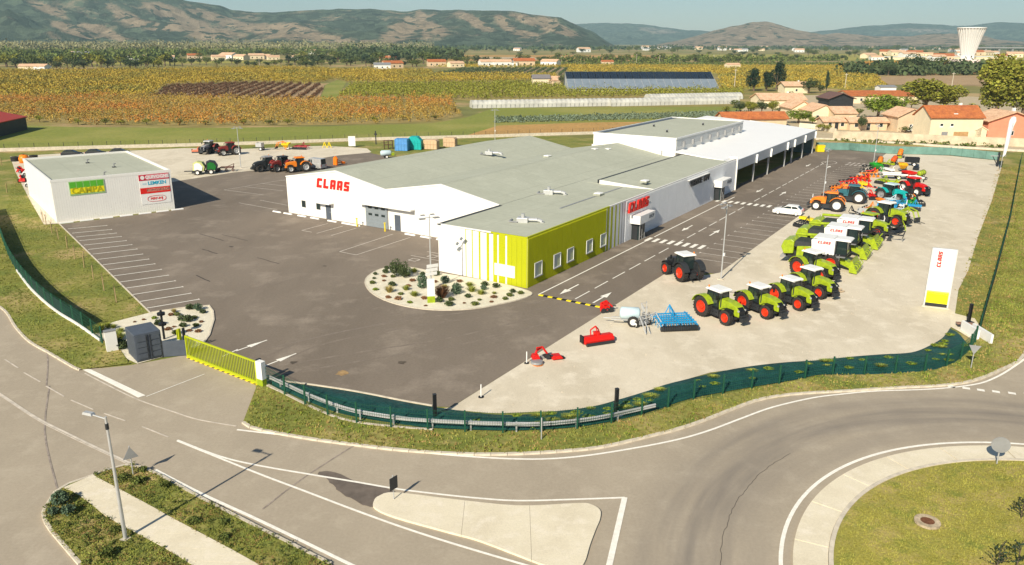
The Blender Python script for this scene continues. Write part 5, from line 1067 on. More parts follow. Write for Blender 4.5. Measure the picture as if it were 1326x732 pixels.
# clutter of implements at the far end of the gravel, each its own machine
def plough(label, loc, rz, m, n=4):
    t = thing('plough', label, 'implement', loc, rz); MB().box(-1.8, 1.6, -.07, .07, .8, .95).path([(1.6, 0, .9), (1.8, 0, 1.5), (1.0, 0, .95)], .06).path([(1.6, -.45, .6), (1.8, 0, 1.5), (1.6, .45, .6)], .05).build('beam', m, t)
    for k in range(n):
        x = -1.6 + k * .85; MB().prism([(x - .3, .05), (x + .35, .05), (x + .2, .45), (x - .1, .6)], -.32, -.24).path([(x, 0, .85), (x, -.28, .4)], .05, 5).build('share', m, t)
        MB().prism([(x - .3, 1.15), (x + .35, 1.15), (x + .2, .95), (x - .1, .9)], .24, .32).build('upper_share', M_DARK, t)
    wheel(t, -1.9, .3, .28, .16, M_GREY); return t
def disc_mower(label, loc, rz, m, m2=M_DARK, n=5):
    t = thing('disc_mower', label, 'implement', loc, rz); MB().box(-.45, .45, -1.5, 1.5, .28, .38).path([(.0, -1.5, .35), (.0, -1.6, 1.0), (.6, -1.2, 1.2)], .07).build('bar', m, t); MB().prism([(-.6, .35), (-.4, .62), (.45, .62), (.65, .35)], -1.45, 1.45).build('canvas_cover', m2, t)
    for k in range(n): MB().lathe([(0, .001), (0, .26), (.08, .2), (.1, .001)], c=(0, -1.2 + k * .6, .1), axis='z', n=10).build('disc', M_GREY, t)
    return t
def spreader(label, loc, rz, m, hop=M_DARK):
    t = thing('fertiliser_spreader', label, 'spreader', loc, rz); mb = MB(); mb.add([(x * a, y * b, z) for z, a, b in ((.5, .3, .3), (1.3, .8, 1.1), (1.55, .8, 1.1)) for x, y in ((-1, -1), (1, -1), (1, 1), (-1, 1))], [(j * 4 + i, j * 4 + (i + 1) % 4, j * 4 + 4 + (i + 1) % 4, j * 4 + 4 + i) for j in range(2) for i in range(4)] + [(3, 2, 1, 0)])
    mb.build('hopper', m, t); MB().box(-.5, .6, -.5, .5, .25, .45).path([(.6, -.4, .3), (.7, -.4, 1.2)], .05).path([(.6, .4, .3), (.7, .4, 1.2)], .05).build('frame', hop, t)
    for s in (-1, 1): MB().lathe([(0, .001), (0, .32), (.04, .32), (.05, .001)], c=(-.4, s * .4, .4), axis='z', n=12).build('spinner', M_GALV, t)
    return t
def mixer(label, loc, rz, m, tilt=.5):
    t = thing('drum_seeder', label, 'implement', loc, rz); d = MB().lathe([(-.75, .001), (-.72, .42), (-.6, .5), (.6, .5), (.72, .42), (.75, .001)], axis='x', n=18).build('drum', m, t, smooth=True); d.location = (0, 0, 1.25); d.rotation_euler = (0, -tilt, 0)
    bn = MB()
    for x in (-.45, 0, .45): bn.lathe([(x - .04, .51), (x, .545), (x + .04, .51)], axis='x', n=18)
    q = bn.build('hoops', M_DARK, d)
    MB().path([(-.7, -.5, .1), (0, -.55, 1.1), (.7, -.5, .1)], .05).path([(-.7, .5, .1), (0, .55, 1.1), (.7, .5, .1)], .05).path([(-.7, -.5, .2), (-.7, .5, .2)], .05).path([(.7, 0, .3), (1.5, 0, .35)], .05).box(-.5, .4, -.45, .45, .3, .7, .1, .1).build('frame', M_DARK, t)
    MB().path([(-.9, -.6, .5), (-1.2, -.3, .9), (-1.2, .4, .9)], .04).box(-1.0, -.7, -.6, .6, .15, .5).build('coulter_bar', M_LIME, t); wheel(t, .5, -.7, .3, .16, M_GREY); wheel(t, .5, .7, .3, .16, M_GREY); return t
def baler(label, loc, rz, m, m2):
    t = thing('round_baler', label, 'baler', loc, rz); MB().prism([(-1.3, .7), (-1.55, 1.5), (-1.1, 2.3), (-.2, 2.5), (.5, 2.2), (.6, .8)], -.85, .85).build('bale_chamber', m, t, bev=.06)
    for s in (-1, 1): MB().prism([(-1.0, .8), (-1.2, 1.5), (-.8, 2.1), (-.2, 2.25), (.3, 2.0), (.35, .9)], s * .9 - .05, s * .9 + .05).build('side_cover', m2, t); wheel(t, -.2, s * 1.05, .5, .35, M_WHITE2)
    MB().box(.5, 2.3, -.12, .12, .55, .7).box(.3, .9, -.9, .9, .35, .6, .1, .05).build('drawbar', M_DARK, t); return t
def trailer(label, loc, rz, m, L_=4.0, h=.8, cat='trailer', W_=1.1):
    t = thing('trailer', label, cat, loc, rz); MB().box(-L_ / 2, L_ / 2, -W_, W_, .75, .85).build('deck', M_DARK, t)
    for q in ((-L_ / 2, L_ / 2, -W_, -W_ + .06), (-L_ / 2, L_ / 2, W_ - .06, W_), (-L_ / 2, -L_ / 2 + .06, -W_ + .061, W_ - .061), (L_ / 2 - .06, L_ / 2, -W_ + .061, W_ - .061)): MB().box(*q, .851, .85 + h).build('side_board', m, t)
    for s in (-1, 1): wheel(t, -.4, s * (W_ - .15), .42, .28, M_WHITE2)
    MB().box(L_ / 2, L_ / 2 + 1.1, -.06, .06, .6, .72).build('drawbar', M_DARK, t); return t
def loader_fork(label, loc, rz, m):
    t = thing('front_loader', label, 'implement', loc, rz)
    for s in (-1, 1): MB().path([(-1.4, s * .5, 1.2), (-.3, s * .5, 1.9), (.8, s * .5, 1.6), (1.3, s * .5, .5)], .09, 6).path([(-1.0, s * .5, .4), (-.3, s * .5, 1.6)], .05, 5).path([(-1.4, s * .5, 1.2), (-1.2, s * .5, .05)], .07).build('loader_arm', m, t)
    MB().tube((.8, -.5, 1.6), (.8, .5, 1.6), .06).tube((-.3, -.5, 1.75), (-.3, .5, 1.75), .05).build('cross_tube', m, t); MB().box(1.2, 1.35, -.6, .6, .2, .8).path([(1.3, -.4, .2), (2.2, -.4, .12)], .04).path([(1.3, .4, .2), (2.2, .4, .12)], .04).build('bale_fork', M_DARK, t)
    return t
loader_fork('lime front loader arms standing beside the second row of tractors', at(1176, 287), R(-60), M_LIME)
disc_mower('lime disc mower with folded arm just behind the farthest harvester', at(1128, 312), R(10), M_LIME, M_LIME)
disc_mower('dark disc mower in front of the lime loader arms', at(1152, 304), R(-50), M_DARK)
disc_mower('lime green hay mower low on the gravel next to the white car', at(1048, 288), R(30), M_LIME, M_YEL)
plough('red and yellow plough beside the parking bays behind the teal tractor', at(1097, 241), R(20), M_RED, 4); disc_mower('red disc mower with yellow guards, left of the red plough', at(1088, 246), R(25), M_RED, M_ORANGE)
disc_mower('small red and yellow mower right of the red plough', at(1119, 241), R(0), M_RED, M_YEL); plough('long red reversible plough lying along the gravel edge', at(1112, 236), R(8), M_RED, 5); plough('second long red plough with yellow shares beyond the first one', at(1124, 230), R(10), M_ORANGE, 5)
spreader('green implement under the orange mixer by the far pole', at(1133, 222), R(0), M_GREENP); mixer('orange drum mixer nearest the far floodlight pole', at(1139, 215), R(60), M_ORANGE); mixer('orange drum mixer tilted upward near the rear screened fence', at(1165, 205), R(50), M_ORANGE, .9)
mixer('red orange drum mixer in front of the tilted one', at(1157, 214), R(40), mat('red_orange_paint', (.75, .10, .01), .4, var=.05)); spreader('bright yellow spreader hopper beside the dark machine', at(1168, 222), R(-20), mat('golden_paint', (.72, .36, .01), .4, var=.12, scale=3))
trailer('black machine with rounded covers at the back of the gravel yard', at(1180, 215), R(160), M_BLACK, 2.6, .9, 'implement', .8)
trailer('long white and black flat trailer among the far implements', at(1159, 232), R(165), M_WHITE2, 4.6, .25)
disc_mower('lime green tedder in front of the long white trailer', at(1152, 238), R(70), M_LIME, M_LIME); spreader('red spreader beside the long white trailer', at(1176, 233), R(10), M_RED); mixer('pale lime drum machine at the right end of the implements', at(1192, 233), R(20), M_LIME, .2)
spreader('white hopper between the red spreader and the pale lime drum', at(1185, 240), R(10), M_WHITE2)
disc_mower('long pinkish red rake left of the red tractor', at(1148, 251), R(20), mat('faded_red_paint', (.55, .12, .10), .5, var=.08), M_RED); mower('big red mower with yellow lower edge, left of the blue machines', at(1138, 258), R(40), M_RED, 3.0)
spreader('orange yellow hopper at the foot of the big red mower', at(1139, 264), R(10), M_ORANGE).scale = (.55, .55, .55)
frame_imp('blue and white cultivator between the red mower and the red tractor', at(1163, 268), R(0), M_BLUE, 1.8, 2.6, 9, 3, M_PBLUE); frame_imp('green and blue cultivator lying right of the blue one', at(1176, 268), R(10), M_GREENP, 1.6, 2.4, 9, 3, M_BLUE)
plough('dark plough with pale shares in front of the second tractor row', at(1150, 312), R(-30), M_DARK, 3); trailer('grey trailer with white sides behind the farthest harvester', at(1122, 284), R(150), M_GALV, 2.6, .5)
plough('dark folded drawbar machine left of the second row tractors', at(1108, 283), R(90), M_DARK, 2)
spots = [(1083, 249, 'plough', M_ORANGE, 'orange folded plough nearest the teal tractor', 30), (1104, 244, 'disc', M_ORANGE, 'orange and dark disc mower between the red machines', 60), (1110, 248, 'frame', M_YEL, 'small yellow cultivator before the red ploughs', 20), (1131, 219, 'frame', M_GREENP, 'green cultivator under the first orange drum', 70), (1126, 221, 'plough', M_DARK, 'dark plough at the gravel corner below the far pole', 10), (1148, 216, 'frame', M_LIME, 'lime harrow left of the second orange drum', 40),
 (1186, 220, 'disc', M_DARK, 'dark folded mower right of the black machine', 150), (1155, 243, 'frame', M_LIME, 'lime cultivator beyond the pinkish rake', 10), (1166, 246, 'disc', M_RED, 'red disc mower touching the red tractor rear wheel', 20), (1146, 256, 'plough', M_RED, 'red plough standing over the big red mower', 40), (1152, 264, 'frame', M_PBLUE, 'pale blue harrow left of the blue cultivator', 0), (1171, 261, 'disc', M_ORANGE, 'orange mower between the blue machines and the red tractor', 60),
 (1187, 266, 'frame', M_DARK, 'dark harrow in front of the red tractor', 80), (1158, 276, 'disc', M_PBLUE, 'pale folded mower behind the lime tractor roof', 100), (1136, 279, 'plough', M_DARK, 'dark plough left of the second row roofs', 30), (1118, 291, 'frame', M_LIME, 'lime header frame beside the far harvester tank', 50), (1140, 296, 'disc', M_LIME, 'lime folded mower between the second row tractors', 20), (1168, 296, 'plough', M_LIME, 'lime plough under the loader arms', 70), (1136, 309, 'frame', M_DARK, 'dark tine frame before the far harvester', 60), (1041, 294, 'frame', M_DARK, 'dark green cultivator low beside the harvester hoods', 30), (1162, 268, 'disc', M_WHITE2, 'white covered mower behind the blue cultivator', 30)]
spots += [(1076, 255, 'frame', M_ORANGE, 'orange tine frame touching the teal tractor front', 20), (1092, 251, 'disc', M_RED, 'red mower just behind the teal tractor cab', 40), (1107, 239, 'plough', M_RED, 'red plough second along the gravel edge', 25), (1117, 233, 'disc', M_ORANGE, 'orange disc mower between the long ploughs', 15), (1127, 227, 'frame', M_RED, 'red harrow at the far end of the long ploughs', 0), (1141, 226, 'plough', M_GREENP, 'green plough below the orange drums', 60), (1150, 222, 'disc', M_WHITE2, 'white covered mower below the orange drums', 10),
 (1143, 238, 'frame', M_LIME, 'lime harrow left of the white flat trailer', 30), (1134, 250, 'plough', M_RED, 'red plough left of the pinkish rake', 120), (1129, 258, 'frame', M_RED, 'red tine frame at the left end of the big red mower', 90), (1158, 254, 'disc', M_RED, 'red mower between the rake and the red tractor', 70), (1178, 257, 'plough', M_DARK, 'dark plough beside the red tractor rear', 100), (1148, 270, 'disc', M_BLUE, 'blue folded mower under the big red mower', 50), (1158, 270, 'plough', M_TEAL, 'teal plough behind the pale folded mower', 20),
 (1184, 272, 'frame', M_BLUE, 'blue harrow right of the green cultivator', 60), (1143, 284, 'frame', M_LIME, 'lime harrow behind the big lime tractor', 90), (1131, 290, 'disc', M_WHITE2, 'white mower over the far harvester cab', 40), (1165, 282, 'plough', M_LIME, 'lime plough left of the loader arms', 30), (1125, 298, 'plough', M_DARK, 'dark plough between harvester and second row', 60), (1170, 290, 'frame', M_DARK, 'dark harrow under the loader arms', 20), (1160, 302, 'disc', M_DARK, 'dark mower in front of the big lime tractor', 130), (1123, 276, 'plough', M_ORANGE, 'rusty orange plough standing alone behind the harvesters', 45)]
for x, y, k, m, l, a_ in spots:
    p = at(x, y)
    if k == 'plough': t = plough(l, p, R(a_), m, 3)
    elif k == 'disc': t = disc_mower(l, p, R(a_), m, m if m is not M_DARK else M_BLACK, 4)
    else: t = frame_imp(l, p, R(a_), m, 1.4, 2.0, 9, 3, M_DARK)
    t.scale = (.9, .9, 1.0)
# rubble beside front row
t = thing('pallet_pile', 'low pile of broken pale boards beside the fourth front tractor', 'boards', at(1084, 379), R(30))
for k in range(5): b = MB().box(-.7, .7, -.12, .12, 0, .04).build('board', mat('pale_wood', (.55, .42, .27), .9, var=.15, scale=3), t); b.location = (random.uniform(-.3, .3), random.uniform(-.5, .5), .03 + k * .05); b.rotation_euler = (random.uniform(-.1, .1), random.uniform(-.1, .1), random.uniform(-.8, .8))
# ---- car
def car(label, loc, rz, m, L_=4.1, van=False, cat='car', name='parked_car'):
    t = thing(name, label, cat, loc, rz); h = L_ / 2
    prof = [(-h, .45), (-h + .05, .95), (-h + .35, 1.05), (h - 1.15, 1.0), (h - .25, .78), (h, .6), (h, .3), (h - .2, .22), (-h + .15, .22)]
    if van: prof = [(-h, .3), (-h, 1.15), (h - .9, 1.15), (h - .1, .9), (h, .3)]
    MB().prism(prof, -.84, .84).build('body', m, t, bev=.07)
    top = 1.45 if not van else 2.1
    gp = [(-h + .25, 1.0), (-h + .75, top), (h - 1.95, top), (h - 1.15, .98)] if not van else [(-h, 1.15), (-h + .05, top), (h - 1.5, top), (h - .9, 1.12)]
    MB().prism(gp, -.72, .72).build('cabin', m, t, bev=.06)
    g = [(gp[0][0] + .22, 1.04), (gp[1][0] + .12, top - .1), (gp[2][0] - .05, top - .1), (gp[3][0] - .12, 1.04)] if not van else [(h - 2.3, 1.25), (h - 2.3, top - .25), (h - 1.55, top - .25), (h - 1.05, 1.25)]
    for s in (-1, 1): MB().prism(g, s * .725 - .012, s * .725 + .012).build('side_window', M_GLASS, t)
    mx = (g[1][0] + g[2][0]) / 2; MB().box(mx - .05, mx + .05, -.745, .745, 1.0, top - .08).build('door_pillar', m, t)
    ws = MB().add([(gp[2][0] + .06, -.62, top - .06), (gp[2][0] + .06, .62, top - .06), (gp[3][0] + .03, .66, 1.05), (gp[3][0] + .03, -.66, 1.05)], [(0, 1, 2, 3)]); ws.build('windscreen', M_GLASS, t)
    MB().add([(gp[1][0] - .06, -.6, top - .06), (gp[1][0] - .06, .6, top - .06), (gp[0][0] - .03, .64, 1.05), (gp[0][0] - .03, -.64, 1.05)], [(0, 1, 2, 3)]).build('rear_window', M_GLASS, t)
    for x in (-h + .75, h - .8):
        for s in (-1, 1): wheel(t, x, s * .76, .32, .2, M_GALV, .2)
    for s in (-1, 1): MB().box(h - .22, h + .01, s * .6 - .16, s * .6 + .16, .55, .72).build('headlight', M_GALV, t); MB().box(-h - .01, -h + .1, s * .65 - .1, s * .65 + .1, .7, .95).build('tail_light', M_RED, t)
    return t
car('white hatchback parked in a bay beside the orange tractor', at(1020, 278), math.atan2(at(1001, 277).y - at(1038, 281).y, at(1001, 277).x - at(1038, 281).x), M_WHITE2)
car('silver van with white roof behind the back corner of the gable hall', at(408, 218.5), R(150), M_GALV, 4.6, True, 'van', 'parked_van')
for x, y, l in ((93, 199, 'left'), (124, 198, 'middle'), (155, 197, 'right')): car('dark car half hidden behind the small hall roof, %s of the three' % l, at(x + 1, y + 4), R(10), M_DARK)
for x, y, l, m in ((1185, 171, 'white camper van beside the cream house with orange roof', M_WHITE2), (1146, 167, 'white van parked before the sand coloured terrace', M_WHITE2)): car(l, at(x, y), R(170), m, 5.2, True, 'van', 'parked_van')
car('dark car under the low roof left of the big cream house', at(1197, 171), R(160), M_DARK); car('dark car parked beside the mid field farm', at(678, 110), R(160), M_DARK)
# ---- back left gravel: machines and containers
baler('green and white round baler, at the left end of the back left machines', at(256, 226), R(190), mat('pale_lime_paint', (.50, .52, .20), .5, var=.08), M_WHITE2); baler('dark green round baler beside the yellow green one', at(272, 225), R(200), M_DARK, mat('deep_green_paint', (.015, .16, .025), .5, var=.08))
frame_imp('dark brown cultivator standing right of the green baler', at(294, 222), R(10), mat('rusty_paint', (.12, .05, .04), .8, var=.2), 2.4, 2.4, 12, 3)
mower('orange red implement left of the pair of back tractors', at(257, 198), R(90), mat('faded_orange', (.60, .18, .10), .6, var=.1), 2.6); frame_imp('orange red implement between the two back tractors', at(283, 198), R(90), MC['faded_orange'], 1.6, 2.4, 9, 3)
trailer('small grey bowser alone on the back gravel', at(337, 195), R(170), M_GALV, 1.4, .9, 'trailer', .7)
loader_fork('red and yellow loader frame, left of the back row', at(365, 194), R(170), M_ORANGE); spreader('yellow and white spreader at the foot of the red loader frame', at(371, 194), R(0), M_YEL, M_WHITE2); frame_imp('crimson disc harrow in the back row', at(391, 193), R(80), mat('crimson_paint', (.40, .02, .04), .5, var=.1), 2.0, 3.4, 18, 3)
for x, l in ((420.5, 'left'), (426.5, 'right')):
    t = thing('trestle', 'small yellow A shaped trestle, %s of the pair' % l, 'trestle', at(x, 191.5)); MB().path([(-.5, 0, 0), (0, 0, 1.3), (.5, 0, 0)], .09).path([(-.25, 0, .6), (.25, 0, .6)], .05).path([(0, 0, 1.3), (0, .6, 0)], .06).build('frame', M_YEL, t)
t = thing('info_board', 'leaning white board on the bank behind the back row', 'board', at(456, 191), R(10)); MB().box(-.8, .8, -.05, .05, .3, 2.6).build('board', M_WHITE2, t); MB().box(-.7, -.6, -.05, .05, 0, .3).box(.6, .7, -.05, .05, 0, .3).build('leg', M_DARK, t)
t = thing('mounted_blade', 'bright orange mounted blade behind the gable hall eaves', 'implement', at(438, 214), R(-40)); MB().prism([(-.5, .1), (.6, .1), (.7, 1.4), (.2, 1.9), (-.4, 1.5)], -.9, -.5).build('blade', mat('vivid_orange', (.85, .20, .01), .4, var=.05), t, bev=.05); MB().path([(0, -.5, .6), (.2, 1.4, .5)], .1).path([(0, -.5, 1.3), (.2, 1.0, .6)], .07).box(-.2, .4, .9, 1.5, .2, .6).build('arm', MC['vivid_orange'], t)  # orange mounted blade with its carrying arm
t = thing('dark_frame', 'dark post beside the long back wall', 'post', at(487, 187)); MB().box(-.12, .12, -.12, .12, 0, 3.2).box(-.3, .3, -.1, .1, 2.2, 2.6).build('post', M_DARK, t)
t = thing('rack', 'brown implement rack left of the blue container', 'rack', at(503, 193)); MB().box(-1, -.9, -.3, .3, 0, 2).box(.9, 1, -.3, .3, 0, 2).box(-.05, .05, -.3, .3, 0, 2).box(-1, 1, -.3, .3, 1.9, 2).box(-1, 1, -.3, .3, .9, 1).build('frame', MC['rusty_paint'], t)
def skip(label, x, y, rz, m, w_, d, h, cut=.0, cat='container', z0=.1):
    t = thing('container', label, cat, at(x, y), rz); MB().prism([(-w_ / 2, z0), (w_ / 2, z0), (w_ / 2, h - cut), (w_ / 2 - cut, h), (-w_ / 2 + cut * .5, h), (-w_ / 2, h - cut * .5)], 0, d).build('body', m, t)
    for k in range(5): MB().box(-w_ / 2 + .1 + k * (w_ - .3) / 4, -w_ / 2 + .2 + k * (w_ - .3) / 4, -.07, 0, z0, h - cut).build('rib', m, t)
    MB().box(-w_ / 2, w_ / 2, -.09, 0, h * .55, h * .55 + .1).build('rail', m, t); return t
skip('open blue steel container behind the main roof', 519.5, 196, R(-6), mat('container_blue', (.10, .30, .62), .5, var=.08), 2.9, 2.4, 2.7); skip('turquoise container with slanted end next to the blue one', 537, 194.5, R(-6), M_TURQ, 3.0, 2.2, 3.0, .9)
M_BOX = mat('pale_orange_wood', (.60, .42, .26), .8, var=.05)
skip('pale orange site box, left of the two', 557, 194, R(-12), M_BOX, 3.2, 2.2, 2.2, .3, 'box'); skip('pale orange site box, right of the two', 581.5, 191, R(-12), M_BOX, 2.9, 2.2, 2.2, .3, 'box')
t = thing('tank_trailer', 'pale blue tank trailer parked behind the main roof', 'trailer', at(500, 205), R(20)); MB().lathe([(-1.2, .001), (-1.15, .4), (-.9, .6), (.9, .6), (1.15, .4), (1.2, .001)], c=(0, 0, 1.1), axis='x', n=14).build('tank', M_PBLUE, t, smooth=True); wheel(t, 0, -.7, .4, .25, M_WHITE2); wheel(t, 0, .7, .4, .25, M_WHITE2); MB().box(1.0, 2.2, -.1, .1, .5, .6).box(1.1, 1.7, -.5, .5, .6, 1.2).build('pump', M_LIME, t)
# heap beside the small hall
hp = [(20, 209, 'tyre'), (44, 207, 'tyre')]
for x, y, k in hp:
    t = thing('tyre_stack', 'stack of big black tyres %s of the orange drum' % ('left' if x < 30 else 'right'), 'tyres', at(x, y))
    for i in range(3): MB().lathe([(.0, .35), (0, .75), (.15, .85), (.3, .75), (.3, .35)], c=(0, 0, i * .32), axis='z', n=18).build('tyre', M_TYRE, t)
t = thing('orange_drum', 'orange round tank between the black tyre stacks', 'tank', at(32, 211)); MB().lathe([(0, .001), (0, .9), (.9, 1.0), (1.6, .7), (1.7, .001)], axis='z', n=18).build('tank', M_ORANGE, t, smooth=True); MB().lathe([(1.7, .001), (1.7, .2), (1.8, .2), (1.82, .001)], axis='z', n=10).build('lid', M_DARK, t)
for x, y, l, m in ((28, 224, 'red and grey scrap machine, nearest the orange drum', M_RED), (36, 228, 'white scrap machine in the middle of the heap', M_WHITE2), (30, 236, 'crimson scrap machine lower in the heap', M_SIGNRED), (42, 234, 'grey scrap machine touching the small hall wall', M_GREY), (40, 242, 'pale grey folded machine at the lower end of the heap', M_GALV)):
    t = thing('scrap_machine', l, 'machine', at(x, y), random.uniform(0, 3)); MB().box(-.8, .5, -.5, .5, .25, .7, .15, .1).path([(-.8, 0, .5), (0, .3, 1.3), (.9, -.2, .6), (1.2, 0, .1)], .09).path([(-.5, -.5, .3), (.6, .6, 1.0)], .07).build('frame', m, t); wheel(t, -.3, -.6, .33, .2, M_GREY); wheel(t, -.3, .6, .33, .2, M_GREY); MB().prism([(0, .7), (.6, .7), (.5, 1.2), (.1, 1.1)], -.3, .3).build('cover', M_DARK, t)
t = thing('yellow_bin', 'bright yellow bin at the far end of the open hall', 'bin', at(1061.5, 197)); MB().box(-.8, .8, -.6, .6, .1, 1.5, -.08, -.06).build('body', M_YEL, t); MB().box(-.9, .9, -.7, .7, 1.5, 1.6).build('lid', M_YEL, t)
t = thing('parasol_planter', 'small green covered machine under the open hall roof', 'machine', uv(70.5, 3)); MB().box(-.8, .8, -.8, .8, 0, 1.8, .1, .1).build('cover', M_LIME, t); MB().box(-.9, .9, -.9, .9, 1.8, 1.9).build('roof', M_GREY, t)
# ================================================================== PLANTS
def tree_proto(kind, m, nleaf, leaf, rx=3.2, rz=3.4, trunk=3.0, lumps=10, h0=None, bark=None):
    """crown and trunk meshes for a tree about trunk + 2 rz high"""
    cz = trunk + rz * .75
    p = crown_pts(nleaf, rx, rz, lumps); p[:, 2] += cz
    cm = numesh('crown', leaf_quads(p, leaf), 4, m); me = cm.data; bpy.data.objects.remove(cm)
    mb = MB(); mb.tube((0, 0, 0), (.1, 0, trunk), .28, .2, 8)
    for k in range(6):
        a = k * 1.05 + rng.uniform(0, .5); mb.tube((.1, 0, trunk * .85), (rx * .55 * math.cos(a), rx * .55 * math.sin(a), cz + rng.uniform(-.3, .6) * rz * .5), .13, .05, 5)
    tm = mb.mesh('trunk'); tm.materials.append(bark or M_BARK); return me, tm, trunk + rz * 1.7
def tree(name, proto, p, height, label, group=None, wide=1.0, cat='tree'):
    cm, tm, H0 = proto; t = thing(name, label, cat, p, random.uniform(0, 6.28), group); s = height / H0; t.scale = (s * wide, s * wide, s)
    for nm, me in (('crown', cm), ('trunk', tm)): o = bpy.data.objects.new(nm, me); COL.objects.link(o); o.parent = t
    return t
PB = [tree_proto('bushy', L_DARK, 420, .36), tree_proto('bushy', L_MID, 420, .36), tree_proto('olive', L_OLIVE, 420, .36), tree_proto('pine', L_PINE, 420, .36, 2.3, 4.2), tree_proto('poplar', L_PALE, 360, .4, 1.7, 5, 2.5), tree_proto('green', L_BRIGHT, 420, .36)]
PBIG = [tree_proto('olive', L_OLIVE, 7000, .17, lumps=26), tree_proto('olive', L_OLIVE, 3500, .2, lumps=16), tree_proto('bright', L_BRIGHT, 2500, .2, lumps=12), tree_proto('pine', L_PINE, 3000, .18, 2.2, 4.4, 2, 16), tree_proto('dark', L_DARK, 2200, .2, lumps=12)]
def px_h(x, y, h):                                  # metres of h pixels standing at ground pixel (x, y)
    p = at(x, y); return h * math.hypot(p.x, p.y) / 1040, p
def ptree(name, proto, x, y, h, lab, wpx=None, group=None, cat='tree'):
    hm, p = px_h(x, y, h); return tree(name, proto, p, hm, lab, group, (wpx / h * 1.35) if wpx else 1.0, cat)
ptree('broadleaf_tree', PBIG[0], 1288, 160, 74, 'largest olive yellow tree, rising over the roofs at the right edge', 62)
ptree('broadleaf_tree', PBIG[0], 1322, 158, 62, 'olive yellow tree cut by the right edge of the photo', 48)
ptree('broadleaf_tree', PBIG[1], 1196, 148, 42, 'olive tree behind the gabled sand house', 58); ptree('broadleaf_tree', PBIG[1], 1222, 148, 34, 'lower olive tree behind the ridge of the cream house', 44)
ptree('broadleaf_tree', PBIG[2], 1136, 154, 30, 'bright green round tree among the terraces', 46); ptree('broadleaf_tree', PBIG[2], 1158, 153, 26, 'smaller bright green tree right of the round one', 36)
ptree('conifer', PBIG[3], 976, 118, 28, 'dark pine, left of the group of three before the yellow field', 34); ptree('conifer', PBIG[3], 992, 118, 24, 'dark pine in the middle of the group of three', 30); ptree('conifer', PBIG[3], 1005, 116, 34, 'tallest dark pine, right of the group of three', 34)
ptree('broadleaf_tree', PBIG[4], 1047, 121, 18, 'dark green round tree beside the columned house', 26); ptree('cypress', PBIG[3], 1070, 120, 26, 'narrow dark cypress beyond the columned house', 8)
ptree('broadleaf_tree', PB[0], 1062, 121, 12, 'small russet tree right of the columned house', 12); ptree('broadleaf_tree', PBIG[4], 1115, 170, 20, 'small dark tree before the terrace', 14)
ptree('shrub', PBIG[2], 1034, 160, 17, 'green garden bush right of the orange roof', 36, cat='shrub'); ptree('shrub', PBIG[2], 1052, 161, 10, 'low green garden bush beside the larger one', 14, cat='shrub')
for x, y, h, wd, l in ((958, 146, 14, 18, 'first from the left'), (972, 148, 16, 18, 'second from the left'), (986, 148, 18, 18, 'middle'), (1000, 147, 16, 16, 'second from the right'), (1013, 150, 13, 16, 'rightmost')): ptree('shrub', PBIG[4] if x % 4 else PBIG[1], x, y, h, 'garden hedge bush behind the orange roof, %s' % l, wd, 'hedge bushes behind the orange roof', 'shrub')
for x, y, h, wd, k, l in ((1178, 97, 24, 34, 0, 'big dark tree at the middle of the belt before the water tower'), (1150, 98, 15, 20, 0, 'dark tree left of the biggest in the belt'), (1135, 97, 12, 16, 1, 'low green tree at the left end of the belt'), (1200, 96, 18, 20, 0, 'dark tree just right of the biggest in the belt'), (1218, 95, 18, 20, 1, 'green tree left of the water tower foot'), (1233, 95, 16, 16, 0, 'dark tree before the left corner of the water tower base'), (1250, 96, 15, 20, 0, 'dark tree before the water tower'), (1270, 95, 13, 18, 1, 'green tree before the right corner of the water tower base'), (1292, 94, 12, 22, 0, 'dark tree right of the water tower'), (1315, 95, 14, 22, 0, 'dark tree of the belt at the right edge')):
    ptree('broadleaf_tree', PBIG[4] if k == 0 else PB[1], x, y, h, l, wd)
ptree('broadleaf_tree', PB[0], 727, 112, 17, 'dark tree against the left end of the solar greenhouse', 10)
# individually placed trees in the middle distance
mids = []
KW = {0: 'dark green', 1: 'mid green', 2: 'olive yellow', 3: 'narrow dark'}
def band(x0, x1, y0, y1, n, hs, kinds, lab, grp, name='broadleaf_tree'):
    pl = ('at the left end', 'left of the middle', 'in the middle', 'right of the middle', 'at the right end')
    for i in range(n):
        x = x0 + (x1 - x0) * (i + random.uniform(.1, .9)) / n; y = random.uniform(y0, y1); k = random.choice(kinds); hh_ = random.uniform(*hs)
        sz = 'tall ' if hh_ > hs[0] + .7 * (hs[1] - hs[0]) else 'low ' if hh_ < hs[0] + .3 * (hs[1] - hs[0]) else ''
        ptree(name, PB[k], x, y, hh_, sz + KW[k] + ' ' + lab + ', ' + pl[min(4, int(5 * i / n))], random.uniform(.9, 1.5) * hs[1], grp)
band(-5, 225, 85, 90.5, 34, (9, 16), (0, 0, 1, 2), 'tree behind the yellow orchard', 'trees behind the yellow orchard on the left')
band(225, 440, 83, 88.5, 22, (6, 10), (0, 1, 1), 'tree before the far houses', 'hedgerow trees before the far houses')
band(370, 560, 80, 87, 26, (8, 16), (0, 0, 1, 3), 'tree by the far farm', 'trees round the far farm')
band(560, 700, 80, 84, 13, (6, 13), (0, 1), 'tree beyond the vineyard rows', 'trees beyond the vineyard rows')
band(700, 960, 79, 84, 24, (6, 11), (0, 1, 1), 'tree beyond the solar greenhouse', 'hedge trees beyond the solar greenhouse')
band(940, 1120, 72, 80, 20, (5, 9), (0, 1), 'tree in the far right hedges', 'far hedge trees right of centre')
band(0, 560, 72, 78, 46, (6, 11), (0, 1, 2), 'tree between the far houses', 'trees between the far houses')
band(560, 1326, 66, 72, 44, (4, 8), (0, 1), 'tree on the far plain', 'small trees on the far plain')
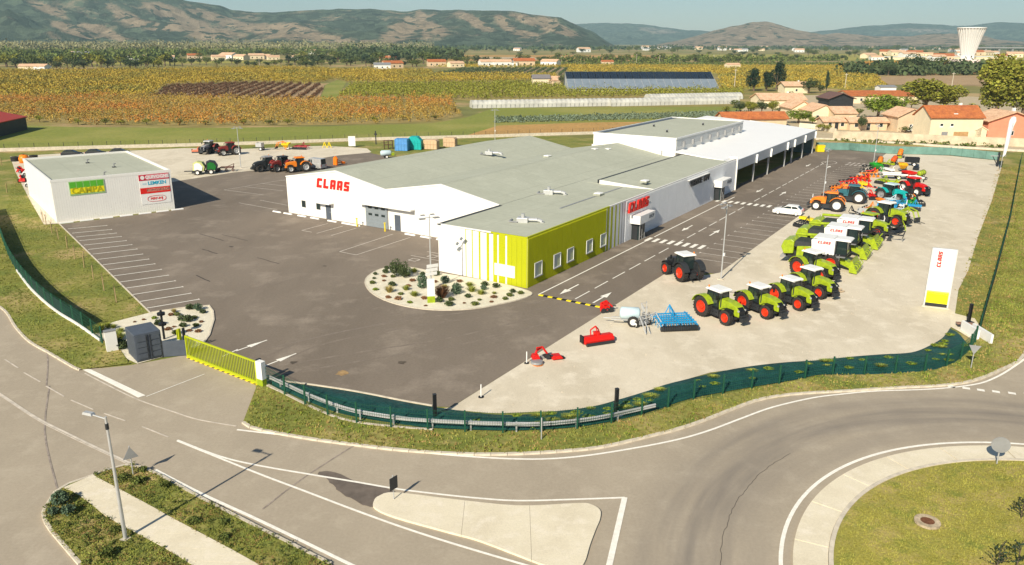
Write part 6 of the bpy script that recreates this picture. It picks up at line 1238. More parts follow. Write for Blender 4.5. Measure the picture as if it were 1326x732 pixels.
# far woodland masses
def woods(poly, n, r, h, m, lab, name='woodland', nl=16, lf=None, cat='woodland'):
    q = scatter(G(poly), n); o = bushes(name, q, r, h, nl, lf or r * .38, m); return tag(o, lab, cat, kind='stuff')
woods([(-60, 70), (420, 68), (560, 64), (560, 60.5), (300, 61), (-60, 62)], 3600, 8, 15, L_PALE, 'pale poplar woodland at the foot of the left hills', nl=26, lf=2.3)
woods([(-60, 76), (200, 74), (430, 72), (560, 70), (560, 68), (200, 70), (-60, 71)], 600, 6, 10, L_MID, 'mixed green tree mass before the poplar woods', nl=22, lf=1.6)
woods([(-60, 82), (150, 80), (230, 78), (230, 75), (-60, 76)], 450, 5, 9, L_MID, 'mixed green trees round the far left houses')
woods([(440, 80), (600, 78), (585, 70), (440, 71)], 520, 5.5, 12, L_DARK, 'dark trees behind the far farm')
woods([(560, 66), (900, 65), (1330, 66), (1330, 63), (900, 62.5), (560, 62)], 900, 10, 9, L_DARK, 'dark tree line at the end of the plain', nl=10)
woods([(700, 83), (960, 82), (1100, 79), (1100, 77), (700, 80)], 260, 4, 6, L_MID, 'hedge mass beyond the yellow field')
woods([(1080, 97), (1180, 99), (1326, 97), (1326, 93), (1100, 93)], 260, 4.5, 8, L_DARK, 'dark trees of the belt before the water tower')
# ------------------------------------------------------------------ fields
def field(name, poly, z, m): return sheet(name, G(poly), z, m)
M_SOIL = blendmat('ploughed_soil', [(.45, .31, .17), (.36, .24, .13)], [.1], thr=((.4, .65),), bump=.6, bscale=2, fine=.2, fscale=1)
M_OSOIL = blendmat('orange_stubble', [(.50, .29, .10), (.42, .26, .09)], [.08], thr=((.4, .65),), bump=.4, bscale=2, fine=.15, fscale=.8)
M_YFIELD = blendmat('yellow_green_field', [(.38, .33, .07), (.30, .28, .07)], [.03], thr=((.4, .65),), bump=.3, bscale=1, fine=.15, fscale=.5)
M_VINESOIL = blendmat('vine_soil', [(.36, .27, .10), (.27, .23, .07)], [.03], thr=((.4, .65),), bump=.4, bscale=1, fine=.15, fscale=.4)
M_TRACK = blendmat('pale_track', [(.52, .42, .28), (.46, .38, .24)], [.2], thr=((.4, .65),), bump=.2, bscale=3, fine=.1, fscale=1)
M_STRIPE = blendmat('plough_and_path', [(.38, .28, .16), (.30, .21, .12)], [.1], thr=((.4, .65),), bump=.4, bscale=1)
field('meadow', [(-160, 205), (-160, 165), (40, 163), (110, 165), (260, 166), (420, 164), (560, 160), (605, 152), (640, 140), (980, 138), (985, 150), (930, 150), (770, 168), (700, 173), (480, 180), (340, 185), (0, 194)], .02, M_MEADOW)
orA = [(-120, 165), (-120, 129), (200, 127), (420, 132), (585, 129), (600, 150), (560, 158), (430, 162), (270, 163.5), (110, 162), (45, 157), (20, 160)]
field('orchard_ground', orA, .035, M_VINESOIL)
orB = [(-120, 127), (-120, 95), (0, 93.5), (240, 91), (345, 88.5), (425, 91), (432, 104), (400, 109), (330, 106), (215, 110), (195, 126)]
field('orchard_ground', orB, .05, M_VINESOIL)
plo = [(196, 126), (218, 111), (330, 107), (420, 110), (413, 131), (290, 128)]
field('dark_vineyard_ground', plo, .06, M_SOIL)
field('grass_track', [(413, 131), (422, 110), (436, 104), (450, 104), (436, 128), (440, 131)], .045, M_MEADOW)
orC = [(436, 128), (455, 108), (640, 108), (735, 112), (735, 119), (960, 117), (965, 125), (780, 127), (610, 131), (585, 129)]
field('orchard_ground', orC, .055, M_VINESOIL)
orD = [(432, 103), (420, 91), (560, 92), (560, 97), (720, 97), (720, 103), (640, 106), (455, 107)]
field('orchard_ground', orD, .07, M_VINESOIL)
rw = [(556, 98), (592, 88.5), (735, 88), (728, 98)]
field('vineyard_row_ground', rw, .085, M_STRIPE)
orE = [(735, 93), (735, 87.5), (560, 87), (600, 84.5), (960, 85.5), (1110, 86), (1130, 96), (1150, 112), (1110, 118), (1040, 112), (935, 118), (930, 96)]
field('yellow_field', orE, .075, M_YFIELD)
field('ochre_field', [(1080, 86), (1120, 80), (1200, 80), (1330, 83), (1330, 96), (1180, 97), (1130, 93)], .09, M_OSOIL)
field('brown_field', [(1150, 110), (1135, 100), (1180, 98), (1330, 98), (1330, 112)], .08, M_SOIL)
field('orange_field', [(600, 177), (645, 163), (760, 159), (835, 158), (770, 171), (700, 176)], .05, M_OSOIL)
field('orange_field', [(560, 79), (600, 71.5), (840, 71.5), (860, 76), (850, 79.5)], .11, M_OSOIL)
field('ochre_field', [(600, 76), (700, 77), (690, 74.5), (610, 74)], .14, M_TRACK)
field('ochre_field', [(860, 76), (850, 71), (1330, 70), (1330, 78), (1120, 79)], .12, M_YFIELD)
field('yellow_field', [(0, 85), (220, 83), (440, 80.5), (440, 78.5), (210, 80)], .12, M_YFIELD)
field('crop_stripe', [(640, 154), (960, 146), (985, 149), (985, 152), (835, 156), (760, 158), (640, 161.5)], .05, M_MEADOW)
q = rows(G([(640, 153), (960, 145), (985, 148), (985, 151), (835, 155), (760, 157), (640, 160)]), 1.5, 1.0, R(5)); tag(bushes('cabbage_crop', q, .55, .7, 8, .28, L_COVER), 'blue green crop rows between the tunnels and the site', 'crop', kind='stuff')
def orchard(poly, dr, ds, ang, r, h, nl, lf, m, lab, lim=6000):
    q = rows(G(poly), dr, ds, ang); 
    if len(q) > lim: q = q[rng.permutation(len(q))[:lim]]
    tag(bushes('orchard', q, r, h, nl, lf, m), lab, 'orchard', kind='stuff')
orchard(orA, 4.6, 2.7, R(8), 1.35, 2.7, 46, .22, L_ORG, 'orange autumn orchard rows beyond the green meadow')
orchard(orB, 5.0, 3.6, R(5), 2.1, 2.8, 24, .42, L_YEL, 'yellow orchard rows beyond the orange ones')
orchard(plo, 5.4, 1.4, R(99), .85, 1.3, 22, .26, L_BROWN, 'dark purple brown vineyard rows in the dark plot')
orchard([(436, 127), (455, 110), (640, 109), (735, 114), (735, 119), (960, 118), (965, 124), (780, 126), (610, 129)], 4.5, 2.8, R(3), 1.5, 2.5, 26, .34, L_OLIVE, 'olive orchard rows before the white tunnels')
orchard(orD, 5.0, 3.4, R(3), 1.9, 2.4, 18, .42, L_YEL, 'yellow orchard strip beyond the olive rows')
orchard([(556, 98), (594, 89), (735, 88.5), (728, 98)], 6.5, 2.0, R(84), 1.1, 1.5, 14, .4, L_DARK, 'dark vineyard rows running away beyond the yellow strip')
orchard(orE, 6.0, 4.6, R(2), 2.3, 2.0, 14, .55, L_YEL, 'yellow vineyard rows beyond the solar greenhouse')
orchard([(600, 84), (960, 85), (1110, 85.5), (1110, 83), (600, 82)], 9, 6, R(2), 2.6, 2.6, 10, .8, L_MID, 'green vineyard strip at the far side of the yellow field')
orchard([(1080, 86), (1120, 81), (1200, 81), (1330, 84), (1330, 92), (1180, 95)], 8, 5.5, R(2), 2.4, 2.2, 12, .65, L_ORG, 'orange vineyard rows before the water tower')
orchard([(640, 108), (735, 111), (735, 113.5), (640, 113)], 4, 2.6, R(2), 1.6, 2.6, 18, .36, L_OLIVE, 'olive rows before the farm')
# edge bushes standing out before the orange orchard
for i in range(16):
    x = 20 + i * 36 + random.uniform(-10, 10); y = 160.5 + (1.5 if 60 < x < 400 else -2) - (x > 520) * 3
    ptree('orchard_tree', PB[2 if i % 3 else 1], x, y, random.uniform(5, 8), 'orchard edge tree facing the green meadow', 12, 'orchard edge trees by the green meadow')
# ------------------------------------------------------------------ tunnels and solar greenhouse
M_POLY = mat('tunnel_plastic', (.50, .49, .44), .5, var=.10, scale=.3)
def tunnel(pa, pb, wd, h, lab, m=M_POLY, hoops=60):
    a, b = at(*pa), at(*pb); d = (b - a); L_ = d.length; t = thing('plastic_tunnel', lab, 'greenhouse', a, math.atan2(d.y, d.x)); mb = MB()
    nseg = hoops; k = 9
    for i in range(nseg + 1):
        zz = h * (1 - .06 * (i % 2))
        for j in range(k): th_ = math.pi * j / (k - 1); mb.v.append((L_ * i / nseg, wd / 2 - wd / 2 * math.cos(th_), zz * math.sin(th_) ** .7))
    mb.f = [(i * k + j, (i + 1) * k + j, (i + 1) * k + j + 1, i * k + j + 1) for i in range(nseg) for j in range(k - 1)] + [tuple(range(k))]
    mb.build('cover', m, t); hb_ = MB()
    for i in range(0, nseg + 1, 2): hb_.box(L_ * i / nseg - .06, L_ * i / nseg + .06, -.05, .02, 0, h * .45)
    hb_.build('hoop_feet', M_GREY, t)
tunnel((612, 140.5), (790, 137.5), 6, 2.9, 'white plastic tunnel nearest the site, left half'); tunnel((792, 138), (958, 134.5), 6, 2.9, 'white plastic tunnel nearest the site, right half'); tunnel((842, 131), (962, 128.5), 6, 2.8, 'shorter white plastic tunnel behind the right one')
a, b = at(736, 118), at(931, 118); d = b - a; L_ = d.length
sg_ = thing('solar_greenhouse', 'long greenhouse with dark solar panels on its upper roof', 'greenhouse', a, math.atan2(d.y, d.x)); M_SOL = mat('solar_panel_glass', (.018, .028, .045), .25, var=.1, scale=.6, spec=.6); M_GH = mat('greenhouse_glass', (.20, .24, .28), .3, var=.08, scale=.4)
nb2 = 20; bw = L_ / nb2
for k in range(nb2):
    x0, x1 = k * bw + .12, (k + 1) * bw - .12
    MB().add([(x0, 0, 1.2), (x1, 0, 1.2), (x1, 9, 5.6), (x0, 9, 5.6)], [(0, 1, 2, 3)]).build('glass_bay', M_GH, sg_)
    for j in range(3): MB().add([(x0 + j * (x1 - x0) / 3 + .05, 9.05, 5.65), (x0 + (j + 1) * (x1 - x0) / 3 - .05, 9.05, 5.65), (x0 + (j + 1) * (x1 - x0) / 3 - .05, 16, 8.9), (x0 + j * (x1 - x0) / 3 + .05, 16, 8.9), ], [(0, 1, 2, 3)]).build('solar_panel', M_SOL, sg_)
fr = MB()
for k in range(nb2 + 1): x = k * bw; fr.add([(x - .1, 0, 1.22), (x + .1, 0, 1.22), (x + .1, 9, 5.62), (x - .1, 9, 5.62)], [(0, 1, 2, 3)]); fr.box(x - .08, x + .08, -.08, .0, 0, 1.2)
fr.box(0, L_, -.1, 0, 1.0, 1.2).box(0, L_, 0, .06, 0, .5); fr.build('frame', M_GALV, sg_)
MB().add([(0, 0, 0), (0, 16, 0), (0, 16, 8.9), (0, 9, 5.6), (0, 0, 1.2)], [(0, 1, 2, 3, 4)]).add([(L_, 0, 0), (L_, 22, 0), (L_, 16, 8.9), (L_, 9, 5.6), (L_, 0, 1.2)], [(0, 1, 2, 3, 4)]).build('gable_glass', mat('gable_film', (.45, .48, .48), .4, var=.05), sg_)
MB().add([(0, 16, 8.9), (L_, 16, 8.9), (L_, 24, 0), (0, 24, 0)], [(0, 1, 2, 3)]).build('rear_roof', M_GH, sg_)
# ------------------------------------------------------------------ water tower
wt = thing('water_tower', 'white flaring concrete water tower on a wide low base', 'water tower', at(1250, 88)); K = math.hypot(*at(1250, 88)[:2]) / 1040
hb2 = 43 * K; bh = 9 * K
MB().lathe([(0, .001), (0, 18 * K), (bh, 17.2 * K), (bh, .001)], axis='z', n=40).build('base', mat('tower_pink_white', (.78, .66, .60), .8, var=.04, scale=.1), wt)
mb = MB(); nr = 28
prof = [(bh, 6.2), (bh + 4, 6.4), (hb2 * .5, 8.4), (hb2 * .75, 11), (hb2 - 1.2, 14.0), (hb2, 14.2)]
MB().lathe([(z, r * K * .96) for z, r in prof] + [(hb2, .01)], axis='z', n=40).build('shaft', mat('tower_concrete', (.62, .62, .60), .8, var=.03, scale=.1), wt)
rb = MB()
for k in range(nr): a = 2 * math.pi * k / nr; rb.path([(r * K * math.cos(a), r * K * math.sin(a), z) for z, r in prof], .42, 4)
o = rb.build('ribs', M_WHITE2, wt)
MB().lathe([(hb2 - .9, 14.0 * K), (hb2 - .9, 14.7 * K), (hb2 + .1, 14.7 * K), (hb2 + .1, 13.6 * K)], axis='z', n=40).build('rim', M_WHITE2, wt)
# ------------------------------------------------------------------ houses
def house(label, xl, xr, yb, depth, h, rh, wallm, roofm, ridge='x', over=.5, chimney=True, wins=2, door=False, cat='house', name='house', yr=None, floors=1, shutters=None):
    a, b = at(xl, yb), at(xr, yr if yr is not None else yb); d = b - a; W_ = d.length; t = thing(name, label, cat, a, math.atan2(d.y, d.x))
    if ridge == 'x': prof = None
    mb = MB().box(0, W_, 0, depth, 0, h)
    if ridge == 'x': mb.add([(0, 0, h), (0, depth, h), (0, depth / 2, h + rh), (W_, 0, h), (W_, depth, h), (W_, depth / 2, h + rh)], [(0, 1, 2), (3, 5, 4), (0, 3, 5, 2), (1, 2, 5, 4)])
    else: mb.add([(0, 0, h), (W_, 0, h), (W_ / 2, 0, h + rh), (0, depth, h), (W_, depth, h), (W_ / 2, depth, h + rh)], [(0, 1, 2), (3, 5, 4), (0, 2, 5, 3), (1, 4, 5, 2)])
    mb.build('walls', wallm, t); th_ = .22
    def slope(p0, p1, p2, p3):
        n_ = (Vector(p1) - Vector(p0)).cross(Vector(p3) - Vector(p0)).normalized()
        if n_.z < 0: n_ = -n_
        lo = [Vector(p) + n_ * .03 for p in (p0, p1, p2, p3)]; hi = [p + n_ * th_ for p in lo]
        return MB().add(lo + hi, [(0, 1, 2, 3), (7, 6, 5, 4), (0, 4, 5, 1), (1, 5, 6, 2), (2, 6, 7, 3), (3, 7, 4, 0)]).build('roof', roofm, t)
    if ridge == 'x':
        k = over * rh / (depth / 2); r0 = slope((-over, -over, h - k), (W_ + over, -over, h - k), (W_ + over, depth / 2, h + rh), (-over, depth / 2, h + rh)); slope((-over, depth / 2, h + rh), (W_ + over, depth / 2, h + rh), (W_ + over, depth + over, h - k), (-over, depth + over, h - k))
    else:
        k = over * rh / (W_ / 2); r0 = slope((-over, -over, h - k), (W_ / 2, -over, h + rh), (W_ / 2, depth + over, h + rh), (-over, depth + over, h - k)); slope((W_ / 2, -over, h + rh), (W_ + over, -over, h - k), (W_ + over, depth + over, h - k), (W_ / 2, depth + over, h + rh))
    if chimney: MB().box(W_ * .7, W_ * .7 + .7, depth * .55, depth * .55 + .6, h + rh * .4, h + rh + .7).build('chimney', M_WHITE2, r0)
    if wins:
        for f in range(floors):
            z0 = .9 + f * 2.7
            for i in range(wins):
                x = W_ * (i + .5) / wins; wv = MB().box(x - .55, x + .55, -.05, -.002, z0, z0 + 1.2).build('window', M_WHITE2, t); MB().box(x - .46, x + .46, -.07, -.05, z0 + .08, z0 + 1.12).build('pane', M_GLASS, wv)
                if shutters:
                    for s in (-1, 1): MB().box(x + s * .8 - .22, x + s * .8 + .22, -.06, -.002, z0, z0 + 1.2).build('shutter', shutters, wv)
    if door: MB().box(W_ * .45, W_ * .45 + 1, -.05, -.002, 0, 2.1).build('door', M_DARK, t)
    return t
M_SHUT = mat('grey_green_shutter', (.30, .33, .28), .7, var=.05)
H1 = house('cream two storey house with large orange tiled roof facing the yard', 1202, 1269, 181, 8.5, 5.6, 2.6, M_CREAM, M_TILE, 'x', .4, True, 0)
Wd = (at(1269, 181) - at(1202, 181)).length
for x in (2.9, 5.6):
    wv = MB().box(x - .45, x + .45, -.06, -.003, 3.1, 4.1).build('window', M_WHITE2, H1); MB().box(x - .35, x + .35, -.08, -.061, 3.5, 4.05).build('pane', M_GLASS, wv)
for x0, x1, m in ((3.2, 4.8, M_GREY), (6.4, 10.2, mat('timber_shed', (.45, .27, .12), .9, var=.1))): MB().box(x0, x1, -.08, -.003, .5, 2.0).build('garage_opening', m, H1)
MB().box(6.2, 7.2, .8, 1.6, 6.35, 6.6).build('roof_window', M_WHITE2, H1); MB().box(6.4, 7.0, .9, 1.5, 6.6, 6.66).build('roof_pane', M_GLASS, H1)
house('salmon walled house with pale tiled gable at the right edge', 1277, 1340, 180, 9, 4.6, 2.2, M_PINK, M_TILE2, 'y', .7, True, 1)
house('sand coloured gabled house left of the cream house', 1161, 1197, 171, 9, 4.2, 2.0, M_CREAM2, M_TILE2, 'y', .5, False, 1); house('low pale roofed wing beside the gabled house', 1196, 1206, 171, 7, 3.6, 1.0, M_CREAM2, M_TILE2, 'x', .3, False, 1)
house('long low shed with orange tiled roof just behind the white canopy', 937, 1018, 165, 6, 2.4, 1.6, M_CREAM2, M_TILE, 'x', .5, False, 0, yr=164)
house('columned house with pale tiled roof beside the dark round tree', 1016, 1046, 121, 9, 3.6, 1.6, M_CREAM, M_TILE2, 'x', .8, True, 1)
house('wide house with pale terracotta roof left of the gabled terrace', 985, 1043, 140, 12, 3.0, 2.0, M_CREAM, M_TILE2, 'x', .5, True, 2)
house('cream house with solar panel roof, gable to the yard', 1024, 1052, 154, 10, 3.4, 2.2, M_CREAM, M_TILE2, 'y', .5, False, 1); house('second cream gabled house of the terrace', 1050, 1082, 158, 10, 3.2, 1.9, M_CREAM, M_TILE2, 'y', .4, False, 2); house('third gabled house of the terrace, sand coloured', 1080, 1108, 160, 10, 3.0, 1.6, M_CREAM2, M_TILE2, 'x', .4, False, 2)
house('open dark timber barn with brown roof', 1073, 1104, 140, 10, 3.6, 1.8, M_DARK, mat('brown_roof', (.16, .09, .075), .8, var=.1), 'y', .9, False, 0, cat='barn', name='barn')
house('long low building with orange tiled roof behind the bright green trees', 1100, 1188, 134, 14, 3.0, 1.6, M_CREAM, M_TILE, 'x', .5, False, 3); house('small shed with white roof behind the long orange roof', 1140, 1160, 120, 6, 2.5, .8, M_WHITE2, M_GREY, 'x', .3, False, 0, name='shed', cat='shed')
house('low terrace with tiled porch, left one of the two', 1066, 1098, 168, 5, 2.3, 1.0, M_CREAM2, M_TILE2, 'x', .5, False, 2, True); house('low terrace with tiled porch, right one of the two', 1100, 1148, 169, 5, 2.3, 1.0, M_CREAM2, M_TILE2, 'x', .5, False, 3, True)
house('sand coloured lean to garage beside the vans', 1150, 1170, 168, 5, 2.3, .7, M_CREAM2, M_TILE2, 'x', .3, False, 1); house('pale shed at the foot of the salmon house', 1262, 1276, 181, 4, 2.4, .8, M_CREAM, M_CREAM, 'y', .2, False, 0, name='shed', cat='shed')
house('farmhouse with grey and pale roof in the middle fields', 690, 712, 112, 9, 4.2, 1.8, M_CREAM, mat('grey_roof', (.22, .20, .20), .7, var=.08), 'x', .4, False, 2); house('low pale roofed barn attached to the middle farmhouse', 711, 727, 112, 10, 3.2, 2.0, M_CREAM2, M_TILE2, 'x', .4, False, 1)
rh_ = house('red roofed shed with black arched sheeting at the left edge', -38, 36, 187, 15, 3.4, 1.6, mat('black_sheeting', (.025, .03, .028), .6, var=.15), mat('red_sheet_roof', (.42, .045, .02), .5, var=.05), 'x', .3, False, 0, yr=168, cat='shed', name='shed')
MB().lathe([(0, .001), (0, 3.2), (.3, 4.0), (2.6, 3.8), (4.2, 2.6), (4.6, .001)], c=((at(36, 168) - at(-38, 187)).length - .6, 6, 0), axis='x', n=20).build('rounded_end', MC['black_sheeting'], rh_)
# compound wall, hard standing before the houses
sheet('house_plot', G([(1040, 180), (1330, 196), (1330, 130), (1180, 120), (990, 125), (930, 160)]), .03, M_TRACK)
CW = G([(1052, 170), (1078, 180), (1142, 181.5), (1240, 187), (1330, 190.5)]); low_wall('compound_wall', 'long sand coloured wall below the cream house with orange roof', CW[1:], .25, 2.0, mat('wall_sand', (.58, .48, .34), .9, var=.12, scale=.5)); low_wall('compound_wall', 'low pale wall running from the white canopy to the terraces', G([(1035, 165), (1056, 167), (1082, 173)]), .25, 1.3, M_CONC)
low_wall('hedge_strip', 'narrow weedy green strip at the foot of the sand coloured wall', G([(1062, 181), (1120, 185.5), (1240, 190.5), (1290, 192)]), 1.6, .12, M_GRASS)
q = scatter(G([(1060, 182), (1120, 186), (1300, 193.5), (1300, 191), (1120, 183.5)]), 60); tag(bushes('wall_weeds', q, .6, .8, 26, .2, L_MID), 'weeds along the sand coloured wall', 'weeds', kind='stuff')
for x, y in ((1060, 170), (1066, 170), (1072, 171)): ptree('shrub', PB[2], x, y, 9, 'flowering orange and green shrub before the left terrace', 10, 'shrubs before the left terrace', 'shrub')
for i, (x, y, h, wd, k) in enumerate(((1000, 136, 9, 14, 1), (1048, 150, 8, 10, 1), (1076, 146, 9, 12, 0), (1090, 163, 8, 14, 1), (1112, 152, 10, 14, 1), (1128, 164, 9, 12, 1), (1150, 160, 8, 12, 0), (1163, 152, 12, 18, 5), (1172, 172, 7, 16, 1), (1216, 183, 5, 10, 1), (1248, 186, 5, 14, 1), (1315, 188, 7, 20, 1), (1300, 178, 6, 10, 0), (1270, 176, 8, 8, 1), (1208, 160, 10, 10, 0), (1120, 140, 9, 12, 1), (1180, 141, 12, 16, 2), (1258, 150, 14, 16, 2), (1100, 128, 8, 12, 1), (1024, 128, 9, 12, 0), (952, 140, 10, 16, 1), (940, 147, 9, 14, 2), (1060, 133, 8, 10, 0))):
    ptree('shrub', (PBIG[4] if k == 0 else PBIG[2] if k == 5 else PB[k]), x, y, h, KW.get(k, 'bright green') + ' garden shrub among the houses, %s' % ('left of the terraces' if x < 1060 else 'by the terraces' if x < 1155 else 'by the vans' if x < 1205 else 'near the cream house'), wd, 'garden shrubs among the houses', 'shrub')
# poles far away
for i, (x, y, h) in enumerate(((504, 84, 12), (824, 82, 11), (854, 82, 10), (951, 113, 22), (1094, 115, 18), (1232, 115, 18), (336, 85, 9), (924, 81, 9), (690, 84, 9), (727, 82, 9))):
    hm, p = px_h(x, y, h); t = thing('power_pole', 'thin pale power pole standing in the fields', 'pole', p, 0, 'power poles across the fields'); MB().tube((0, 0, 0), (0, 0, hm), .2, .14, 6).build('pole', M_KERB, t); MB().box(-.9, .9, -.08, .08, hm - .8, hm - .6).build('crossarm', M_KERB, t)
# far houses: one built, the others copied
FH = []
for m, r in ((M_CREAM, M_TILE2), (M_WHITE2, M_TILE2), (M_CREAM2, M_TILE), (M_WHITE2, M_GREY)):
    t = thing('house', '', 'house', (0, 0, -500)); mb = MB().box(-8, 8, -5, 5, 0, 4); mb.add([(-8, -5, 4), (-8, 5, 4), (-8, 0, 5.8), (8, -5, 4), (8, 5, 4), (8, 0, 5.8)], [(0, 1, 2), (3, 5, 4)]).build('walls', m, t)
    MB().prism([(-5.4, 3.95), (0, 5.9), (5.4, 3.95), (5.4, 4.15), (0, 6.15), (-5.4, 4.15)], -8.4, 8.4).build('roof', r, t).rotation_euler = (0, 0, math.pi / 2)
    wn_ = MB()
    for x in (-5, 0, 5): wn_.box(x - .6, x + .6, -5.06, -5, 1, 2.4)
    wn_.build('windows', M_GLASS, t)['kind'] = 'stuff'; FH.append(t)
FHU = [0]
def farhouse(x, y, k, lab, grp, sc=1.0, rz=None):
    rz = random.uniform(-.5, .5) if rz is None else rz; p = at(x, y)
    if FH[k].location.z < -400: t = FH[k]; t.location = p; t.rotation_euler = (0, 0, rz); t.scale = (sc, sc, sc); t['label'] = lab; t['group'] = grp; return
    clone(FH[k], p, rz, lab, sc, grp)
for x, k, sc in ((252, 2, 1.3), (283, 0, 1.2), (297, 1, 1.6), (313, 0, 1.3), (332, 0, 1.4), (345, 1, 1.2), (354, 0, 1.1), (5, 1, 1.5), (98, 1, 1.8), (108, 3, 1.8), (70, 3, 1.2), (132, 0, 1.2), (165, 1, 1.2), (176, 0, 1.2), (182, 1, 1.2), (218, 1, 1.1), (385, 1, 1.0)): farhouse(x, 77.2 + random.uniform(-1.2, 1.0), k, 'small %s far house, %s' % (('sand walled', 'white', 'orange roofed', 'grey roofed')[k], 'at the left edge' if x < 60 else 'behind the left trees' if x < 190 else 'left of the far house row' if x < 290 else 'in the middle of the far row' if x < 335 else 'at the right end of the far row'), 'far houses on the left', sc * .85)
for x, y, k, sc in ((503, 81, 2, 1.2), (508, 88.5, 2, 1.1), (495, 89.5, 3, .9), (565, 86, 2, 1.1), (590, 87, 0, .9), (632, 86, 1, 1.1), (650, 86, 1, 1.1), (664, 86, 3, .9), (678, 86, 2, 1.3), (713, 85.5, 1, 1.1), (40, 92, 0, .9), (52, 92, 1, .9), (786, 84, 2, .8), (948, 88.5, 0, .8), (402, 70, 1, 1.3)): farhouse(x, y, k, '%s far house beyond the orchards, %s' % (('sand walled', 'white', 'orange roofed', 'grey roofed')[k], 'far left' if x < 100 else 'by the far farm' if x < 520 else 'behind the ploughed rows' if x < 640 else 'left of the solar greenhouse' if x < 720 else 'beyond the solar greenhouse'), 'scattered far houses beyond the orchards', sc)
for i in range(26):
    x = random.choice((random.uniform(640, 1090), random.uniform(880, 1060), random.uniform(1080, 1326))); farhouse(x, random.uniform(63.5, 68), random.choice((0, 1, 1, 3)), 'tiny pale building of the far town under the hills', 'far town under the hills', random.uniform(.9, 1.8))
for i in range(16): xx_ = 1122 + i * 12.6 + random.uniform(-4, 4); farhouse(xx_, random.uniform(71, 79), (0, 1, 2)[i % 3], '%s far building, %s' % (('sand walled', 'white', 'orange roofed')[i % 3], 'well left of the water tower' if xx_ < 1180 else 'just left of the water tower' if xx_ < 1245 else 'right of the water tower'), 'buildings round the water tower', random.uniform(1.0, 1.8))
for x, w_ in ((1195, 50), (1222, 40), (1150, 30), (1290, 45)):
    hm, p = px_h(x, 78, 3.2); L_ = w_ * math.hypot(p.x, p.y) / 1040; t = thing('warehouse', 'long pale warehouse on the plain, %s' % {1195: 'left of the water tower', 1222: 'just left of the tower base', 1150: 'far left of the water tower', 1290: 'right of the water tower'}[x], 'warehouse', p); MB().box(-L_ / 2, L_ / 2, 0, 20, 0, hm).build('walls', M_CREAM, t); MB().box(-L_ / 2 - .5, L_ / 2 + .5, -.5, 20.5, hm, hm + .8).build('roof', M_WHITE2, t)
p = at(1285, 70); t = thing('viaduct', 'long straight bridge deck on piers right of the water tower', 'bridge', p)
MB().box(-60, 110, -6, 6, 12, 15).build('deck', M_GREY, t)
for k in range(6): MB().box(-50 + k * 30, -46 + k * 30, -4, 4, 0, 12).build('pier', M_GREY, t)
# ------------------------------------------------------------------ shrubs of the planting beds
def shrub_mesh(m, n, r, h, leaf): o = bushes('leaves', [(0, 0, 0)], r, h, n, leaf, m, rv=0); me = o.data; bpy.data.objects.remove(o); return me
def tuft_mesh(m, n, r, h):
    a = rng.uniform(0, 2 * math.pi, n); t = rng.uniform(.25, 1, n); base = np.c_[np.cos(a), np.sin(a), np.zeros(n)] * (rng.uniform(0, .2, n)[:, None] * r)
    tip = np.c_[np.cos(a) * t * r, np.sin(a) * t * r, h * (1.1 - .5 * t)]; side = np.c_[-np.sin(a), np.cos(a), np.zeros(n)] * .03
    o = numesh('blades', np.stack([base - side, base + side, tip], 1).reshape(-1, 3), 3, m); me = o.data; bpy.data.objects.remove(o); return me
SH = {'dark': shrub_mesh(L_DARK, 260, .55, .7, .10), 'grey': shrub_mesh(L_GREY, 300, .6, .9, .10), 'mid': shrub_mesh(L_MID, 220, .5, .5, .09), 'brown': shrub_mesh(L_RED, 200, .5, .4, .09), 'straw': tuft_mesh(L_STRAW, 260, .8, .8), 'lime': tuft_mesh(leafmat('lime_grass_blades', (.30, .33, .06)), 260, .75, .7), 'red': tuft_mesh(L_RED, 500, 1.1, 1.2), 'bed': shrub_mesh(L_BRIGHT, 160, .4, .35, .08)}
words = {'dark': 'dark green rounded shrub', 'grey': 'blue green dense shrub', 'mid': 'low green cushion plant', 'brown': 'brown dry cushion plant', 'straw': 'pale straw grass tuft', 'lime': 'yellow green grass tuft', 'red': 'large russet grass clump', 'bed': 'small bright green plant'}
def plant(x, y, k, sc, place, grp, z=.08):
    o = bpy.data.objects.new({'straw': 'grass_tuft', 'lime': 'grass_tuft', 'red': 'grass_tuft'}.get(k, 'shrub'), SH[k]); COL.objects.link(o); o.location = at(x, y) + Vector((0, 0, z)); o.scale = (sc, sc, sc * random.uniform(.85, 1.15)); o.rotation_euler = (0, 0, random.uniform(0, 6))
    side = ''
    if 'gravel island' in place: side = ('left end of ' if x < 510 else 'left of the lamp on ' if x < 552 else 'front of ' if y > 386 else 'right end of ' if x > 645 else 'middle of ')
    elif 'bottom left island' in place: side = 'left strip, ' if x < 120 or y > 680 and x < 200 else 'right strip, '
    tag(o, words[k] + (', ' + side + place.replace('on the ', 'the ').replace('among the weeds of ', '') if side else ' ' + place), 'plant', grp); return o
def Z(l, ox, oy, s): return [(ox + a / s, oy + b / s, k, sc) for a, b, k, sc in l]
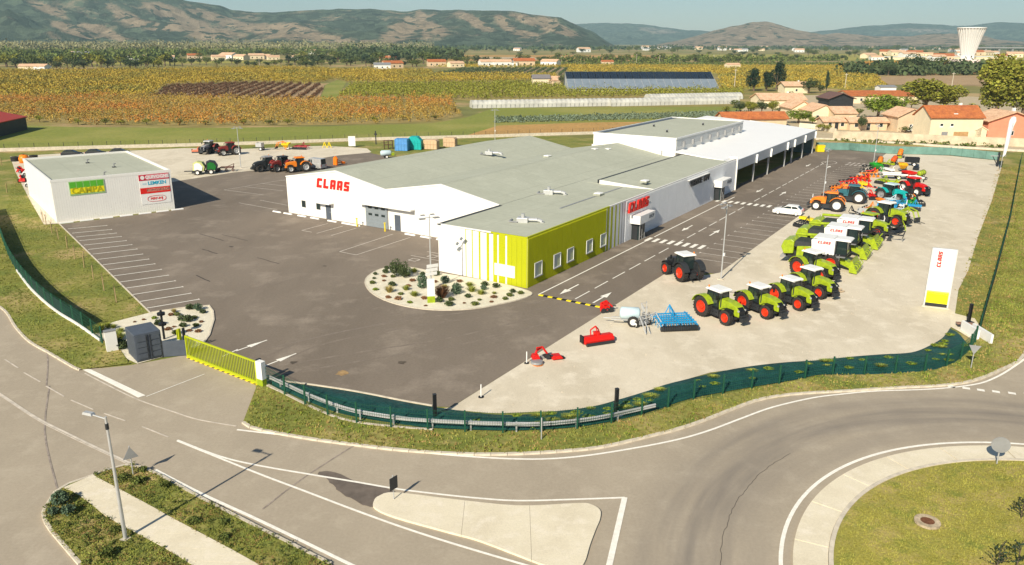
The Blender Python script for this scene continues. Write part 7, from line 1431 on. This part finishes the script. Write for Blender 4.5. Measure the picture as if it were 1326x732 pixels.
isl_pl = Z([(207, 100, 'dark', .7), (200, 127, 'dark', .9), (133, 138, 'dark', .6), (125, 165, 'dark', .5), (115, 197, 'mid', .9), (190, 153, 'brown', .8), (190, 180, 'brown', .6), (250, 155, 'mid', .8), (243, 212, 'dark', 1.1), (135, 240, 'bed', 1.1), (225, 255, 'straw', 1.3), (218, 292, 'brown', .8), (285, 302, 'brown', 1.1), (300, 270, 'mid', .8), (335, 240, 'lime', 1.1), (378, 180, 'brown', 1.0), (390, 280, 'lime', 1.3), (360, 325, 'bed', 1), (458, 298, 'brown', 1.0), (352, 215, 'brown', .8), (445, 140, 'dark', .8), (440, 190, 'grey', 1.35), (442, 225, 'grey', 1.35), (465, 345, 'brown', .5), (525, 188, 'brown', .9), (535, 142, 'dark', 1.1), (555, 318, 'dark', 1.0), (595, 190, 'grey', 1.25), (620, 342, 'dark', 1.1), (635, 308, 'mid', .9), (670, 230, 'grey', 1.1), (668, 265, 'grey', 1.25), (690, 185, 'brown', .9), (590, 225, 'lime', 1.0), (745, 288, 'dark', .9), (720, 328, 'brown', .5), (755, 215, 'lime', 1.2), (768, 250, 'lime', 1.4), (790, 338, 'mid', 1.1), (820, 308, 'mid', .6), (830, 268, 'lime', 1.3), (855, 210, 'dark', 1.0), (848, 238, 'grey', .8), (900, 320, 'brown', .6), (915, 290, 'brown', 1.0), (918, 265, 'lime', .7), (930, 222, 'dark', 1.0), (990, 303, 'mid', .8), (1020, 280, 'mid', 1.0), (1040, 255, 'dark', .8), (1092, 265, 'mid', .9), (390, 122, 'lime', 1.2), (345, 145, 'brown', .9)], 460, 330, 5.1)
for x, y, k, sc in isl_pl: plant(x, y, k, sc * .72, 'on the gravel island', 'plants of the gravel island')
plant(572, 387, 'red', 1.15, 'beside the small totem on the gravel island', 'plants of the gravel island')
for x, y, s in ((513, 359, 2.2), (523, 360, 2.0)):
    o = bpy.data.objects.new('young_tree', PBIG[4][0]); COL.objects.link(o); o.location = at(x, y) + Vector((0, 0, -.6)); o.scale = (.30, .30, .30 * s / 2.2); tag(o, 'dark bushy young tree at the back %s of the gravel island' % ('left' if x < 520 else 'centre left'), 'tree')
bed_pl = Z([(640, 130, 'straw', .7), (620, 150, 'brown', .8), (510, 172, 'bed', .9), (380, 195, 'brown', .4), (440, 180, 'brown', .5), (745, 108, 'dark', 1.1), (800, 115, 'grey', 1.0), (830, 135, 'dark', .8), (790, 105, 'lime', .6), (700, 185, 'dark', 1.2), (735, 190, 'dark', 1.1), (775, 170, 'mid', .8), (785, 222, 'mid', .8), (800, 260, 'brown', .8), (700, 225, 'dark', .9), (650, 272, 'mid', .9), (600, 245, 'brown', .9), (640, 228, 'brown', .5), (540, 215, 'dark', 1.0), (160, 250, 'lime', 1.3), (130, 265, 'lime', 1.4), (205, 230, 'lime', 1.0), (240, 235, 'lime', .8), (290, 260, 'lime', .9), (250, 300, 'lime', 1.5), (280, 310, 'lime', 1.4), (270, 360, 'dark', 1.4), (300, 370, 'dark', 1.3), (240, 330, 'straw', 1.2), (820, 195, 'brown', .6), (660, 150, 'mid', .9), (740, 255, 'brown', .7)], 100, 380, 5.1)
for x, y, k, sc in bed_pl: plant(x, y, k, sc * .72, 'in the pale bed beside the grey container', 'plants of the bed by the container', .05)
for a, b in zip(spline(toeL, 3), spline(topL, 3)):       # pot plants on the green sheet
    if a.x < -3: continue
    for t_ in (.3, .7):
        if random.random() < .62:
            p = a.lerp(b, t_ + random.uniform(-.1, .1)); o = bpy.data.objects.new('shrub', SH['lime' if random.random() < .4 else 'bed']); COL.objects.link(o); o.location = p + Vector((random.uniform(-.6, .6), 0, .2)); s = random.uniform(.45, .85); o.scale = (s * 1.4, s, s * .55); tag(o, '%s green plant set in the weed sheet, %s, %s' % ('bigger' if s > .65 else 'small', 'near the fence' if t_ < .5 else 'near the gravel', 'left of the guard rail' if a.x < -6 else 'behind the guard rail' if a.x < 9 else 'below the front tractors' if a.x < 24 else 'toward the right corner'), 'plant', 'plants on the green bank')
# stakes of newly planted trees along the left lawn
for x, y in ((57, 288), (67, 302), (76, 310), (87, 322), (97, 336), (109, 347), (121, 362), (135, 377), (151, 392), (60, 292), (2, 215), (9, 250)):
    hm, p = px_h(x, y, 17); t = thing('sapling', 'thin staked sapling along the lawn beside the left car park', 'young tree', p, random.uniform(0, 3), 'staked saplings on the left lawn'); MB().tube((0, 0, 0), (.05, 0, 1.5), .04).build('stake', mat('stake_wood', (.45, .32, .16), .9), t); MB().path([(.1, .05, 0), (.14, .05, 1.1), (.2, .0, 1.9)], .018, 5).path([(.14, .05, 1.1), (-.1, .1, 1.7)], .012, 4).path([(.14, .05, .9), (.4, -.05, 1.4)], .012, 4).build('stem', M_BARK, t)
# dark young conifers on the roundabout
for x, y, l, s in ((1322, 672, 'dark feathery shrub on the roundabout lawn at the right edge', 1.0), (1290, 738, 'dark spiky young conifer at the bottom right of the roundabout', 1.1), (1316, 735, 'dark young conifer right of the spiky one at the bottom edge', 1.1)):
    p = at(x, y, .55); t = thing('young_conifer', l, 'young tree', p, random.uniform(0, 3)); mb = MB(); mb.tube((0, 0, 0), (.1, 0, 1.3 * s), .03, .01, 5)
    lf = []
    for k in range(16):
        a = rng.uniform(0, 6.28); z = .15 + k * .07 * s; L_ = (.65 - .03 * k) * s; e = (L_ * math.cos(a), L_ * math.sin(a), z + .25 * s); mb.tube((0, 0, z), e, .012, .005, 4)
        for j in range(14): f = j / 14; lf.append((e[0] * f, e[1] * f, z + .25 * s * f))
    mb.build('branches', M_BARK, t); numesh('needles', leaf_quads(np.array(lf) + rng.normal(0, .02, (len(lf), 3)), .05), 4, L_PINE, t)
# ------------------------------------------------------------------ grass blades and weeds
def fbm_(x, y): return np.sin(x * 1.3 + 2 * np.sin(y * .7)) * np.cos(y * 1.1 + x * .5)
def blades(name, poly, n, h, wd, m, lab, z=.1, clump=5, zf=None):
    q = scatter(poly, n); q[:, 2] = z if zf is None else zf(q)
    k = np.repeat(np.arange(len(q)), clump); N = len(k); a = rng.uniform(0, 2 * math.pi, N); c = q[k] + np.c_[rng.normal(0, .06, (N, 2)), np.zeros(N)]
    hh = h * rng.uniform(.4, 1.3, N) * np.exp(rng.normal(0, .25, len(q)))[k]
    side = np.c_[-np.sin(a), np.cos(a), np.zeros(N)] * (wd / 2); tip = c + np.c_[np.cos(a) * hh * .5, np.sin(a) * hh * .5, hh]
    return tag(numesh(name, np.stack([c - side, c + side, tip], 1).reshape(-1, 3), 3, m), lab, 'grass', kind='stuff')
blades('verge_grass', verge, 16000, .11, .07, L_VERGE, 'rough dry weeds and grass on the front verge'); blades('verge_grass_green', verge, 16000, .10, .07, L_GRASS, 'green grass among the front verge weeds')
LI = [Vector((p.x, p.y, 0)) for p in isl]; RBs = G([(82, 634)]) 
isl_r = [RB[0]] + RB[1:] + G([(480, 800), (428.6, 732), (340, 687.3), (259.5, 646), (207.6, 617), (181.7, 607), (168.7, 603), (145, 608)])
isl_l = [LA[0]] + LA[1:] + G([(150, 800), (104, 732), (86, 711), (62, 682), (56, 664), (61, 656)])
M_RUS = leafmat('russet_weeds', (.27, .17, .065), .01, .2)
for nm_, pl_, w1, w2 in (('right', isl_r, 1900, 700), ('left', isl_l, 1700, 600)):
    q = scatter(pl_, w1); q[:, 2] = .08; tag(bushes('island_grass', q, .16, .07, 12, .035, L_GRASS), 'low green weeds and grass on the %s strip of the island' % nm_, 'grass', kind='stuff')
    q = scatter(pl_, w2); q = q[fbm_(q[:, 0] * .9, q[:, 1] * .9) > -.05]; q[:, 2] = .08; tag(bushes('island_weeds', q, .18, .07, 10, .035, M_RUS), 'patches of russet dry weeds on the %s strip of the island' % nm_, 'weeds', kind='stuff')
    q = scatter(pl_, 200); q[:, 2] = .08; tag(bushes('broadleaf_weeds', q, .15, .22, 14, .05, L_MID), 'darker broad leaved weeds on the %s strip of the island' % nm_, 'weeds', kind='stuff')
q = scatter(verge, 1500); q[:, 2] = .09; tag(bushes('verge_weeds', q, .18, .2, 12, .05, L_BRIGHT), 'brighter leafy weeds on the front verge', 'weeds', kind='stuff')
for x, y, s in ((78, 655, 1.9), (70, 668, 1.2), (90, 668, 1.5), (160, 622, 1.2), (185, 612, 1.1), (178, 628, 1.5), (215, 632, 1.2), (250, 680, 1.3), (290, 700, 1.2), (140, 722, 1.6), (150, 690, 1.0), (290, 680, 1.0)):
    plant(x, y, 'mid' if x > 120 else 'grey', s * (.42 if x < 120 else .5), 'among the weeds of the bottom left island', 'blue green weeds on the island', .1)
blades('roundabout_grass', arc(RC, 14.5, 60, 200, 30) + [RC], 16000, .07, .04, leafmat('short_grass', (.31, .29, .06), .01, .16), 'short mown grass on the roundabout', z=.0, clump=4, zf=lambda q: np.interp(np.hypot(q[:, 0] - RC.x, q[:, 1] - RC.y), [0, 6, 10, 13, 14.7], [.7, .65, .5, .30, .13]))
blades('lawn_grass', G([(0, 300), (20, 222), (57, 291), (75, 291), (193, 406), (110, 430), (60, 390), (10, 320)]), 14000, .06, .08, L_GRASS, 'grass of the lawn beside the left car park', z=0.0)
blades('street_verge_grass', left_verge[3:], 9000, .09, .07, L_GRASS, 'grass on the street verge at the left edge', z=.09)
blades('boundary_grass', G([(1241, 376), (1254, 350), (1266, 308), (1284, 261), (1297, 217), (1330, 215), (1330, 440), (1290, 440), (1268, 420), (1240, 405)]), 15000, .10, .09, L_VERGE, 'dry grass on both sides of the right fence', z=0.0)
blades('boundary_green', G([(1290, 360), (1326, 230), (1330, 440), (1280, 440)]), 9000, .12, .09, L_GRASS, 'green grass outside the right fence', z=0.1)
blades('gravel_fringe', G([(1236, 376), (1249, 350), (1261, 308), (1279, 261), (1292, 217), (1299, 217), (1286, 261), (1268, 308), (1256, 350), (1243, 378)]), 2600, .10, .10, L_VERGE, 'ragged grass creeping onto the right edge of the gravel', z=.03)
for k in range(40):                                # ragged clumps of turf along the gravel edge
    t_ = random.random(); a = at(1241, 378).lerp(at(1297, 216), t_); c = a + Vector((random.uniform(.1, .9) + 1.2 * math.sin(math.pi * t_), random.uniform(-.5, .5), .0)); rr = random.uniform(.3, .9)
    P_ = [c + Vector((rr * .9 * math.cos(i * .7) * random.uniform(.6, 1.1), rr * 1.5 * math.sin(i * .7) * random.uniform(.6, 1.1), 0)) for i in range(9)]
    sheet('turf_edge', P_, .037 + k * .0004, M_GRASS)
# gravel stones scattered on the pale yard
q = np.r_[scatter(gravel, 2200), scatter(gravel2, 500)]; q[:, 2] = .05; N = len(q)
d_ = leaf_quads(q, .05, .5); tag(numesh('loose_stones', d_, 4, mat('stone_grey', (.50, .43, .34), .9, var=.1, island=.3)), 'loose stones on the pale gravel', 'stones', kind='stuff')
# ================================================================== HILLS
def hillmat(name, forest, bare, amt, sc):
    m = bpy.data.materials.new(name); m.use_nodes = True; n = m.node_tree.nodes; L = m.node_tree.links.new; b = n['Principled BSDF']; b.inputs['Roughness'].default_value = 1; b.inputs['Specular IOR Level'].default_value = 0
    tc = n.new('ShaderNodeTexCoord'); at_ = n.new('ShaderNodeAttribute'); at_.attribute_name = 'bare'
    nz = n.new('ShaderNodeTexNoise'); nz.inputs['Scale'].default_value = sc; nz.inputs['Detail'].default_value = 8; nz.inputs['Roughness'].default_value = .7; L(tc.outputs['Object'], nz.inputs['Vector'])
    ad = n.new('ShaderNodeMath'); ad.operation = 'ADD'; L(at_.outputs['Fac'], ad.inputs[0]); L(nz.outputs[0], ad.inputs[1])
    mr = n.new('ShaderNodeMapRange'); mr.inputs[1].default_value = amt - .07; mr.inputs[2].default_value = amt + .07; L(ad.outputs[0], mr.inputs[0])
    v2 = n.new('ShaderNodeTexVoronoi'); v2.inputs['Scale'].default_value = .028; L(tc.outputs['Object'], v2.inputs['Vector'])
    def var(col, lo, hi):
        h = n.new('ShaderNodeHueSaturation'); h.inputs['Color'].default_value = (*col, 1); r = n.new('ShaderNodeMapRange'); r.inputs[1].default_value = 0; r.inputs[2].default_value = 1; r.inputs[3].default_value = lo; r.inputs[4].default_value = hi; L(v2.outputs['Color'], r.inputs[0]); L(r.outputs[0], h.inputs['Value']); return h.outputs[0]
    mx = n.new('ShaderNodeMix'); mx.data_type = 'RGBA'; L(mr.outputs[0], mx.inputs[0]); L(var(forest, .35, 1.7), mx.inputs[6]); L(var(bare, .65, 1.25), mx.inputs[7])
    n3 = n.new('ShaderNodeTexNoise'); n3.inputs['Scale'].default_value = .02; n3.inputs['Detail'].default_value = 4; L(tc.outputs['Object'], n3.inputs['Vector']); r3 = n.new('ShaderNodeMapRange'); r3.inputs[1].default_value = .56; r3.inputs[2].default_value = .60; L(n3.outputs[0], r3.inputs[0])
    mx2 = n.new('ShaderNodeMix'); mx2.data_type = 'RGBA'; L(r3.outputs[0], mx2.inputs[0]); L(mx.outputs[2], mx2.inputs[6]); mx2.inputs[7].default_value = (forest[0] * .8, forest[1] * .8, forest[2] * .8, 1)
    L(mx2.outputs[2], b.inputs['Base Color'])
    bn = n.new('ShaderNodeTexNoise'); bn.inputs['Scale'].default_value = .04; bn.inputs['Detail'].default_value = 6; bn.inputs['Roughness'].default_value = .8; L(tc.outputs['Object'], bn.inputs['Vector']); bp = n.new('ShaderNodeBump'); bp.inputs['Strength'].default_value = 1; bp.inputs['Distance'].default_value = 30; L(bn.outputs[0], bp.inputs['Height']); L(bp.outputs[0], b.inputs['Normal'])
    return m
def vnoise(x, y, seed):
    r = np.random.default_rng(seed); T = r.uniform(-1, 1, (64, 64)); xi = np.floor(x).astype(int); yi = np.floor(y).astype(int); fx = x - xi; fy = y - yi; fx = fx * fx * (3 - 2 * fx); fy = fy * fy * (3 - 2 * fy)
    g = lambda a, b: T[a % 64, b % 64]
    return (g(xi, yi) * (1 - fx) + g(xi + 1, yi) * fx) * (1 - fy) + (g(xi, yi + 1) * (1 - fx) + g(xi + 1, yi + 1) * fx) * fy
def fbm(x, y, seed, o=5, rid=False):
    s = 0; a = 1; t = 0
    for i in range(o):
        n_ = vnoise(x * 2 ** i, y * 2 ** i, seed + i); s = s + a * ((1 - 2 * np.abs(n_)) if rid else n_); t += a; a *= .5
    return s / t
def hills(name, sky_, d0, d1, d2, m, seed, bare=(), nx=420, ny=70, amp=.30, shape=1.25, lab=None):
    """range of hills from foot (d0) to crest (d1); crest heights surveyed from the skyline"""
    sky_ = sorted(sky_); X = np.array([s[0] for s in sky_], float); Y = np.array([s[1] for s in sky_], float)
    xs_ = np.linspace(X[0], X[-1], nx); ys_ = np.interp(xs_, X, Y); ys_ = ys_ + fbm(xs_ / 22, xs_ * 0, seed + 50) * 1.6
    V_ = np.zeros((nx, ny + 12, 3)); B = np.zeros((nx, ny + 12))
    for i, (x, y) in enumerate(zip(xs_, ys_)):
        d = AX.T @ np.array([(x - 663) / FPX, (y - 366) / FPX, 1.0]); hd_ = math.hypot(d[0], d[1]); e = d[2] / hd_; dx, dy = d[0] / hd_, d[1] / hd_
        H = max(0, CAMH + e * d1)
        t = np.linspace(0, 1, ny); dist = d0 + (d1 - d0) * t; px_, py_ = dx * dist, dy * dist
        base = t ** shape * H
        rn = fbm(px_ / 620, py_ / 620, seed, 5, True); n2 = fbm(px_ / 150, py_ / 150, seed + 9, 4)
        z = base + H * (amp * (rn - .15) * np.sin(np.pi * np.clip(t, 0, 1)) * (1 - .35 * t) + .09 * n2 * np.sin(np.pi * t) )
        cap = CAMH + (H - CAMH) * (dist / d1) * 1.0                 # nothing in front rises over the surveyed crest
        z = np.minimum(z, np.maximum(cap - 2, 0)); z[0] = -3
        tb = np.linspace(0, 1, 13)[1:]; distb = d1 + (d2 - d1) * tb; zb = H * (1 - tb) ** 1.0
        V_[i, :ny] = np.c_[px_, py_, z]; V_[i, ny:] = np.c_[dx * distb, dy * distb, zb]
    M_ = ny + 12; me = bpy.data.meshes.new(name); idx = np.arange(nx * M_).reshape(nx, M_)
    f = np.stack([idx[:-1, :-1], idx[1:, :-1], idx[1:, 1:], idx[:-1, 1:]], -1).reshape(-1, 4)
    me.from_pydata(V_.reshape(-1, 3).tolist(), [], f.tolist()); 
    co = V_.reshape(-1, 3); rel = co - [0, 0, CAMH]; cv = rel @ AX.T; pxx = 663 + FPX * cv[:, 0] / cv[:, 2]; pyy = 366 + FPX * cv[:, 1] / cv[:, 2]
    bv = np.zeros(len(co))
    for (bx, by, rx_, ry_, sl_) in bare: u = ((pxx - bx) - 0 * sl_) / rx_; v = ((pyy - by) - (pxx - bx) * sl_) / ry_; bv = np.maximum(bv, .34 * np.exp(-(u * u + v * v) ** 1.5))
    a_ = me.attributes.new('bare', 'FLOAT', 'POINT'); a_.data.foreach_set('value', bv.astype(np.float32))
    for p in me.polygons: p.use_smooth = True
    me.update(); o = link(name, me, None, [m]); o['kind'] = 'structure'; return o
HM1 = hillmat('wooded_hill', (.105, .130, .080), (.48, .36, .23), .60, .006); HM2 = hillmat('scrub_hill', (.12, .14, .09), (.46, .35, .24), .47, .006); HM3 = hillmat('far_wooded_hill', (.12, .145, .10), (.36, .31, .24), .72, .003)
hills('hills', [(-900, -70), (-500, -50), (-200, -38), (0, -26), (120, -16), (200, -8), (245, 1), (285, 8), (300, 12), (330, 15), (365, 15), (400, 13), (440, 11), (475, 11.5), (520, 14), (545, 12), (600, 12.5), (640, 13), (670, 15), (700, 20), (725, 23), (745, 30), (765, 40), (785, 52), (800, 60)], 2700, 4100, 5200, HM1, 3,
      [(235, 25, 55, 9, .45), (165, 22, 30, 7, .5), (130, 40, 30, 5, .4), (90, 38, 28, 6, .35), (250, 38, 70, 6, .1), (360, 40, 50, 9, .1), (400, 48, 80, 5, .1), (520, 38, 26, 12, -.5), (547, 28, 8, 14, 1.5), (560, 36, 18, 8, .4), (615, 28, 22, 6, .5), (655, 32, 12, 8, .6), (690, 28, 25, 6, .4), (720, 34, 25, 7, .5), (680, 44, 18, 5, .2), (60, 12, 30, 5, .4), (300, 30, 45, 5, .3)], amp=.62)
hills('hills', [(640, 40), (700, 32), (760, 30), (790, 29), (830, 31), (860, 35), (890, 39), (920, 41), (960, 44), (1010, 52), (1050, 60)], 6200, 8200, 9500, HM3, 21, [(850, 40, 30, 4, .1)], nx=240, ny=40)
hills('hills', [(840, 60), (870, 54), (900, 46), (930, 38), (955, 33), (975, 28), (995, 27.5), (1010, 31), (1030, 38), (1050, 41), (1060, 43), (1085, 50), (1100, 60)], 3600, 4700, 5600, HM2, 33, [(960, 45, 90, 20, 0)], nx=240, ny=50, amp=.2)
hills('hills', [(1020, 60), (1060, 46), (1090, 42), (1110, 44), (1140, 47), (1170, 47), (1200, 44), (1240, 43), (1265, 44), (1290, 50), (1330, 54), (1400, 56), (1500, 60)], 4000, 5000, 5900, HM2, 41, [(1100, 50, 60, 10, 0), (1230, 50, 70, 8, 0)], nx=240, ny=40, amp=.2)
hills('hills', [(1000, 52), (1062, 40), (1100, 35), (1140, 33), (1185, 30), (1230, 33), (1260, 33), (1290, 29), (1326, 30), (1400, 26), (1600, 20), (1900, 30), (2200, 50)], 6600, 8600, 9800, HM3, 52, [(1200, 40, 60, 3, 0)], nx=300, ny=40)
# small pale cloud far off, a puff of volume-like lobes kept outside the air box
# ================================================================== AIR
hz = MB().box(-10900, 10900, -290, 10900, -4, 620); me = hz.mesh('haze'); o = link('haze', me, None, []); o['kind'] = 'stuff'; o['label'] = 'thin pale haze over the plain and hills'; o['category'] = 'haze'
m = bpy.data.materials.new('haze_air'); m.use_nodes = True; n = m.node_tree.nodes; n.remove(n['Principled BSDF']); v = n.new('ShaderNodeVolumePrincipled'); v.inputs['Color'].default_value = (.58, .88, 1, 1); v.inputs['Density'].default_value = 8.5e-5; v.inputs['Anisotropy'].default_value = 0
m.node_tree.links.new(v.outputs[0], n['Material Output'].inputs['Volume']); me.materials.append(m)
